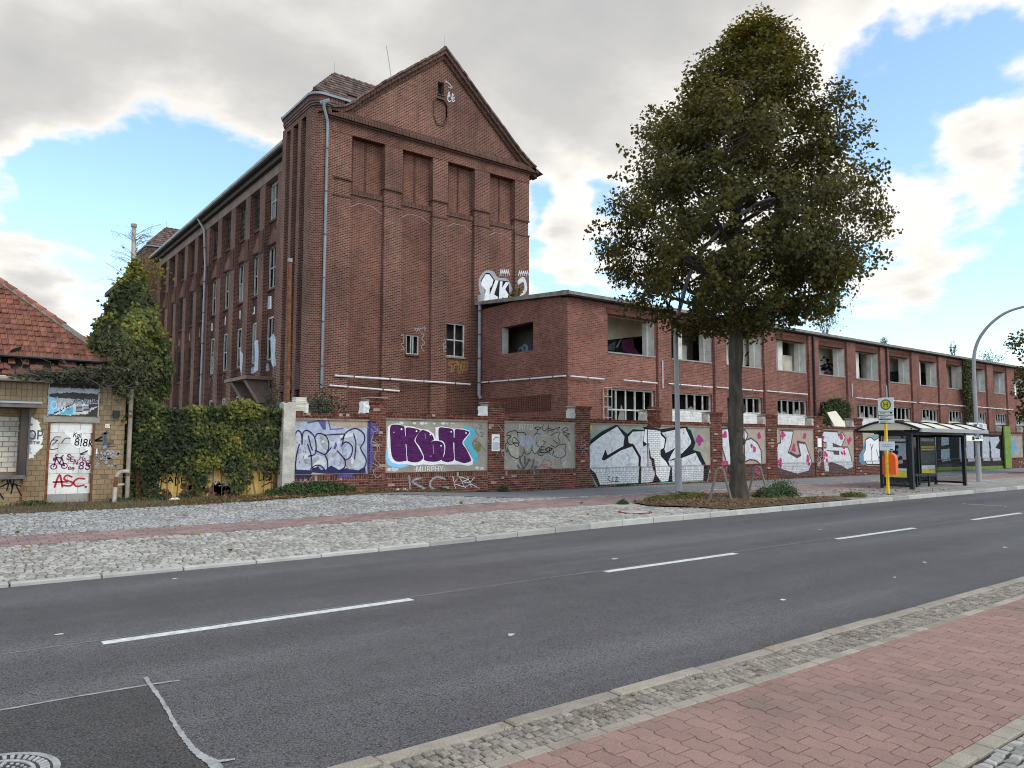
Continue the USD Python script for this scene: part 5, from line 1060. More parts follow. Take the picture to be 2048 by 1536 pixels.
for pts in [[(168, 1065), (205, 950), (270, 960), (240, 1030), (300, 1055)], [(205, 960), (240, 1030)], [(270, 950), (250, 960), (285, 925)], [(200, 950), (190, 925), (215, 915)], [(270, 960), (300, 1055)], [(172, 990), (165, 965), (185, 955), (188, 985), (172, 990)]]: mark(line(g(pts), .026), yd, 'maroon', dr)
for s_, x, y, h in [('S', 315, 975, .13), ('E', 358, 1000, .12), ('N', 400, 1035, .12), ('85.', 458, 1090, .17), ('H', 475, 980, .10), ('A', 515, 1005, .10), ('C', 553, 1035, .10), ('F.', 580, 1070, .10), ('ee', 335, 1100, .10)]:
    q = g([(x, y)])[0]; mark(text(s_, q[0], q[1], h, .9, True, -8), yd, 'maroon', dr)
mark(poly(g([(290, 615), (320, 612), (370, 650), (500, 615), (560, 690), (650, 780), (640, 930), (600, 925), (540, 820), (450, 845), (375, 775), (380, 720), (310, 670)])), yd + .001 - .002, 'sign_white', dr, 'torn_poster')
for s_, x, y, h in [('Kal', 400, 700, .11), ('8!8k', 410, 800, .17)]: q = g([(x, y)])[0]; mark(text(s_, q[0], q[1], h, .8, True, -6), yd - .003, 'black', dr)
mark(poly(g([(490, 905), (590, 860), (585, 880), (520, 905), (560, 915), (490, 920)])), yd - .003, 'black', dr)
for pts in [[(215, 740), (145, 745), (125, 850), (215, 840)], [(150, 800), (215, 740)], [(265, 775), (310, 720), (375, 715)], [(155, 740), (190, 700), (250, 700)]]: mark(line(smoothline(g(pts)), .022), yd, 'grey', dr)
# poster board, torn posters, number plate, wall tags
g = K(80, 760, 6.144, YK - .03); yb = YK - .036
q = g([(92, 435), (725, 75)])
bd = obj('poster_board', MB().box(q[0][0], q[1][0], YK - .035, YK - .013, q[0][1], q[1][1]), M['frame_dark'], kio)
def torn(pts, seed, amp=.012):
    gg = np.random.default_rng(seed); l = sg.LinearRing(pts); n = 90; p = np.array([l.interpolate(k / n, True).coords[0] for k in range(n)]); return P(p + gg.normal(0, amp, p.shape)).buffer(0)
mark(torn(g([(100, 90), (720, 110), (720, 170), (560, 165), (400, 150), (240, 160), (110, 170)]), 1), yb - .001, 'silver', bd, 'poster')
mark(torn(g([(98, 200), (190, 215), (200, 330), (300, 340), (120, 425), (98, 420)]), 2), yb - .002, 'sky', bd, 'poster')
mark(torn(g([(190, 220), (405, 225), (405, 290), (300, 335), (195, 320)]), 3), yb - .001, 'grey_light', bd, 'poster')
mark(torn(g([(420, 235), (720, 240), (720, 300), (560, 290), (420, 290)]), 4), yb - .001, 'silver', bd, 'poster')
mark(torn(g([(170, 425), (420, 290), (600, 300), (590, 350), (715, 325), (560, 420), (400, 432)]), 5), yb - .002, 'chrome', bd, 'poster')
mark(torn(g([(230, 425), (300, 375), (410, 320), (415, 425)]), 6), yb - .003, 'cyan', bd, 'poster')
for s_, x, y, h, c in [('OM', 120, 360, .2, 'chrome'), ('32', 310, 362, .07, 'black'), ('PREVIEW', 200, 270, .08, 'chrome'), ('SHOWTIMES', 425, 275, .09, 'black')]: q = g([(x, y)])[0]; mark(text(s_, q[0], q[1], h, .7, True), yb - .004, c, bd, 'poster')
for k in range(9): q = g([(440 + 90 * (k % 2), 325 + 8 * k)])[0]; mark(bx(q[0], q[1], q[0] + .14, q[1] + .018), yb - .005, 'black', bd, 'poster')
ed_ = g([(88, 440), (735, 70)])
for x in (ed_[0][0], ed_[1][0] - .02): obj('board_edge', MB().box(x, x + .02, YK - .05, YK - .012, ed_[0][1], ed_[1][1]), M['frame_white'], bd)
gk = K(0, 720, 5.12, YK - .02)
pop = torn(gk([(190, 1000), (205, 640), (330, 580), (400, 640), (440, 780), (430, 890), (330, 1000), (280, 1020), (240, 990)]), 11, .016)
pp = obj('torn_poster', MB().flat(pop, YK - .017, 'y'), M['sign_white'], kio)
mark(torn(gk([(195, 940), (205, 720), (300, 700), (380, 800), (300, 860), (330, 960), (240, 960)]), 12), YK - .0185, 'silver_blue', pp)
for s_, x, y, h, c in [('eihe', 258, 672, .065, 'navy'), ('POP', 205, 810, .20, 'grey'), ('time', 300, 860, .09, 'grey')]: q = gk([(x, y)])[0]; mark(text(s_, q[0], q[1], h, .8, True), YK - .020, c, pp)
q = g([(825, 565)])[0]
npn = obj('house_number', MB().box(q[0] - .04, q[0] + .06, YK - .03, YK - .012, q[1] - .05, q[1] + .05), M['sign_white'], kio); mark(text('17', q[0] - .028, q[1] - .03, .06, .8, True), YK - .0315, 'ink', npn)
for pts, w, c in [([(680, 745), (760, 700)], .045, 'black'), ([(690, 745), (760, 745)], .05, 'black'), ([(775, 660), (830, 645)], .05, 'grey'), ([(805, 660), (800, 800)], .07, 'grey'), ([(840, 825), (870, 780), (840, 770), (835, 820), (930, 810)], .02, 'brown_haze'), ([(700, 850), (695, 905)], .03, 'white')]: mark(line(g(pts), w), YK - .018, c, kio)
mark(poly(g([(770, 815), (815, 800), (815, 835), (780, 850)])), YK - .019, 'blue', kio)
for k in range(24):
    q = g([(rng.uniform(700, 980), rng.uniform(860, 1060))])[0]; mark(blobs(q, .04, 3, k), YK - .0165, 'grey_light', kio)
# bricked-up serving hatch with a flat canopy, sill and counter box
hz0, hz1 = shop[2], shop[3]
hb = obj('bricked_up_hatch', MB().box(shop[0], shop[1], YK + .09, YK + .25, hz0, hz1), M['mortar'], kio)
z = hz0; k = 0
while z < hz1 - .02:
    x = shop[0] - (k % 2) * .12
    while x < shop[1]:
        a, b = max(x, shop[0]), min(x + .24, shop[1])
        if b - a > .05: m = MB(); m.bev(a + .006, b - .006, YK + .06 + rng.normal(0, .004), YK + .1, z + .007, min(z + .112, hz1) - .004, .006, rng.random(), 'y', .006); obj('brick', m, M['brick_white'], hb)
        x += .24
    z += .115; k += 1
xs_ = shop[1]
obj('hatch_post', MB().box(xs_, xs_ + .14, YK - .34, YK - .02, hz0 - .05, hz1 + .16), M['wood_dark'], kio)
obj('hatch_post', MB().box(xs_ + .15, xs_ + .19, YK - .30, YK - .02, hz0 - .05, hz1 + .1), M['wood_grey'], kio)
cr = onY(82, 815, YK - .5)
cp = MB(); cx1 = cr[0] - .02
cp.add([(-1.6, YK - .62, hz1 + .18), (cx1, YK - .62, hz1 + .18), (cx1, YK, hz1 + .2), (-1.6, YK, hz1 + .2), (-1.6, YK - .62, hz1 + .30), (cx1, YK - .62, hz1 + .30), (cx1, YK, hz1 + .34), (-1.6, YK, hz1 + .56), (-.6, YK - .1, hz1 + .55)], [(0, 1, 5, 4), (1, 2, 6, 5), (4, 5, 6, 7), (0, 3, 2, 1)])
obj('canopy', cp, M['wood_grey'], kio)
obj('canopy_flashing', MB().box(-1.6, cx1 + .03, YK - .64, YK - .615, hz1 + .27, hz1 + .31), M['zinc_dull'], kio)
obj('hatch_sill', MB().box(-1.6, onY(50, 945, YK - .4)[0], YK - .48, YK, hz0 - .13, hz0 - .05), M['wood_grey'], kio)
ctx = onY(44, 970, YK - .35)[0]
obj('counter', MB().box(-1.6, ctx, YK - .36, YK - .002, kz - .1, hz0 - .13), M['grout'], kio)
for r_ in range(6):
    zz0, zz1 = kz + (hz0 - .13 - kz) * r_ / 6, kz + (hz0 - .13 - kz) * (r_ + 1) / 6; x = .2 - (r_ % 2) * .1
    while x < ctx:
        a, b = max(x, .2), min(x + .2, ctx - .03)
        if b - a > .03: m = MB(); m.bev(a + .004, b - .004, YK - .372, YK - .355, zz0 + .004, zz1 - .004, .004, rng.random(), 'y'); obj('counter_tile', m, M['tile_ochre'], kio)
        x += .2
obj('counter_corner', MB().box(ctx - .03, ctx + .015, YK - .375, YK - .34, kz - .05, hz0 - .13), M['rust'], kio)
g5 = K(0, 500, 2.953, YK - .38)
for pts in [[(10, 1370), (40, 1345), (45, 1380), (0, 1400)], [(40, 1420), (60, 1350), (70, 1400), (85, 1350)], [(65, 1440), (80, 1380), (120, 1395)], [(95, 1390), (125, 1450)], [(0, 1440), (20, 1470)]]: mark(line(g5(pts), .028), YK - .376, 'black', kio)
# roof: lower broken skirt, gutter, main hipped slope of single tiles
ez = onY(100, 716, YK - .1)[2]
EX, EY = onY(228, 724, YK - .05)[0], YK - .05
sl_ = math.radians(42); ey = np.array([0, math.cos(sl_), math.sin(sl_)]); HH = 4.2
apex = 2.6
tilesR = []; rowh, tww = .212, .138; rows_ = int(HH / rowh)
def hipx(v): return EX - 1.0 * v * math.cos(sl_)
nrm = np.array([0, -math.sin(sl_), math.cos(sl_)])
for r_ in range(rows_):
    v0, v1 = r_ * rowh, (r_ + 1) * rowh; x = hipx(v0) - .02
    while x > -1.2:
        a, b = x - tww, x; mid = hipx((v0 + v1) / 2)
        if a < mid - .02:
            b2 = min(b, mid + .03); o0 = np.array([0, EY, ez]) + ey * (v0 - .035); o1 = np.array([0, EY, ez]) + ey * v1; lift = rng.normal(0, .006); tilt = rng.normal(0, .006)
            us = np.linspace(0, 1, 7); pr = np.array([.0, .008, .003, .003, .008, .026, .015])
            row0 = [o0 + nrm * (.034 + p + lift) + [a + (b2 - a) * u + .004 * (1 - 2 * u), 0, 0] for u, p in zip(us, pr)]; row1 = [o1 + nrm * (.005 + p + lift + tilt) + [a + (b2 - a) * u + .004 * (1 - 2 * u), 0, 0] for u, p in zip(us, pr)]
            low = [q - nrm * .028 for q in row0]; mb = MB(); n = len(us)
            mb.add(row0 + row1 + low, [(i, i + 1, n + i + 1, n + i) for i in range(n - 1)] + [(2 * n + i, 2 * n + i + 1, i + 1, i) for i in range(n - 1)] + [(0, n, 2 * n, 2 * n), (n - 1, 2 * n - 1, 3 * n - 1, 3 * n - 1)], rng.random())
            tilesR.append((-(a - 1.0), -v0 * .2, mb))
        x -= tww
topv = HH; tx_ = hipx(topv)
deck = MB(); A = np.array([-3.4, EY, ez]); B = np.array([EX, EY, ez]); Ct = np.array([tx_, EY, ez]) + ey * topv; D = np.array([-3.4, EY, ez]) + ey * topv; E_ = np.array([EX, EY + 5.6, ez])
deck.add([A, B, Ct, D, E_], [(0, 1, 2, 3)]); deck.add([B, E_, Ct], [(0, 1, 2)]); obj('roof_deck', deck, M['roof_tile_brown'], kio)
for _, __, mb in tilesR[:300]: obj('roof_tile', mb, M['roof_tile_red'], kio)
rest = MB()
for _, __, mb in tilesR[300:]: v, f, t = mb.arrays(); rest.add(v, f, t)
obj('roof_tiles', rest, M['roof_tile_red'], kio, kind='stuff')
hl = Ct - B; Lh = np.linalg.norm(hl); hl /= Lh; k = 0
obj('ridge_mortar', MB().tube([B + nrm * .02, B + hl * Lh + nrm * .02], .085, 6), M['roof_mortar'], kio)
miss = {3, 4}
for k in range(int(Lh / .33)):
    if k in miss: continue
    p = B + hl * (.33 * k) + [0.0, 0, .05]; q = B + hl * (.33 * k + .37) + [0, 0, .05]; obj('ridge_tile', MB().tube([p, q], [.09, .07], 9, rng.random()), M['ridge_tile'], kio)
obj('snow_guard', MB().tube([(-1.5, EY - .06, ez + .02), (EX - .3, EY - .06, ez - .02)], .035, 6), M['steel_dark'], kio)
gzz = onY(60, 757, YK - .15)[2]
sk = MB(); sk.add([(-1.6, YK - .2, gzz + .06), (XKR + .1, YK - .2, gzz + .02), (EX + .1, EY + .4, ez + .06), (-1.6, EY + .4, ez + .06)], [(0, 1, 2, 3)]); obj('roof_skirt', sk, M['wood_dark'], kio)
st = []
for r_ in range(3):
    for k in range(36):
        if rng.random() < .45: continue
        x = -1.0 + .135 * k + rng.normal(0, .03); t0 = r_ / 3; y = YK - .2 + (EY + .1 - YK + .2) * t0; z = gzz + .07 + (ez - .05 - gzz - .06) * t0
        if x + .2 > EX: continue
        mb = MB(); a_ = rng.normal(0, .18); mb.obox([x + .1, y + .03, z + .06], [(math.cos(a_), 0, math.sin(a_)), (0, .8, .6), (0, -.6, .8)], [.065, .11, .012], rng.random() * .6); st.append((x, y, mb))
laid(kio, 'loose_tile', st, M['roof_tile_red'])
obj('gutter', MB().tube([(-1.6, YK - .22, gzz), (2.05, YK - .22, gzz - .03)], .055, 8), M['tile_bare'], kio)
obj('gutter', MB().tube([(2.06, YK - .22, gzz - .03), (XKR + .1, YK - .22, gzz - .07)], .06, 8), M['steel_dark'], kio)
tp = MB(); c0 = np.array([onY(30, 700, YK - .12)[0], 0, 0])
tarp = [onY(x, y, YK - .1 + .05 * k) for k, (x, y) in enumerate([(10, 712), (25, 698), (38, 694), (44, 693), (40, 706), (36, 716), (20, 730), (0, 745), (-6, 730)])]
tp.add(tarp + [q + np.array([0, .05, 0]) for q in tarp], [(0, 1, 8, 8), (1, 2, 7, 8), (2, 3, 4, 4), (2, 4, 5, 6), (2, 6, 7, 7)]); obj('torn_tarpaulin', tp, M['soot'], kio)
pipe([(XKR + .09, YK - .12, gzz - .1), (XKR + .09, YK - .12, kz - .05)], .05, M['tile_bare'], kio, clips=1.1)
obj('lamp_box', MB().box(3.34, 3.48, YK - .12, YK - .012, 2.36, 2.52), M['steel_dark'], kio)
# red and white bent barrier post
bp0 = onY(228, 1005, YK - .55); bz = float(zf(bp0[0], YK - .55)); bt = thing('barrier_post', 'bent red and white tube post standing in front of the kiosk downpipe', 'post', (bp0[0], YK - .55, bz))
bh = onY(233, 945, YK - .55)[2]
pts = smoothline([(bp0[0], YK - .55, bz - .05), (bp0[0] + .02, YK - .55, bz + .5), (bp0[0] + .05, YK - .55, bh - .05), (bp0[0] + .14, YK - .55, bh + .02), (bp0[0] + .28, YK - .55, bh + .02)], n=5)
obj('post', MB().tube(pts, .045, 8), M['concrete_pale'], bt, smooth=50)
obj('red_band', MB().tube([(bp0[0] + .014, YK - .55, bz + .38), (bp0[0] + .028, YK - .55, bz + .62)], .048, 8), M['rust'], bt)
obj('bracket', MB().box(bp0[0], bp0[0] + .2, YK - .57, YK - .53, bz + .42, bz + .46), M['concrete_pale'], bt)
# ------------------------------------------------------------------ overgrown gate
YGT = 20.35
gx0, gx1 = 4.0, 7.44
gt = thing('gate', 'rusty yellow sheet metal gate with an iron bar top half, overgrown by creeper', 'gate', (5.7, YGT, .3))
gzb, gzm, gzt = .36, onY(430, 940, YGT)[2], 2.45
for a, b in ((gx0 + .05, onY(398, 950, YGT)[0]), (onY(405, 950, YGT)[0], onY(500, 950, YGT)[0]), (onY(500, 950, YGT)[0] + .02, gx1)):
    obj('sheet_panel', MB().box(a, b, YGT, YGT + .03, gzb, gzm), M['gate_yellow'], gt)
for x in (gx0, onY(400, 950, YGT)[0], gx1 - .02): obj('gate_post', MB().box(x - .07, x + .07, YGT - .05, YGT + .08, .1, gzt), M['rust'], gt)
for z in (gzm + .02, gzt - .1): obj('rail', MB().box(gx0, gx1, YGT - .01, YGT + .05, z, z + .05), M['rust'], gt)
for x in np.arange(gx0 + .15, gx1 - .05, .16): obj('bar', MB().box(x - .012, x + .012, YGT + .005, YGT + .03, gzm + .07, gzt - .1), M['frame_white' if x > 6.6 else 'rust'], gt)
g = K(250, 780, 5.851, YGT)
for pts in [[(425, 1010), (430, 940), (475, 945), (435, 985), (480, 1000)], [(490, 1000), (520, 940), (555, 1000)], [(500, 980), (545, 975)], [(600, 930), (600, 1000)], [(570, 940), (640, 935)], [(660, 940), (690, 930), (720, 980), (680, 1000), (655, 960)], [(420, 1130), (430, 1030)], [(480, 1030), (435, 1070), (490, 1090)], [(500, 1090), (530, 1020), (560, 1080)], [(510, 1060), (555, 1055)], [(590, 1020), (590, 1120), (640, 1080), (600, 1020)], [(710, 1020), (660, 1030), (665, 1110), (710, 1120)], [(660, 1065), (700, 1060)], [(1570, 960), (1570, 1060), (1620, 1050), (1625, 960)], [(1650, 960), (1650, 1060)], [(1650, 960), (1700, 980), (1655, 1010), (1710, 1040), (1650, 1060)], [(1730, 950), (1690, 1060)], [(1730, 950), (1775, 1080)], [(1600, 1130), (1700, 1080), (1790, 1090)]]: mark(line(g(pts), .026), YGT - .004, 'black', gt)
for pts in [[(970, 980), (1040, 960), (1000, 1010), (1060, 1030)], [(970, 1050), (1050, 1040)], [(1040, 1060), (1060, 1100), (1090, 1040), (1120, 1090)], [(1130, 1040), (1200, 1060), (1150, 1090)], [(1100, 1120), (1230, 1110)]]: mark(line(g(pts), .024), YGT - .004, 'silver_blue', gt)
for x, y, r_ in [(400, 1215, 40), (520, 1225, 40), (720, 1170, 45), (830, 1225, 60), (1100, 1160, 70), (1220, 1170, 80), (920, 1130, 30), (1640, 930, 40), (1160, 950, 40), (960, 950, 30), (1060, 1215, 60), (1280, 1215, 60), (690, 960, 22), (1560, 930, 30)]: mark(blobs(g([(x, y)])[0], r_ / 5.851 * .017, 6, x), YGT - .003, 'rust', gt, 'rust_patch')
# concrete post, rusty pole, concrete mast
cpz = 2.78
ct = thing('gate_pillar', 'weathered pale concrete pillar between the gate and the street wall', 'pillar', (7.62, 20.0, .3))
pv_ = trimesh.creation.box([.34, .34, cpz - .1]); pv_ = pv_.subdivide().subdivide().subdivide(); n_ = meshkit.noise(pv_.vertices * 7 + 3) - .5; vv = np.array(pv_.vertices); vv[:, :2] *= (1 + .08 * n_[:, None]); vv[:, 2] += (vv[:, 2] > cpz / 2 - .1) * n_ * .16
obj('shaft', MB().add(vv + [7.60, 20.08, (cpz + .1) / 2 + .04], pv_.faces), M['concrete_pale'], ct)
q = onY(605, 815, 20.1); bk = MB()
for k in range(7): bk.bev(7.80 + .0, 8.10 + rng.normal(0, .02), 20.0, 20.3, 2.63 + .055 * k, 2.63 + .055 * (k + 1) - .006, .006, rng.random(), 'y')
obj('broken_brick', bk, M['brick_white'], ct, kind='stuff')
q = onY(611, 820, 20.1); obj('stone_block', MB().add(*(lambda t: (t.vertices, t.faces))(trimesh.creation.box([.15, .15, .26], trimesh.transformations.translation_matrix([q[0], 20.15, 2.72])))), M['white_paint'], label='small white block standing on the wall top beside the gate pillar', cat='block')
rp0, rp1 = onY(575, 820, 20.7), onY(580, 521, 20.7)
rpo = thing('rusty_pole', 'tall thin rusty steel pole rising behind the gate pillar', 'pole', (rp0[0], 20.7, .2))
obj('shaft', MB().tube([(rp0[0], 20.7, .2), (rp0[0] + .0, 20.7, 3.6), rp1], .055, 8), M['rust'], rpo); obj('collar', MB().tube([(rp0[0], 20.7, 3.62), (rp0[0], 20.7, 3.74)], .085, 8), M['rust'], rpo); obj('cap', MB().tube([rp1 - [0, 0, .05], rp1 + [0, 0, .06]], .075, 8), M['concrete'], rpo)
mt = onY(268, 452, 21.0); mb_ = onY(266, 600, 21.0)
ma = thing('mast', 'pale concrete mast wrapped in climbing plants beside the kiosk', 'mast', (mb_[0], 21.0, .2))
obj('shaft', MB().tube([(mb_[0] - .03, 21, .2), mb_, mt], [.12, .075, .05], 10), M['concrete_pale'], ma, smooth=50); obj('cap', MB().tube([mt - [0, 0, .03], mt + [0, 0, .05]], .075, 8), M['concrete'], ma)
# ------------------------------------------------------------------ street furniture
def lamp(base, tip_px, label):
    X, Y = base; z0 = float(zf(X, Y)); t = thing('street_lamp', label, 'street lamp', (X, Y, z0), group='curved grey street lamps')
    return t, X, Y, z0
def curved(px_list, X): return [onX(x, y, X) for x, y in px_list]
L1 = (18.92, 15.95)
t, X, Y, z0 = lamp(L1, None, 'tall grey curved street lamp rising through the crown of the street tree')
pts = [np.array([X, Y, z0]), np.array([X, Y, z0 + 1.1]), np.array([X, Y, z0 + 3.0])] + curved([(1355, 660), (1364, 600), (1380, 548), (1404, 505), (1435, 466), (1470, 435), (1505, 415)], X)
pts[3] = np.array([X, Y, pts[3][2]])
sp = smoothline(np.array(pts[2:]), n=5)
obj('base_shaft', MB().tube(pts[:2], .115, 14), M['lamp_grey'], t, smooth=50)
obj('shaft', MB().tube(np.vstack([[pts[1]], sp]), np.r_[.085, np.linspace(.08, .04, len(sp))], 12), M['lamp_grey'], t, smooth=50)
obj('collar', MB().tube([pts[1] - [0, 0, .02], pts[1] + [0, 0, .03]], .12, 14), M['zinc_dull'], t)
e = sp[-1]; d = sp[-1] - sp[-4]; d /= np.linalg.norm(d); d = np.array([0, d[1], d[2] * .5]); d /= np.linalg.norm(d)
h = trimesh.creation.icosphere(2); hv = h.vertices * [.16, .40, .085]; hv[:, 2] = np.where(hv[:, 2] < 0, hv[:, 2] * .35, hv[:, 2]); ang = math.atan2(d[2], -d[1]); R3 = np.array([[1, 0, 0], [0, math.cos(-ang), -math.sin(-ang)], [0, math.sin(-ang), math.cos(-ang)]])
obj('lamp_head', MB().add(hv @ R3.T + e + d * .38, h.faces), M['lamp_grey'], t, smooth=True)
gl = MB().add(hv * [.7, .75, .5] @ R3.T + e + d * .40 - np.array([0, 0, .02]), h.faces); obj('lamp_glass', gl, M['dirty_glass'], t, smooth=True)
mark_ = [line(np.array(q) * .1 + [0, 0], .02) for q in [[(0, 0), (.4, 1), (.8, 0)]]]
L2 = (36.2, 13.75)
t2, X, Y, z0 = lamp(L2, None, 'grey curved street lamp with posters on its post right of the bus shelter')
pts = [np.array([X, Y, z0]), np.array([X, Y, z0 + 1.1]), np.array([X, Y, z0 + 3.0])] + curved([(1945, 730), (1953, 690), (1970, 660), (1995, 636), (2022, 621), (2060, 611), (2100, 607)], X)
pts[3] = np.array([X, Y, pts[3][2]])
sp = smoothline(np.array(pts[2:]), n=5)
obj('base_shaft', MB().tube(pts[:2], .105, 14), M['lamp_grey'], t2, smooth=50)
obj('shaft', MB().tube(np.vstack([[pts[1]], sp]), np.r_[.085, np.linspace(.08, .045, len(sp))], 12), M['lamp_grey'], t2, smooth=50)
e = sp[-1]; obj('lamp_head', MB().add(hv + e + [0, -.3, 0], h.faces), M['lamp_grey'], t2, smooth=True)
def poster_box(x0, x1, z0, z1, label, cols, seed, y):
    o = thing('poster', label, 'poster', ((x0 + x1) / 2, y, z0)); obj('board', MB().box(x0, x1, y - .02, y, z0, z1), M['sign_white'], o); gg = np.random.default_rng(seed)
    for k in range(12):
        a, b = gg.uniform(x0, x1 - .1), gg.uniform(z0, z1 - .05); s = bx(a, b, min(a + gg.uniform(.1, .4), x1), min(b + gg.uniform(.05, .16), z1)); obj('print', MB().flat(s, y - .021 - .0005 * k, 'y'), paints[cols[k % len(cols)]], o)
p0, p1 = onY(1933, 845, 13.6), onY(1963, 863, 13.6); poster_box(p0[0], p1[0] + .1, p1[2] - .02, p0[2], 'blue and white poster board strapped high on the right lamp post', ['silver_blue', 'navy', 'red_dull', 'blue', 'chrome'], 3, 13.6)
p0, p1 = onY(1932, 870, 13.6), onY(1963, 882, 13.6); poster_box(p0[0], p1[0] + .1, p1[2], p0[2], 'green and dark torn poster on the right lamp post below the blue one', ['green', 'black', 'olive', 'chrome', 'silver_blue'], 4, 13.6)
# bus shelter ------------------------------------------------------------
bs = thing('bus_shelter', 'dark framed glass bus shelter with a curved cream roof', 'bus shelter', (30.3, 13.4, .13)); SD = M['steel_dark']; gz0 = float(zf(30, 13.4))
bxl, bxr, byf, byb = 28.05, 32.5, 12.86, 13.95
def post(x, y, w=.09, z1=2.25, n='post'): return obj(n, MB().box(x - w / 2, x + w / 2, y - w / 2, y + w / 2, gz0 - .02, z1), SD, bs)
post(bxl, byf, .14); post(bxl, byb); post(bxr, byb); post(bxr, byf, .12); post(29.75, byb); post(31.0, byb)
for y in (byf, byb): obj('beam', MB().box(bxl - .35, bxr + .9, y - .06, y + .06, 2.12, 2.28), SD, bs)
for x in (bxl, bxr): obj('side_beam', MB().box(x - .05, x + .05, byf + .07, byb - .06, 2.05, 2.2), SD, bs); obj('foot_rail', MB().box(x - .03, x + .03, byf + .07, byb - .05, gz0 + .08, gz0 + .16), SD, bs)
obj('foot_rail', MB().box(bxl + .05, bxr - .05, byb - .03, byb + .03, gz0 + .08, gz0 + .15), SD, bs)
for a, b in ((bxl + .05, 29.70), (29.80, 30.95), (31.05, bxr - .05)): obj('glass_pane', MB().box(a, b, byb - .008, byb + .008, gz0 + .15, 2.12), M['window_glass'], bs)
for x in (bxl, bxr): obj('glass_pane', MB().box(x - .008, x + .008, byf + .07, byb - .05, gz0 + .17, 2.05), M['window_glass'], bs)
obj('transom', MB().box(bxl + .05, 29.7, byb - .02, byb + .02, 1.78, 1.83), SD, bs)
# advertising case at the left side, timetable case at the back
ad = obj('display_case', MB().box(bxl - .05, bxl - .01, byf + .12, byb - .10, .42, 1.98), M['steel_dark'], bs)
gg = np.random.default_rng(2)
for k, (z0_, z1_, c) in enumerate([(1.86, 1.96, 'silver'), (.55, .80, 'yellow'), (.80, .88, 'chrome'), (1.2, 1.8, 'grey_light')]): obj('print', MB().flat(bx(byf + .15, z0_, byb - .13, z1_), bxl - .052, 'x'), paints[c], ad)
for k in range(9): a, b = gg.uniform(byf + .2, byb - .5), gg.uniform(1.1, 1.7); obj('print', MB().flat(blobs((a + .2, b), .12, 5, k), bxl - .0535 - .0004 * k, 'x'), paints[['navy', 'silver_blue', 'black', 'beige', 'blue'][k % 5]], ad)
tc = obj('timetable_case', MB().box(31.1, bxr - .1, byb - .06, byb - .02, .45, 2.05), M['steel_dark'], bs)
for z0_, z1_, c in [(1.88, 2.0, 'silver'), (1.62, 1.68, 'yellow'), (1.52, 1.58, 'yellow'), (.5, .78, 'yellow'), (.78, .92, 'chrome'), (1.0, 1.45, 'grey')]: obj('print', MB().flat(bx(31.16, z0_, bxr - .16, z1_), byb - .0615, 'y'), paints[c], tc)
pm_ = obj('wall_map', MB().box(28.45, 29.3, byb - .05, byb - .03, 1.12, 1.76), M['sign_white'], bs); obj('print', MB().flat(bx(28.5, 1.16, 29.25, 1.72), byb - .052, 'y'), paints['beige'], pm_)
for k in range(8): obj('print', MB().flat(bx(28.55 + .09 * k, 1.2 + .05 * (k % 3), 28.6 + .09 * k, 1.6), byb - .0535, 'y'), paints['grey_light'], pm_)
bench = obj('bench', MB().box(28.95, 30.75, 13.15, 13.55, .60, .64), SD, bs)
for k in range(9): obj('bench_slat', MB().box(28.95 + .2 * k, 29.1 + .2 * k, 13.12, 13.58, .565, .598), SD, bench)
for x in (29.5, 30.5): obj('bench_leg', MB().box(x - .03, x + .03, 13.32, 13.38, gz0 - .01, .60), SD, bench)
# curved roof: glazed arch ends and translucent strips between ribs
ya, yb_ = 12.25, 14.6; A_ = np.linspace(0, 1, 13); arc = np.c_[ya + (yb_ - ya) * A_, 2.27 + .40 * np.sin(np.pi * (A_ * .86 + .07)) - .40 * math.sin(.07 * np.pi)]
xr0, xr1 = bxl - .55, bxr + .7; nb = 4
for k in range(nb):
    a, b = xr0 + (xr1 - xr0) * k / nb, xr0 + (xr1 - xr0) * (k + 1) / nb; v = [(x, y, z) for x in (a + .03, b - .03) for y, z in arc]; n = len(arc)
    obj('roof_panel', MB().add(v, [(i, i + 1, n + i + 1, n + i) for i in range(n - 1)]), M['canopy_cream'], bs)
for k in range(nb + 1):
    x = xr0 + (xr1 - xr0) * k / nb; obj('roof_rib', MB().tube([(x, y, z + .015) for y, z in arc], .045 if k in (0, nb) else .03, 6), SD, bs)
obj('roof_gutter', MB().box(xr0, xr1, ya - .06, ya + .03, 2.19, 2.33), M['zinc_dull'], bs); obj('roof_gutter', MB().box(xr0, xr1, yb_ - .03, yb_ + .05, 2.19, 2.31), SD, bs)
obj('arch_brace', MB().tube([(xr0 + .02, ya + .3, 2.3), (xr0 + .25, ya + .8, 2.52), (xr0 + .5, ya + 1.2, 2.60)], .03, 6), SD, bs)
obj('roof_end_panel', MB().add([(xr0 + .02, y, z) for y, z in arc], [(0, i, i + 1) for i in range(1, len(arc) - 1)]), M['canopy_cream'], bs)
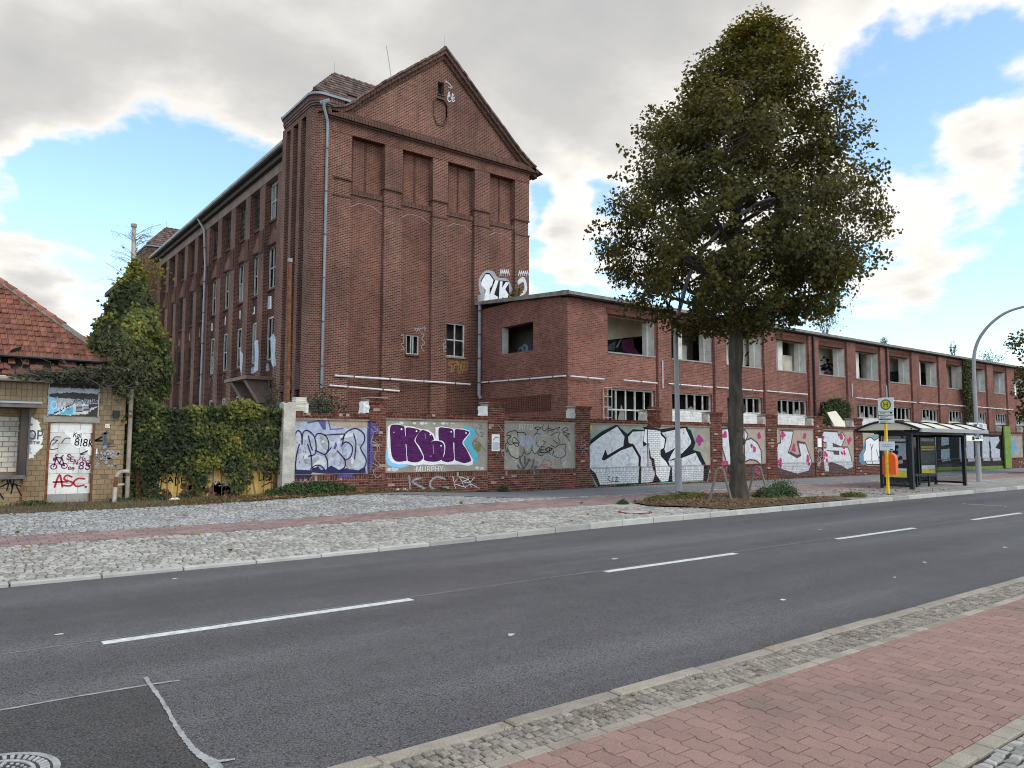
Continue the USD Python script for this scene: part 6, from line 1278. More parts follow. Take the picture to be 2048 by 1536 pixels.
# bus stop post, sign, notice, litter bin
SX, SY = 24.75, 12.12; sz = float(zf(SX, SY))
stp = thing('bus_stop_pole', 'yellow bus stop pole in front of the bus shelter', 'pole', (SX, SY, sz))
ptop = onY(1772, 845, SY)[2]
obj('shaft', MB().box(SX - .04, SX + .04, SY - .035, SY + .035, sz - .02, ptop), M['yellow_paint'], stp)
obj('foot_plate', MB().box(SX - .16, SX + .16, SY - .14, SY + .14, sz - .01, sz + .012), SD, stp)
for z in (1.0, 1.12): obj('band', MB().box(SX - .046, SX + .046, SY - .04, SY + .04, z, z + .03), M['frame_white'], stp)
ss = thing('bus_stop_sign', 'white bus stop sign with a green ringed letter H on yellow', 'sign', (SX, SY, ptop))
PX = SX - .045                                            # the plates face along the road, towards the traffic from the left
def xp(x, y): q = onX(x, y, PX); return -q[1], q[2]       # u runs to the reader's right
def plate(shape, d, m, parent, name, depth=None):
    mb = MB()
    if depth: mb.extr(affinity.scale(shape, -1, 1, origin=(0, 0)), PX - d - depth, PX - d, 'x')
    else: mb.flat(affinity.scale(shape, -1, 1, origin=(0, 0)), PX - d, 'x')
    return obj(name, mb, m, parent)
(u0, zt0), (u1, zb0) = xp(1756, 796), xp(1788, 821.5); zc0 = xp(1788, 847)[1]
plate(bx(u0, zb0, u1, zt0), 0, M['sign_white'], ss, 'plate', .02)
cx_, cz_ = (u0 + u1) / 2, (zt0 + zb0) / 2 - .01; rr = (zt0 - zb0) * .40; e_ = lambda r: sg.Point(cx_, cz_).buffer(r)
plate(e_(rr).difference(e_(rr * .76)), .0215, M['sign_green'], ss, 'green_ring'); plate(e_(rr * .76), .0215, M['sign_yellow'], ss, 'yellow_disc')
hw = rr * .42; plate(unary_union([bx(cx_ - hw, cz_ - hw * 1.15, cx_ - hw * .55, cz_ + hw * 1.15), bx(cx_ + hw * .55, cz_ - hw * 1.15, cx_ + hw, cz_ + hw * 1.15), bx(cx_ - hw, cz_ - hw * .22, cx_ + hw, cz_ + hw * .22)]), .023, M['sign_green'], ss, 'letter')
for k in range(3):
    zt, zb = zb0 - .015 - (zb0 - zc0) * k / 3, zb0 - (zb0 - zc0) * (k + 1) / 3; W_ = u1 - u0
    pl = plate(bx(u0 + .005, zb, u1 - .005, zt), .0, M['sign_white'], ss, 'route_plate', .016)
    plate(unary_union([bx(u0 + .05, zt - .045, u0 + W_ * (.62 if k else .7), zt - .03), bx(u0 + .05, zt - .08, u0 + W_ * .45, zt - .065), bx(u1 - .13, zt - .07, u1 - .05, zt - .02) if k == 0 else bx(u0 + .05, zt - .11, u0 + W_ * .8, zt - .097), bx(u0, zb - .0, u1, zb + .012)]), .0175, M['ink'], pl, 'lettering')
(u2, z2), (u3, z3) = xp(1760, 883), xp(1790.5, 901)
nt = thing('notice', 'small white notice with blue writing fixed to the yellow stop pole', 'notice', (PX, SY, z3))
plate(bx(u2, z3, u3, z2), .03, M['sign_white'], nt, 'board', .018)
wv = smoothline([(u2 + .1 + (u3 - u2 - .2) * k / 9, (z2 + z3) / 2 - .02 + .02 * (k % 2)) for k in range(10)]); plate(unary_union([line(wv, .014), line(wv * [1, 1] + [0, .055], .01)]), .0495, M['ink_blue'], nt, 'writing'); plate(bx(u3 - .14, z3 + .02, u3 - .05, z3 + .05), .0495, M['ink'], nt, 'logo')
(u4, z4), (u5, z5) = xp(1765, 905.5), xp(1795.5, 948); u4, u5 = -12.30, -11.87
w_ = (u5 - u4) / 2; xm = (u4 + u5) / 2
bn = thing('litter_bin', 'bright orange rounded litter bin hung on the yellow stop pole', 'litter bin', (SX, -xm, z5))
sh = unary_union([bx(xm - w_, z5, xm + w_, z4 - w_ * .95), sg.Point(xm, z4 - w_ * .95).buffer(w_ * 1.0)]).intersection(bx(xm - w_, z5, xm + w_, z4)).buffer(-.03).buffer(.03)
mb = MB(); mb.extr(affinity.scale(sh, -1, 1, origin=(0, 0)), SX + .05, SX + .22, 'x'); obj('body', mb, M['orange_plastic'], bn, smooth=40)
mb = MB(); mb.extr(affinity.scale(bx(xm - w_ - .01, z5 - .03, xm + w_ + .01, z5 + .01), -1, 1, origin=(0, 0)), SX + .04, SX + .23, 'x'); obj('base_rim', mb, M['orange_plastic'], bn)
obj('clamp', MB().box(SX + .036, SX + .05, SY - .05, SY + .05, z5 + .2, z5 + .26), M['zinc_dull'], bn)
# tube hoops guarding the tree
def hoop(p0, p1, h, label):
    p0, p1 = np.array(p0), np.array(p1); z0 = float(zf(*p0)); t = thing('tree_guard', label, 'tree guard', (*((p0 + p1) / 2), z0), group='bent tube hoops beside the street tree')
    m = (p0 + p1) / 2; l = [np.r_[p0, z0 - .05]] + [np.r_[p0 + (m - p0) * .55, z0 + h * .72]] + [np.r_[m + (p0 - m) * .28, z0 + h * .95], np.r_[m, z0 + h], np.r_[m + (p1 - m) * .28, z0 + h * .95]] + [np.r_[p1 + (m - p1) * .55, z0 + h * .72], np.r_[p1, z0 - .05]]
    obj('tube', MB().tube(smoothline(l, n=6), .036, 10), M['hoop_metal'], t, smooth=60)
hA, hB = onZ(1418, 1004, .13)[:2], onZ(1465, 1006, .13)[:2]; d_ = hB - hA; hoop(hA, hB, .93, 'bent grey tube hoop left of the tree trunk')
hC, hD = onZ(1497, 985, .13)[:2], onZ(1536, 988, .13)[:2]; hoop(hC, hD, .86, 'bent grey tube hoop right of the tree trunk')
# cream board and rubbish
b0 = onY(1640, 835, 24.0)
cb = MB(); q = [onY(1655, 825, 23.0), onY(1672, 822, 23.2), onY(1700, 860, 21.5), onY(1675, 862, 21.5)]; cb.add(q + [p + np.array([.02, .05, .01]) for p in q], [(0, 1, 2, 3), (4, 5, 6, 7), (0, 1, 5, 4), (1, 2, 6, 5), (2, 3, 7, 6), (3, 0, 4, 7)]); obj('board', cb, M['canopy_cream'], label='cream coloured board leaning behind the wall below hanging ivy', cat='board')
for k, (x, y) in enumerate([(795, 985), (810, 984), (347, 992), (352, 996)]):
    c = onY(x, y, 19.75); c[2] = float(zf(c[0], 19.75)) + .03; t_ = trimesh.creation.icosphere(1); vv = t_.vertices * [.10, .07, .05] * (1 + .3 * (meshkit.noise(t_.vertices * 3 + k) - .5)[:, None]); obj('litter', MB().add(vv + c, t_.faces), M['white_paint'], label=['crumpled white litter lying at the wall foot under the KC tag', 'smaller scrap of white litter right of another at the wall foot', 'white litter lying before the yellow gate', 'grey white scrap lying just right of other litter before the gate'][k], cat='litter')
# ------------------------------------------------------------------ plants
def leaves(mb, c, size, n_dir=None, tone=None, seed=0, droop=.3, spread=1.0):
    """Bent leaf faces (two triangles with a fold) at the points c."""
    g = np.random.default_rng(seed); k = len(c); s = size * g.uniform(.65, 1.3, k)
    d = g.normal(0, 1, (k, 3)); d[:, 2] -= droop; d /= np.linalg.norm(d, axis=1, keepdims=True)
    if n_dir is not None: nn = n_dir + g.normal(0, .55 * spread, (k, 3))
    else: nn = g.normal(0, 1, (k, 3)) + [0, 0, .5]
    nn /= np.linalg.norm(nn, axis=1, keepdims=True); w = np.cross(nn, d); w /= np.maximum(np.linalg.norm(w, axis=1, keepdims=True), 1e-6); d = np.cross(w, nn)
    s = s[:, None]; P0 = c; tip = c + d * s; l = c + d * s * .45 + w * s * .42 - nn * s * .10; r = c + d * s * .45 - w * s * .42 - nn * s * .10
    v = np.stack([P0, l, tip, r], 1).reshape(-1, 3); b = np.arange(k)[:, None] * 4; f = np.vstack([b + [0, 1, 2], b + [0, 2, 3]])
    t = np.repeat(np.clip(tone if tone is not None else g.random(k), 0, 1), 4); mb.add(v, f, t); return mb
g = np.random.default_rng(21)
# ---- street tree: tapered trunk, limbs, clumped crown
TX, TY = 18.72, 13.55; tz = float(zf(TX, TY))
tree = thing('street_tree', 'large dark green linden tree with a bare trunk beside the road', 'tree', (TX, TY, tz))
tp_ = smoothline([(TX, TY, tz - .1), (TX + .0, TY, tz + .35), (TX - .02, TY, 1.2), (TX - .03, TY, 2.6), (TX + .02, TY, 4.2), (TX + .08, TY - .02, 5.6), (TX + .16, TY - .03, 7.5), (TX + .25, TY - .10, 9.5), (TX + .4, TY - .26, 11.5), (TX + .55, TY - .42, 13.2)], n=6)
hh = tp_[:, 2]; rad = np.interp(hh, [0, .3, .7, 2.5, 4.5, 5.5, 7.5, 10, 13.3], [.36, .275, .235, .215, .20, .17, .12, .075, .02])
tm = MB().tube(smoothline(tp_, n=3), np.interp(smoothline(tp_, n=3)[:, 2], [0, .3, .7, 2.5, 4.5, 5.5, 7.5, 10, 13.3], [.36, .275, .225, .205, .19, .165, .12, .075, .02]), 28); v = tm.v[0]; n_ = meshkit.fbm(v * [3.2, 3.2, 1.1] + 5, 4); cen = np.array([np.interp(v[:, 2], hh, tp_[:, 0]), np.interp(v[:, 2], hh, tp_[:, 1])]).T; v[:, :2] = cen + (v[:, :2] - cen) * (1 + .75 * (n_ - .5) + .10 * (meshkit.noise(v * [14, 14, 2.0]) - .5))[:, None]; tm.v[0] = v
trunk = obj('trunk', tm, M['bark'], tree, smooth=60)
for k in range(9): a_ = g.uniform(0, 6.28); z_ = g.uniform(.6, 4.2); kn = trimesh.creation.icosphere(1, .07 + .05 * g.random()); obj('burl', MB().add(kn.vertices * [1, 1, 1.3] + [TX + .2 * math.cos(a_), TY + .2 * math.sin(a_), z_], kn.faces), M['bark'], trunk, smooth=True)
zz = np.array([5.3, 5.6, 6.1, 6.85, 7.6, 8.3, 9.05, 10.5, 12.0, 13.2, 14.0, 14.9]); hwid = np.array([1.5, 2.3, 3.1, 3.75, 4.05, 4.1, 3.9, 3.4, 2.5, 1.5, .9, .2])
def lean(z): return np.array([.794, -.607]) * (.10 + .72 * np.clip((z - 8.5) / 5.5, 0, 1.1))
# half widths measured from the trunk line; the crown is a little fuller towards its right below and leans left above
cl = []
tries = 0
while len(cl) < 460 and tries < 20000:
    tries += 1; z = g.uniform(5.2, 14.8); R = float(np.interp(z, zz, hwid)); a_ = g.uniform(0, 2 * np.pi); rr_ = R * g.uniform(.05, 1) ** .40 * g.uniform(.93, 1.0)
    lump = 1 + .07 * math.sin(3 * a_ + z * 1.3) * math.sin(z * 2.1 + a_) + .06 * math.sin(7 * a_ + 3 * z)
    o_ = lean(z); p = np.array([TX + o_[0] + rr_ * lump * math.cos(a_), TY + o_[1] + rr_ * lump * math.sin(a_), z])
    if min([np.linalg.norm((p - q) * [1, 1, 1.25]) for q in cl[-400:]] + [9]) > .38: cl.append(p)
cl = np.array(cl)
br = MB(); 
limbs = []
for k in range(26):
    z = 4.7 + 7.6 * (k / 26) ** 1.05; a_ = k * 2.399 + g.normal(0, .3); R = float(np.interp(z + 1.2, zz, hwid)) * .82; s0 = np.array([np.interp(z, hh, tp_[:, 0]), np.interp(z, hh, tp_[:, 1]), z])
    e_ = s0 + [R * math.cos(a_), R * math.sin(a_), R * .42 + .3]; m_ = (s0 + e_) / 2 + [0, 0, .25] + g.normal(0, .12, 3); lp = smoothline([s0, m_, e_], n=5); limbs.append(lp)
    r0_ = .11 * (1 - .6 * k / 26); obj('limb', MB().tube(lp, np.linspace(r0_, .02, len(lp)), 7), M['twig'], tree)
allp = np.vstack([l[2:] for l in limbs] + [tp_[tp_[:, 2] > 6]])
for c in cl:
    d = np.linalg.norm(allp - c + [0, 0, .5], axis=1); s0 = allp[np.argmin(d)]; br.tube([s0, (s0 + c) / 2 + g.normal(0, .08, 3) + [0, 0, .06], c], [.028, .017, .007], 4, cap=False)
obj('twigs', br, M['twig'], tree, kind='stuff')
fol = MB()
LAMP = np.vstack([curved([(x, y)], L1[0]) for x, y in [(1362, 610), (1364, 590), (1372, 565), (1380, 545), (1430, 470), (1450, 452), (1470, 437), (1490, 425), (1505, 415), (1520, 410), (1535, 407)]])
def pruned(q):
    '''The crown is cut back in a widening hollow between the street lamp's arm and the road.'''
    keep = np.ones(len(q), bool)
    for p in LAMP:
        w = (p - EYE) / np.linalg.norm(p - EYE); d = q - p; a = -d @ w; r = np.linalg.norm(d + a[:, None] * w, axis=1); keep &= ~((a > -.2) & (r < .27 + .04 * a))
    return q[keep]
for i, c in enumerate(cl):
    n = int(g.uniform(155, 255)); rad_ = g.uniform(.40, .66); u = g.normal(0, 1, (n, 3)); u /= np.linalg.norm(u, axis=1, keepdims=True); q = c + u * (rad_ * g.random((n, 1)) ** .45) * [1.1, 1.1, .8]
    q = pruned(q); n = len(q); out = (q - [TX + .2, TY, 8.8]) / [4.6, 4.6, 5.2]; out_l = np.linalg.norm(out, axis=1)
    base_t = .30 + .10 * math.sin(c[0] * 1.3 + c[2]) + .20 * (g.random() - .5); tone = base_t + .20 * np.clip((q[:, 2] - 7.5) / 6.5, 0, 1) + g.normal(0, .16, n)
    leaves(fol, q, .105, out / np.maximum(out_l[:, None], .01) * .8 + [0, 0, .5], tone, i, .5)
# ragged single sprays on the outline
for k in range(170):
    z = g.uniform(5.3, 14.7); R = float(np.interp(z, zz, hwid)); a_ = g.uniform(0, 6.28); o_ = lean(z); p = np.array([TX + o_[0] + R * 1.04 * math.cos(a_), TY + o_[1] + R * 1.04 * math.sin(a_), z]); dr_ = np.array([math.cos(a_), math.sin(a_), g.uniform(-.2, .9)]); n = 26
    t_ = g.random((n, 1)); leaves(fol, p - dr_ * .3 + dr_ * t_ * .55 + g.normal(0, .07, (n, 3)), .12, None, .35 + g.normal(0, .2, n), 900 + k, .5)
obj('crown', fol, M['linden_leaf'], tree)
# ---- ivy and creepers
def cover(mb, pts_fn, n, size, seed, ndir, tone_fn=None, spread=1.0):
    gg = np.random.default_rng(seed); c = pts_fn(gg, n); t = tone_fn(c, gg) if tone_fn else np.clip(gg.normal(.45, .2, n), 0, 1); return leaves(mb, c, size, np.broadcast_to(np.array(ndir, float), (n, 3)) if np.ndim(ndir) == 1 else ndir(c), t, seed + 1, .8, spread)
MX = mb_[0]
ivt = thing('ivy_clump', 'bulky ivy growing over the mast between kiosk and gate', 'ivy', (MX, 20.8, .3))
izz, iw = np.array([.3, 1.2, 2.2, 2.8, 3.4, 4.1, 4.6, 5.0, 5.4, 5.8, 6.2, 6.5]), np.array([.40, .40, .48, .64, .83, .85, .74, .6, .44, .24, .12, .04])
ioff = np.array([.2, .2, .14, .04, -.02, -.03, -.05, -.06, -.06, -.04, 0, 0])
def ivy_pts(gg, n):
    z = gg.uniform(.3, 6.45, n) ; w = np.interp(z, izz, iw); keep = gg.random(n) < w / .86 + .12; z = np.where(keep, z, gg.uniform(2.8, 5.2, n)); w = np.interp(z, izz, iw); a_ = gg.uniform(np.pi * .8, np.pi * 2.2, n); lump = .68 + .62 * meshkit.noise(np.c_[np.cos(a_) * 1.9, np.sin(a_) * 1.9, z * 1.9] + 4)
    r_ = w * lump * gg.uniform(.86, 1.04, n); return np.c_[MX + np.interp(z, izz, ioff) + r_ * np.cos(a_), 20.85 + r_ * np.sin(a_) * .9, z]
def ivy_tone(c, gg):
    lowz = np.clip((3.2 - c[:, 2]) / 2, 0, 1); pat = meshkit.noise(c * [1.6, 1.6, 1.3] + 9); return .30 + .25 * lowz + .55 * (pat - .45) + .25 * np.clip((c[:, 2] - 4.0) / 1.2, 0, 1) * (pat > .42) + gg.normal(0, .13, len(c))
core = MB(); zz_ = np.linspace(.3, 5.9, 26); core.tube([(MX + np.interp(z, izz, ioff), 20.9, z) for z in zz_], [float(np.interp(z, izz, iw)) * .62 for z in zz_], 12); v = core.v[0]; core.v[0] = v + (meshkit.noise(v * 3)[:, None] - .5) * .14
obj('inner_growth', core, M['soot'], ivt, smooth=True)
iv = MB(); cover(iv, ivy_pts, 13500, .11, 31, lambda c: (c - np.array([MX, 20.9, 0])) * [1, 1, 0] * 1.6 + [0, -.3, .25], ivy_tone)
gg = np.random.default_rng(15)
for k in range(70):
    z = gg.uniform(1.2, 5.9); w = float(np.interp(z, izz, iw)) * .95; a_ = gg.uniform(np.pi * .85, np.pi * 2.15); q0 = np.array([MX + np.interp(z, izz, ioff) + w * math.cos(a_), 20.85 + w * math.sin(a_) * .9, z]); dv = np.array([math.cos(a_) * .5, math.sin(a_) * .4 - .1, gg.uniform(-.9, .5)]); t_ = gg.random((16, 1)); leaves(iv, q0 + dv * t_ * gg.uniform(.2, .55) + gg.normal(0, .035, (16, 3)), .10, None, np.clip(gg.normal(.5, .2, 16), 0, 1), 700 + k, .7)
obj('leaves', iv, M['ivy_leaf'], ivt)
fl = MB(); gg = np.random.default_rng(5)
for (cx, cz, r_, n) in [(MX - .35, 3.9, .45, 1100), (MX - .2, 3.2, .5, 900), (MX + .15, 3.5, .35, 500)]:
    u = gg.normal(0, .5, (n, 3)) * r_; fl.add(*[*(lambda c: (np.repeat(c, 1, 0), np.arange(len(c)).reshape(-1, 3)))((np.array([cx, 20.15, cz]) + np.repeat(u[: n - n % 3], 3, 0) + gg.normal(0, .028, ((n - n % 3) * 3, 3)))[: (n - n % 3) * 3])], .8)
obj('seed_heads', fl, M['grey_leaf'], ivt, kind='stuff')
sp_ = MB()
for k in range(46):
    z = gg.uniform(5.4, 7.1); a_ = gg.uniform(0, 6.28); L = gg.uniform(.25, .75); p0 = np.array([MX, 20.95, z]); p1 = p0 + [L * math.cos(a_), L * .4 * math.sin(a_), L * gg.uniform(.1, .8)]; sp_.tube([p0, (p0 + p1) / 2 + [0, 0, .05], p1], [.008, .006, .003], 4, cap=False)
    for j in range(8): t_ = gg.uniform(.3, 1); q = p0 + (p1 - p0) * t_; sp_.tube([q, q + gg.normal(0, .10, 3)], [.004, .002], 3, cap=False)
obj('bare_twigs', sp_, M['twig_grey'], ivt, kind='stuff')
lf2 = MB(); leaves(lf2, np.array([MX + .3, 20.9, 6.15]) + gg.normal(0, 1, (420, 3)) * [.24, .15, .24], .07, None, np.clip(gg.normal(.8, .1, 420), 0, 1), 77); obj('yellow_spray', lf2, M['sapling_leaf'], ivt, kind='stuff')
# creeper over the gate
cr_ = thing('creeper', 'thick creeper with green and yellow leaves covering the yellow gate', 'creeper', (5.7, 20.2, .5))
def gate_top(x): return 2.72 + .10 * math.sin(x * 2.2) + .05 * math.sin(x * 5.1)
def gpts(gg, n):
    x = gg.uniform(gx0 - .15, gx1 + .02, n); lim = 1.06 + .25 * np.sin(x * 3.1 + 1) * (gg.random(n) < .5); u = gg.random(n); z = lim + (np.vectorize(gate_top)(x) - lim) * u ** .85
    thin = (x > 6.55) & (z < 2.1) & (gg.random(n) < .55); z = np.where(thin, gg.uniform(2.1, 2.65, n), z)
    hang = gg.random(n) < .07; xi = gg.choice([gx0 + .1, 5.35, 6.25, 6.45, 4.3], n) + gg.normal(0, .12, n); x = np.where(hang, xi, x); z = np.where(hang, gg.uniform(.45, 1.2, n), z)
    return np.c_[x, YGT - .10 - .14 * gg.random(n) * (1 + .8 * meshkit.noise(np.c_[x * 2, z * 2, z * 0])) - .12 * np.clip((z - 2.35) / .3, 0, 1) * gg.random(n), z]
def gtone(c, gg): return .20 + .75 * (meshkit.noise(c * [2.1, 1, 2.3] + 2) - .5) + .22 * np.clip((c[:, 2] - 2.3) / .4, 0, 1) + .18 * ((c[:, 0] > 5.2) & (c[:, 2] < 2.2)) + gg.normal(0, .14, len(c))
cv = MB(); cover(cv, gpts, 11500, .095, 41, (0, -1, .35), gtone); obj('leaves', cv, M['ivy_leaf'], cr_)
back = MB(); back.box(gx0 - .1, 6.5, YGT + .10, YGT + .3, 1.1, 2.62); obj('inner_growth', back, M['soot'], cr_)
top = MB(); gg = np.random.default_rng(51); n = 2600; x = gg.uniform(gx0 - .2, gx1, n); leaves(top, np.c_[x, YGT + gg.uniform(-.25, .45, n), np.vectorize(gate_top)(x) - .12 * gg.random(n)], .09, np.broadcast_to([0, -.4, 1.0], (n, 3)), gg.normal(.55, .13, n), 52); obj('top_growth', top, M['ivy_leaf'], cr_)
st_ = MB()
for x in np.arange(gx0, gx1, .22): st_.tube([(x, YGT - .03, .4), (x + gg.normal(0, .08), YGT - .05, 1.4), (x + gg.normal(0, .12), YGT - .05, 2.5)], .011, 4)
obj('stems', st_, M['twig_grey'], cr_, kind='stuff')
# scrub on the kiosk gutter
def bush(name, label, cat, c, r3, n, size, m, seed, stems=14, tone=.45, up=.4, group=None, tm_=None):
    gg = np.random.default_rng(seed); c = np.array(c, float); t = thing(name, label, cat, (c[0], c[1], c[2]), group)
    s = MB()
    for k in range(stems):
        e = c + gg.normal(0, .55, 3) * r3; e[2] = c[2] + abs(e[2] - c[2]) + r3[2] * .5; s.tube([c + gg.normal(0, .12, 3) * r3 * [1, 1, 0], (c + e) / 2 + gg.normal(0, .05, 3), e], [.012, .008, .003], 4, cap=False)
    obj('stems', s, M['twig'], t, kind='stuff')
    u = gg.normal(0, 1, (n, 3)); u /= np.linalg.norm(u, axis=1, keepdims=True); u *= gg.random((n, 1)) ** .4; u *= (.72 + .5 * meshkit.noise(u * 2.6 + seed))[:, None]; u[:, 2] = np.abs(u[:, 2]); q = c + u * r3
    l = leaves(MB(), q, size, u + [0, 0, up], np.clip(tone + .3 * (meshkit.noise(q * 3 + seed) - .5) + gg.normal(0, .15, n), 0, 1), seed + 1); obj('leaves', l, M[m], t); return t
sc = thing('roof_scrub', 'tangle of dead stems and dark leaves growing along the kiosk gutter', 'scrub', (2.8, YK - .2, gzz))
gg = np.random.default_rng(61); tw_ = MB()
for k in range(170):
    x = 1.2 + 2.6 * gg.random() ** .7; p = np.array([x, YK - .25 + gg.normal(0, .08), gzz + gg.uniform(-.02, .25)]); e = p + [gg.normal(0, .28), gg.normal(-.05, .07), gg.normal(-.02, .16)]; tw_.tube([p, (p + e) / 2 + gg.normal(0, .07, 3), e], [.006, .005, .003], 3, cap=False)
obj('dead_stems', tw_, M['twig_grey'], sc, kind='stuff')
n = 2800; x = 1.15 + 2.75 * gg.random(n) ** .6; zc = gzz + .02 + .16 * np.clip((x - 1.2) / 2, 0, 1) + gg.normal(0, .08, n) * np.clip((x - .8) / 1.6, .2, 1.2); l = leaves(MB(), np.c_[x, YK - .26 + gg.normal(0, .10, n), zc], .07, np.broadcast_to([0, -.5, .8], (n, 3)), np.clip(gg.normal(.3, .2, n), 0, 1), 62); obj('leaves', l, M['grey_leaf'], sc)
# bushes and weeds
wz = lambda x, y: float(zf(x, y))
c = onY(622, 985, 19.45); bush('ground_ivy', 'low spreading green plants heaped against the first wall bay', 'plants', (c[0] + .1, 19.55, wz(c[0], 19.5) - .02), (1.35, .42, .36), 5200, .07, 'weed_leaf', 71, 10, .45)
bush('ground_ivy', 'low dark green plants before the gate pillar', 'plants', (7.35, 19.75, wz(7.3, 19.7) - .02), (.55, .35, .26), 1500, .065, 'weed_leaf', 72, 6, .35)
c = onY(640, 805, 31.5); bush('shrub', 'sparse grey green shrub at the foot of the rounded factory corner', 'shrub', (onY(645, 815, 31)[0], 31.0, 2.3), (1.15, .8, 2.0), 2300, .10, 'grey_leaf', 73, 34, .35)
bush('shrub', 'thin shrub growing beside the factory entrance canopy', 'shrub', (onY(545, 800, 34)[0], 34, 1.6), (.75, .7, 3.1), 1500, .10, 'grey_leaf', 74, 40, .45)
for k, (x, y, w_, h_, lab) in enumerate([(1005, 986, .24, .22, 'tuft of green weeds at the wall foot left of the small wall with many tags'), (887, 984, .2, .15, 'small weed clump at the wall foot below the purple letters'), (1246, 1006, .2, .13, 'bright green weed clump on the cobbles left of the lamp post'), (1246, 978, .5, .12, 'weeds along the wall foot below the big white letters'), (300, 1003, .3, .2, 'weeds before the left part of the yellow gate'), (345, 1000, .22, .2, 'leafy weeds right in front of the yellow gate sheet'), (232, 1006, .4, .14, 'weeds round the foot of the red and white post'), (50, 1010, .5, .14, 'grass clump before the kiosk counter')]):
    c = onZ(x, y, .25 if y > 980 and x < 800 else .15)
    if x in (1246,) and y == 1006: c = onZ(1246, 1009, .13)
    elif x >= 860: c = np.array([onY(x, y, 19.75)[0], 19.72, 0])
    bush('weeds', lab, 'weeds', (c[0], min(c[1], 19.95), wz(c[0], min(c[1], 19.95)) - .01), (w_, .16, h_), int(240 + 700 * w_), .05, 'weed_leaf', 80 + k, 4, .45)
for k, (X_, Y_, w_, h_, lab) in enumerate([(20.6, 13.35, .85, .50, 'bushy green weeds right of the tree trunk'), (19.6, 13.2, .5, .34, 'low weeds at the right foot of the tree trunk'), (17.5, 14.4, .8, .2, 'yellowing low weeds left of the tree trunk'), (16.2, 14.3, .6, .14, 'scattered low weeds at the foot of the lamp post'), (22.7, 12.2, .4, .12, 'small dry tuft on the slabs right of the tree pit')]):
    bush('weeds', lab, 'weeds', (X_, Y_, wz(X_, Y_) + .02), (w_, .42, h_), int(700 + 1700 * w_), .055, 'weed_leaf' if k < 2 else 'sapling_leaf', 110 + k, 8, .5)
def litter_leaves(name, label, cat, poly_, n, size, seed, m='fallen_leaf', lift=.02):
    gg = np.random.default_rng(seed); x0, y0, x1, y1 = poly_.bounds; q = []
    while len(q) < n:
        p = gg.uniform([x0, y0], [x1, y1]); 
        if poly_.contains(sg.Point(*p)): q.append(p)
    q = np.array(q); c = np.c_[q, zf(q[:, 0], q[:, 1]) + lift + .03 * gg.random(n)]; l = leaves(MB(), c, size, np.broadcast_to([0, 0, 1.6], (n, 3)), gg.random(n), seed + 1, 0, 1.0); return obj(name, l, M[m], '/World', label, cat, None, 'stuff')
litter_leaves('fallen_leaves', 'brown and yellow fallen leaves in the tree pit', 'leaves', pit.intersection(sg.box(0, 11.7, 21, 20)), 4200, .06, 131, lift=.05)
litter_leaves('fallen_leaves', 'fallen leaves strewn along the verge below the first wall bays', 'leaves', P([(4.5, 18.75), (7, 18.8), (11.5, 19.45), (13, 19.75), (13, 19.93), (7.9, 19.9), (4.5, 19.6)]), 2600, .075, 132)
litter_leaves('fallen_leaves', 'scattered fallen leaves on the slabs near the bus stop', 'leaves', P([(20.5, 11.8), (29, 11.8), (29, 14.2), (20.5, 14.3)]), 420, .07, 133, lift=.003)
litter_leaves('fallen_leaves', 'few yellow leaves on the cobbled strips', 'leaves', P([(0, 11.5), (14, 11.7), (14, 18), (0, 18)]), 26, .11, 134, lift=.004)
litter_leaves('fallen_leaves', 'line of dry leaves at the foot of the far wall bays', 'leaves', P([(14, 19.6), (48, 19.62), (48, 19.88), (14, 19.9)]), 1500, .075, 135, lift=.005)
def grass(name, label, poly_, n, h, seed, m='dry_grass'):
    gg = np.random.default_rng(seed); x0, y0, x1, y1 = poly_.bounds; q = gg.uniform([x0, y0], [x1, y1], (n * 2, 2)); k = shapely.contains_xy(poly_, q[:, 0], q[:, 1]); q = q[k][:n]; n = len(q)
    z = zf(q[:, 0], q[:, 1]) if q[:, 1].min() > 10 else np.full(n, .11); hh_ = h * gg.uniform(.4, 1.3, n); a_ = gg.uniform(0, 6.28, n); w = .006; d = np.c_[np.cos(a_), np.sin(a_)]; l = gg.normal(0, .45, (n, 2)) * hh_[:, None]
    v = np.stack([np.c_[q - d * w, z - .01], np.c_[q + d * w, z - .01], np.c_[q + l, z + hh_]], 1).reshape(-1, 3); return obj(name, MB().add(v, np.arange(3 * n).reshape(-1, 3), np.repeat(gg.random(n), 3)), M[m], '/World', label, 'grass', None, 'stuff')
grass('grass', 'dry grass on the verge before kiosk and gate', P([(-5, 18.55), (1, 18.6), (5, 18.55), (8, 18.9), (12.5, 19.55), (12.5, 19.9), (3.7, 20.2), (-5, 20.2)]), 11000, .11, 141)
gp_ = [onZ(x, y, .12)[:2] for x, y in [(1020, 1448), (1175, 1425), (1205, 1430), (1255, 1390), (1380, 1350), (1530, 1293), (1560, 1292), (1660, 1256), (1690, 1265), (1710, 1272), (1680, 1270), (1770, 1226), (1790, 1222)]]
for k, p in enumerate(gp_): grass('grass', f'', sg.Point(*p).buffer(.05), 1, .05, 150) if False else None
tuft = MB()
for k, p in enumerate(gp_):
    gg = np.random.default_rng(160 + k); n = 70; q = p + gg.normal(0, .035, (n, 2)) * [1.6, 1]; a_ = gg.uniform(0, 6.28, n); d = np.c_[np.cos(a_), np.sin(a_)] * .0022; l = gg.normal(0, .032, (n, 2)); h_ = gg.uniform(.008, .032, n)
    tuft.add(np.stack([np.c_[q - d, np.full(n, .108)], np.c_[q + d, np.full(n, .108)], np.c_[q + l, .112 + h_]], 1).reshape(-1, 3), np.arange(3 * n).reshape(-1, 3), np.repeat(gg.random(n), 3))
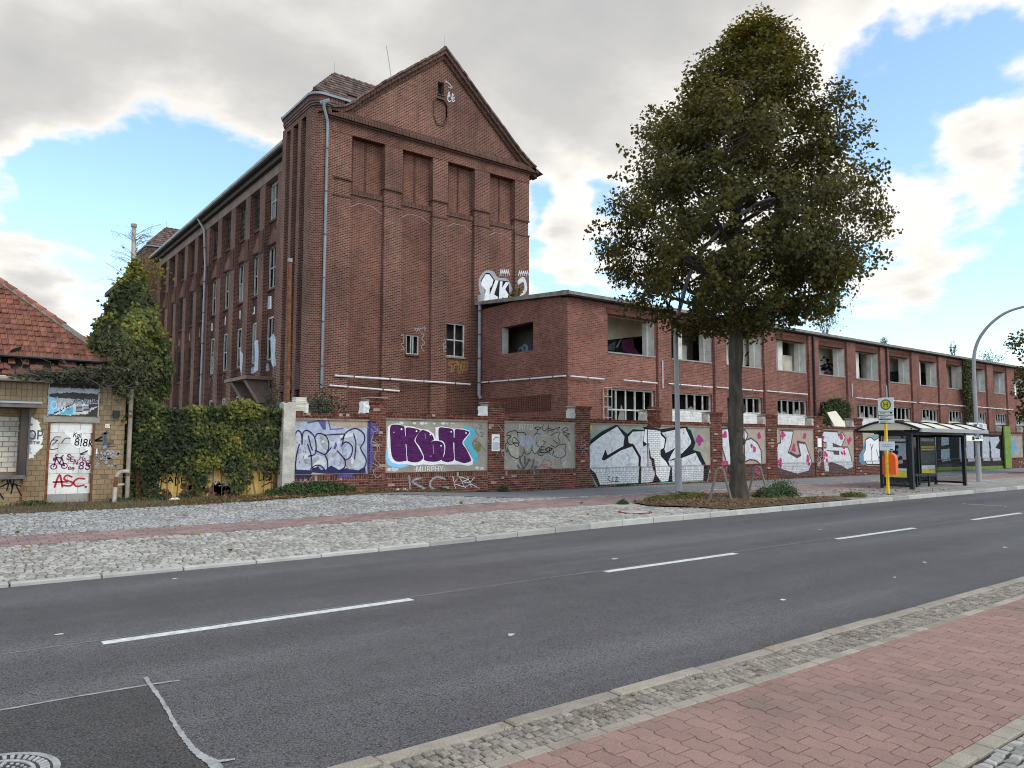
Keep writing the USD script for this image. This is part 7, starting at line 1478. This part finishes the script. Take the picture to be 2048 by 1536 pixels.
obj('grass', tuft, M['dry_grass'], '/World', 'dry grass tufts in the joints of the near kerb and cobbles', 'grass', None, 'stuff')
# saplings on the roofs, ivy on the workshop, tree at the right edge
def sapling(base, h, w, n, seed, label, m='sapling_leaf', size=.11, name='sapling'):
    gg = np.random.default_rng(seed); base = np.array(base, float); t = thing(name, label, 'sapling', base); s = MB(); tips = []
    for k in range(9):
        a_ = gg.uniform(0, 6.28); e = base + [w * .8 * math.cos(a_) * gg.uniform(.2, 1), w * .8 * math.sin(a_) * gg.uniform(.2, 1), h * gg.uniform(.55, 1)]; m_ = (base + e) / 2 + gg.normal(0, .08, 3); s.tube([base, m_, e], [.03, .018, .006], 5, cap=False); tips += [(m_, e)]
        for j in range(7): q = m_ + (e - m_) * gg.random(); e2 = q + gg.normal(0, .28, 3) * w; s.tube([q, e2], [.008, .003], 3, cap=False); tips.append((q, e2))
    obj('stems', s, M['twig'], t, kind='stuff'); T = np.array([a + (b - a) * gg.random() for a, b in (tips[int(k)] for k in gg.integers(0, len(tips), n))]); obj('leaves', leaves(MB(), T + gg.normal(0, .09, (n, 3)) * w, size, None, np.clip(gg.normal(.5, .2, n), 0, 1), seed + 2), M[m], t)
b_ = onY(1652, 676, 27.5); sapling((b_[0], 27.5, 8.9), 3.1, 2.1, 700, 201, 'young yellow green tree growing on the workshop roof behind the street tree')
b_ = onY(1772, 693, 27.0); sapling((b_[0], 27.0, 8.9), .8, .5, 90, 202, 'small shoot growing on the workshop roof edge', size=.09)
b_ = onY(1985, 730, 27.5); sapling((b_[0], 27.5, 8.8), 1.7, 1.6, 260, 203, 'sparse shrub growing on the far end of the workshop roof', 'grey_leaf')
b_ = onY(1034, 590, 32); sapling((b_[0] + .15, 32.3, 9.3), 1.3, .4, 130, 204, 'small green plant growing on the workshop roof against the gable', size=.12)
b_ = onY(1907, 716, 27.2); sapling((b_[0], 27.2, 8.9), 1.6, .35, 130, 205, 'thin upright shoot on the workshop roof near the second street lamp', 'grey_leaf')
hv_ = thing('hanging_ivy', 'dark ivy spilling out of a lower workshop window above the white infill', 'ivy', (46, 25.7, 3.2)); gg = np.random.default_rng(211); n = 3600; cpx = np.array([onY(1672, 820, 25.6)[[0, 2]]])[0]
u = gg.normal(0, 1, (n, 2)); u /= np.linalg.norm(u, axis=1, keepdims=True); u *= gg.random((n, 1)) ** .5; q = np.c_[cpx[0] + u[:, 0] * 1.75, 25.72 - .3 * gg.random(n), cpx[1] + u[:, 1] * .75 - .35 * (u[:, 0] < -.45) * gg.random(n) * 2]; obj('leaves', leaves(MB(), q, .13, np.broadcast_to([0, -1, .3], (n, 3)), np.clip(gg.normal(.3, .15, n), 0, 1), 212), M['ivy_leaf'], hv_)
v2 = thing('wall_ivy', 'column of ivy climbing the workshop front behind the second street lamp', 'ivy', (66.9, 25.8, 2)); n = 3200; z = gg.uniform(2.5, 8.6, n); cx = onY(1938, 800, 25.7)[0]; obj('leaves', leaves(MB(), np.c_[cx + gg.normal(0, .42, n) + .3 * np.sin(z * 1.7), 25.72 - .25 * gg.random(n), z], .16, np.broadcast_to([0, -1, .3], (n, 3)), np.clip(gg.normal(.28, .15, n), 0, 1), 214), M['ivy_leaf'], v2)
rt_ = thing('street_tree', 'second street tree with dark green leaves at the right edge of the picture', 'tree', (50.1, 14.0, .15)); R0 = np.array([50.1, 14.0, 6.0])
obj('trunk', MB().tube([(50.3, 14, .1), (50.3, 14, 3), (50.25, 14, 6)], [.26, .22, .14], 10), M['bark'], rt_, smooth=60)
f2 = MB(); gg = np.random.default_rng(221)
for k in range(95):
    a_ = gg.uniform(0, 6.28); z = gg.uniform(-3.0, 3.6); R = 3.0 * math.sqrt(max(.05, 1 - (z / 4.0) ** 2)) * gg.uniform(.35, 1) * (1 + .15 * math.sin(3 * a_ + z)); c = R0 + [R * math.cos(a_), R * math.sin(a_), z]; n = 150; u = gg.normal(0, 1, (n, 3)); u /= np.linalg.norm(u, axis=1, keepdims=True); q = c + u * .62 * gg.random((n, 1)) ** .45; leaves(f2, q, .19, u * .4 + [0, 0, .6], np.clip(.38 + .06 * z + gg.normal(0, .18, n), 0, 1), 230 + k, .5)
obj('crown', f2, M['linden_leaf'], rt_)
# ------------------------------------------------------------------ paint on the factory and inside the workshop
def gface(name, shape, col, k=0, parent=fac):
    shape = shape.buffer(0); mb = MB(); e = .004 + .0015 * k
    for a, b in piers: mb.flat(shape.intersection(bx(a, 0, b, 13.6)), YG - e, 'y')
    for a, b in panels: mb.flat(shape.intersection(bx(a, 0, b, 13.9).difference(holes)), YG + .20 - e, 'y')
    if mb.v: obj(name, mb, paints[col], parent)
def tr(ox, oy, s, Y): return lambda pts, sm=False: (lambda q: smoothline(q, True, 4) if sm else q)(np.array([onY(ox + x / s, oy + y / s, Y)[[0, 2]] for x, y in pts]))
g = tr(790, 530, 3.807, YG)
gface('paint', poly(g([(640, 110), (680, 50), (760, 40), (800, 90), (880, 110), (905, 250), (690, 300), (660, 240), (640, 180)], True)), 'grey_light', 0)
gface('paint', poly(g([(650, 120), (690, 60), (740, 60), (775, 110), (880, 120), (890, 260), (690, 285), (680, 170)])), 'black', 1)
for q in ([(660, 120), (690, 70), (740, 75), (765, 110), (755, 150), (725, 190), (715, 285), (675, 285), (690, 190), (655, 150)], [(780, 110), (805, 115), (770, 220), (800, 240), (795, 275), (735, 280), (730, 240)], [(815, 120), (835, 120), (830, 170), (860, 125), (885, 130), (855, 180), (880, 220), (870, 262), (835, 240), (830, 265), (805, 265)]): gface('paint', poly(g(q)), 'white', 2)
gface('paint', poly(g([(935, 120), (975, 90), (1000, 130), (1005, 190), (980, 225), (950, 235), (985, 180), (975, 130), (940, 150)], True)), 'chrome', 1)
for k in range(5): gface('paint', line(g([(815 + 14 * k, 75), (822 + 14 * k, 30), (830 + 14 * k, 70)]), .05), 'chrome', 1); gface('paint', line(g([(940 + 15 * k, 80), (948 + 15 * k, 45), (955 + 15 * k, 75)]), .05), 'chrome', 1)
for pts in [[(425, 740), (495, 735), (490, 755), (470, 760), (455, 810), (440, 808), (450, 765), (425, 755), (425, 740)], [(500, 740), (495, 815), (510, 820), (515, 765), (530, 815), (545, 740), (525, 735), (522, 775), (500, 740)], [(550, 740), (565, 735), (565, 800), (550, 805), (545, 770), (560, 765)]]: gface('paint', line(g(pts), .06), 'amber', 1)
for pts in [[(165, 480), (180, 500), (195, 480), (205, 500)], [(205, 480), (245, 475), (240, 495)], [(170, 480), (190, 478)], [(215, 515), (235, 530), (220, 560), (240, 590), (215, 620), (235, 655)], [(60, 535), (80, 530), (78, 590), (60, 600), (85, 640), (60, 640)], [(375, 560), (385, 590), (362, 610), (390, 620)], [(370, 640), (388, 630), (370, 625), (375, 660), (388, 655)]]: gface('paint', line(smoothline(g(pts)), .035), 'grey_light', 1)
gA = tr(860, 80, 4.8, YG)
for s_, x, y in [('A', 165, 545), ('A', 200, 560), ('C', 165, 585), ('B', 205, 585)]:
    q = gA([(x, y)])[0]; obj('paint', MB().flat(text(s_, q[0], q[1], .32, .8, True), YG + .014, 'y'), paints['chrome'], fac)
obj('paint', MB().flat(unary_union([line(smoothline(gA([(150, 400), (190, 420), (210, 460), (180, 450)])), .06), line(smoothline(gA([(155, 390), (215, 450)])), .05)]), YG + .014, 'y'), paints['grey_light'], fac)
for pts in [[(0, 0)]]: pass
# long side: white marks on the spandrels, silver pieces on the pier fronts
def F(x, y, X): return onX(310 + x / 3.663, 560 + y / 3.663, X)
def sface(pts, X, col, name='paint', k=0):
    q = np.array([F(x, y, X)[[1, 2]] for x, y in pts]); mb = MB().flat(P(q).buffer(0), X - .004 - .0015 * k, 'x')
    if mb.v: obj(name, mb, paints[col], fac)
XS = XW - .02
def u_mark(x0, y0, x1, y1, n=2):
    w = (x1 - x0) * .3; sface([(x0, y0), (x0 + w, y0), (x0 + w, y1 - 15), (x1 - w, y1 - 15), (x1 - w, y0), (x1, y0), (x1, y1 - 5), (x0, y1)], XS, 'white')
    if n == 3: m = (x0 + x1) / 2; sface([(m - w / 2.5, y0), (m + w / 2.5, y0), (m + w / 2.5, y1 - 8), (m - w / 2.5, y1 - 8)], XS, 'white')
u_mark(820, 118, 853, 215, 3); u_mark(709, 195, 732, 254); u_mark(396, 315, 422, 375); u_mark(315, 345, 330, 420); u_mark(240, 390, 253, 447)
for q in ([(620, 225), (628, 225), (625, 290), (619, 280)], [(514, 268), (521, 268), (515, 330), (510, 330)], [(172, 435), (178, 435), (177, 482), (171, 482)], [(103, 458), (112, 458), (111, 500), (103, 500)]): sface(q, XS, 'white')
for q in ([(356, 465), (403, 465), (401, 482), (356, 484)], [(388, 482), (402, 482), (400, 522), (387, 524)], [(356, 522), (401, 520), (400, 545), (355, 550)], [(365, 560), (383, 558), (382, 574), (364, 574)], [(286, 503), (307, 500), (304, 568), (284, 568)], [(284, 576), (305, 574), (304, 585), (283, 585)], [(194, 550), (240, 548), (240, 562), (194, 565)], [(228, 562), (241, 562), (239, 628), (226, 628)], [(193, 590), (228, 585), (226, 600), (193, 605)], [(193, 615), (226, 612), (226, 626), (192, 628)], [(131, 562), (160, 560), (160, 625), (130, 628)], [(205, 645), (228, 640), (228, 652), (205, 655)], [(132, 645), (160, 642), (160, 655), (131, 657)]): sface(q, XS, 'chrome')
sface([(200, 660), (235, 655), (240, 700), (225, 745), (195, 745)], XS, 'green'); sface([(120, 710), (140, 745), (160, 690), (165, 720), (150, 770), (130, 750)], XS, 'chrome'); sface([(125, 670), (165, 665), (163, 690), (125, 695)], XS, 'grey_light')
for q, c in (([(845, 420), (870, 392), (885, 430), (880, 540), (888, 620), (865, 640), (850, 600)], 'silver'), ([(728, 445), (755, 438), (760, 520), (755, 660), (725, 680), (735, 560)], 'silver'), ([(620, 500), (645, 545), (640, 620), (632, 700), (622, 640)], 'silver')): sface(q, XF, c)
for q, c in (([(690, 640), (725, 630), (735, 680), (690, 692)], 'silver_blue'), ([(795, 620), (830, 605), (840, 665), (800, 672)], 'silver_blue')): sface(q, XS, c)
for pts in [[(680, 130), (690, 75), (700, 130), (715, 70), (705, 40)], [(670, 110), (680, 150)], [(450, 640), (465, 610), (480, 640), (455, 660), (485, 655)], [(485, 690), (500, 685), (492, 745)], [(385, 730), (405, 725), (395, 790)], [(420, 535), (430, 540), (420, 580), (430, 620), (418, 660), (425, 725)], [(765, 540), (780, 510), (795, 560), (810, 520), (790, 600), (770, 570)], [(140, 330), (165, 320), (150, 350), (180, 335)]]:
    q = np.array([F(x, y, XS)[[1, 2]] for x, y in pts]); obj('paint', MB().flat(line(smoothline(q), .09), XS - .005, 'x'), paints['grey_light'], fac)
# inside the workshop
def iface(i, pts, col, k=0, sm=False):
    y = IW[i][2]; q = np.array([onY(a, b, y)[[0, 2]] for a, b in pts]); q = smoothline(q, True, 4) if sm else q; mb = MB().flat(P(q).buffer(0).intersection(bx(IW[i][0] + .02, 5.82, IW[i][1] - .02, 8.48)), y - .003 - .0015 * k, 'y')
    if mb.v: obj('paint', mb, paints[col], ws)
Z3 = lambda x, y: (1190 + x / 4.379, 600 + y / 4.379)
iface(0, [Z3(0, 370), Z3(110, 350), Z3(470, 308), Z3(700, 280), Z3(700, 560), Z3(0, 560)], 'black', 0)
for q, c in (([(230, 350), (470, 315), (470, 470), (300, 470), (240, 440)], 'maroon'), ([(330, 340), (440, 320), (470, 330), (470, 470), (390, 470), (350, 420)], 'red'), ([(390, 400), (455, 385), (420, 430), (400, 440), (360, 390)], 'grey_light'), ([(180, 420), (220, 350), (230, 345), (200, 410)], 'grey_light'), ([(110, 400), (180, 360), (170, 440), (110, 440)], 'grey')): iface(0, [Z3(*p) for p in q], c, 1)
Z4 = lambda x, y: (1530 + x / 4.233, 650 + y / 4.233); g0 = np.random.default_rng(12)
for k in range(34):
    x, y = 460 + g0.random() * 150, 270 + 110 * g0.random(); iface(4, [Z4(x, y), Z4(x + g0.uniform(8, 34), y - g0.uniform(0, 14)), Z4(x + g0.uniform(4, 26), y + g0.uniform(6, 26)), Z4(x - 4, y + g0.uniform(5, 20))], 'black', 1)
iface(4, [Z4(455, 385), Z4(640, 370), Z4(700, 372), Z4(700, 450), Z4(455, 450)], 'chrome', 0); iface(4, [Z4(500, 395), Z4(530, 390), Z4(530, 425), Z4(500, 420)], 'pink', 1)
iface(6, [Z4(1050, 395), Z4(1130, 392), Z4(1135, 490), Z4(1050, 490)], 'grey', 0); iface(6, [Z4(1130, 430), Z4(1145, 390), Z4(1165, 400), Z4(1175, 490), Z4(1130, 490)], 'black', 1); iface(6, [Z4(1140, 440), Z4(1160, 425), Z4(1168, 450), Z4(1145, 462)], 'chrome', 2)
for k in range(10): x, y = 1055 + 70 * g0.random(), 400 + 85 * g0.random(); iface(6, [Z4(x, y), Z4(x + 18, y - 4), Z4(x + 12, y + 12)], 'black', 1)
q = np.array([onY(x, y, IW[2][2])[[0, 2]] for x, y in [(1490, 712), (1498, 705), (1507, 716), (1500, 722), (1508, 728), (1492, 732)]]); obj('paint', MB().flat(line(smoothline(q), .10), IW[2][2] - .004, 'y'), paints['black'], ws)
q = np.array([[29.6, 6.2], [30.6, 7.2]])
for k in range(12):
    y, z = g0.uniform(28.2, 31.6), g0.uniform(5.9, 6.9); obj('paint', MB().flat(sg.Point(y, z).buffer(g0.uniform(.1, .3)).difference(sg.Point(y + .05, z + .03).buffer(.12)), XC + 1.596 - .001 * k, 'x'), paints[['silver_blue', 'grey', 'green', 'violet', 'silver'][k % 5]], ws)
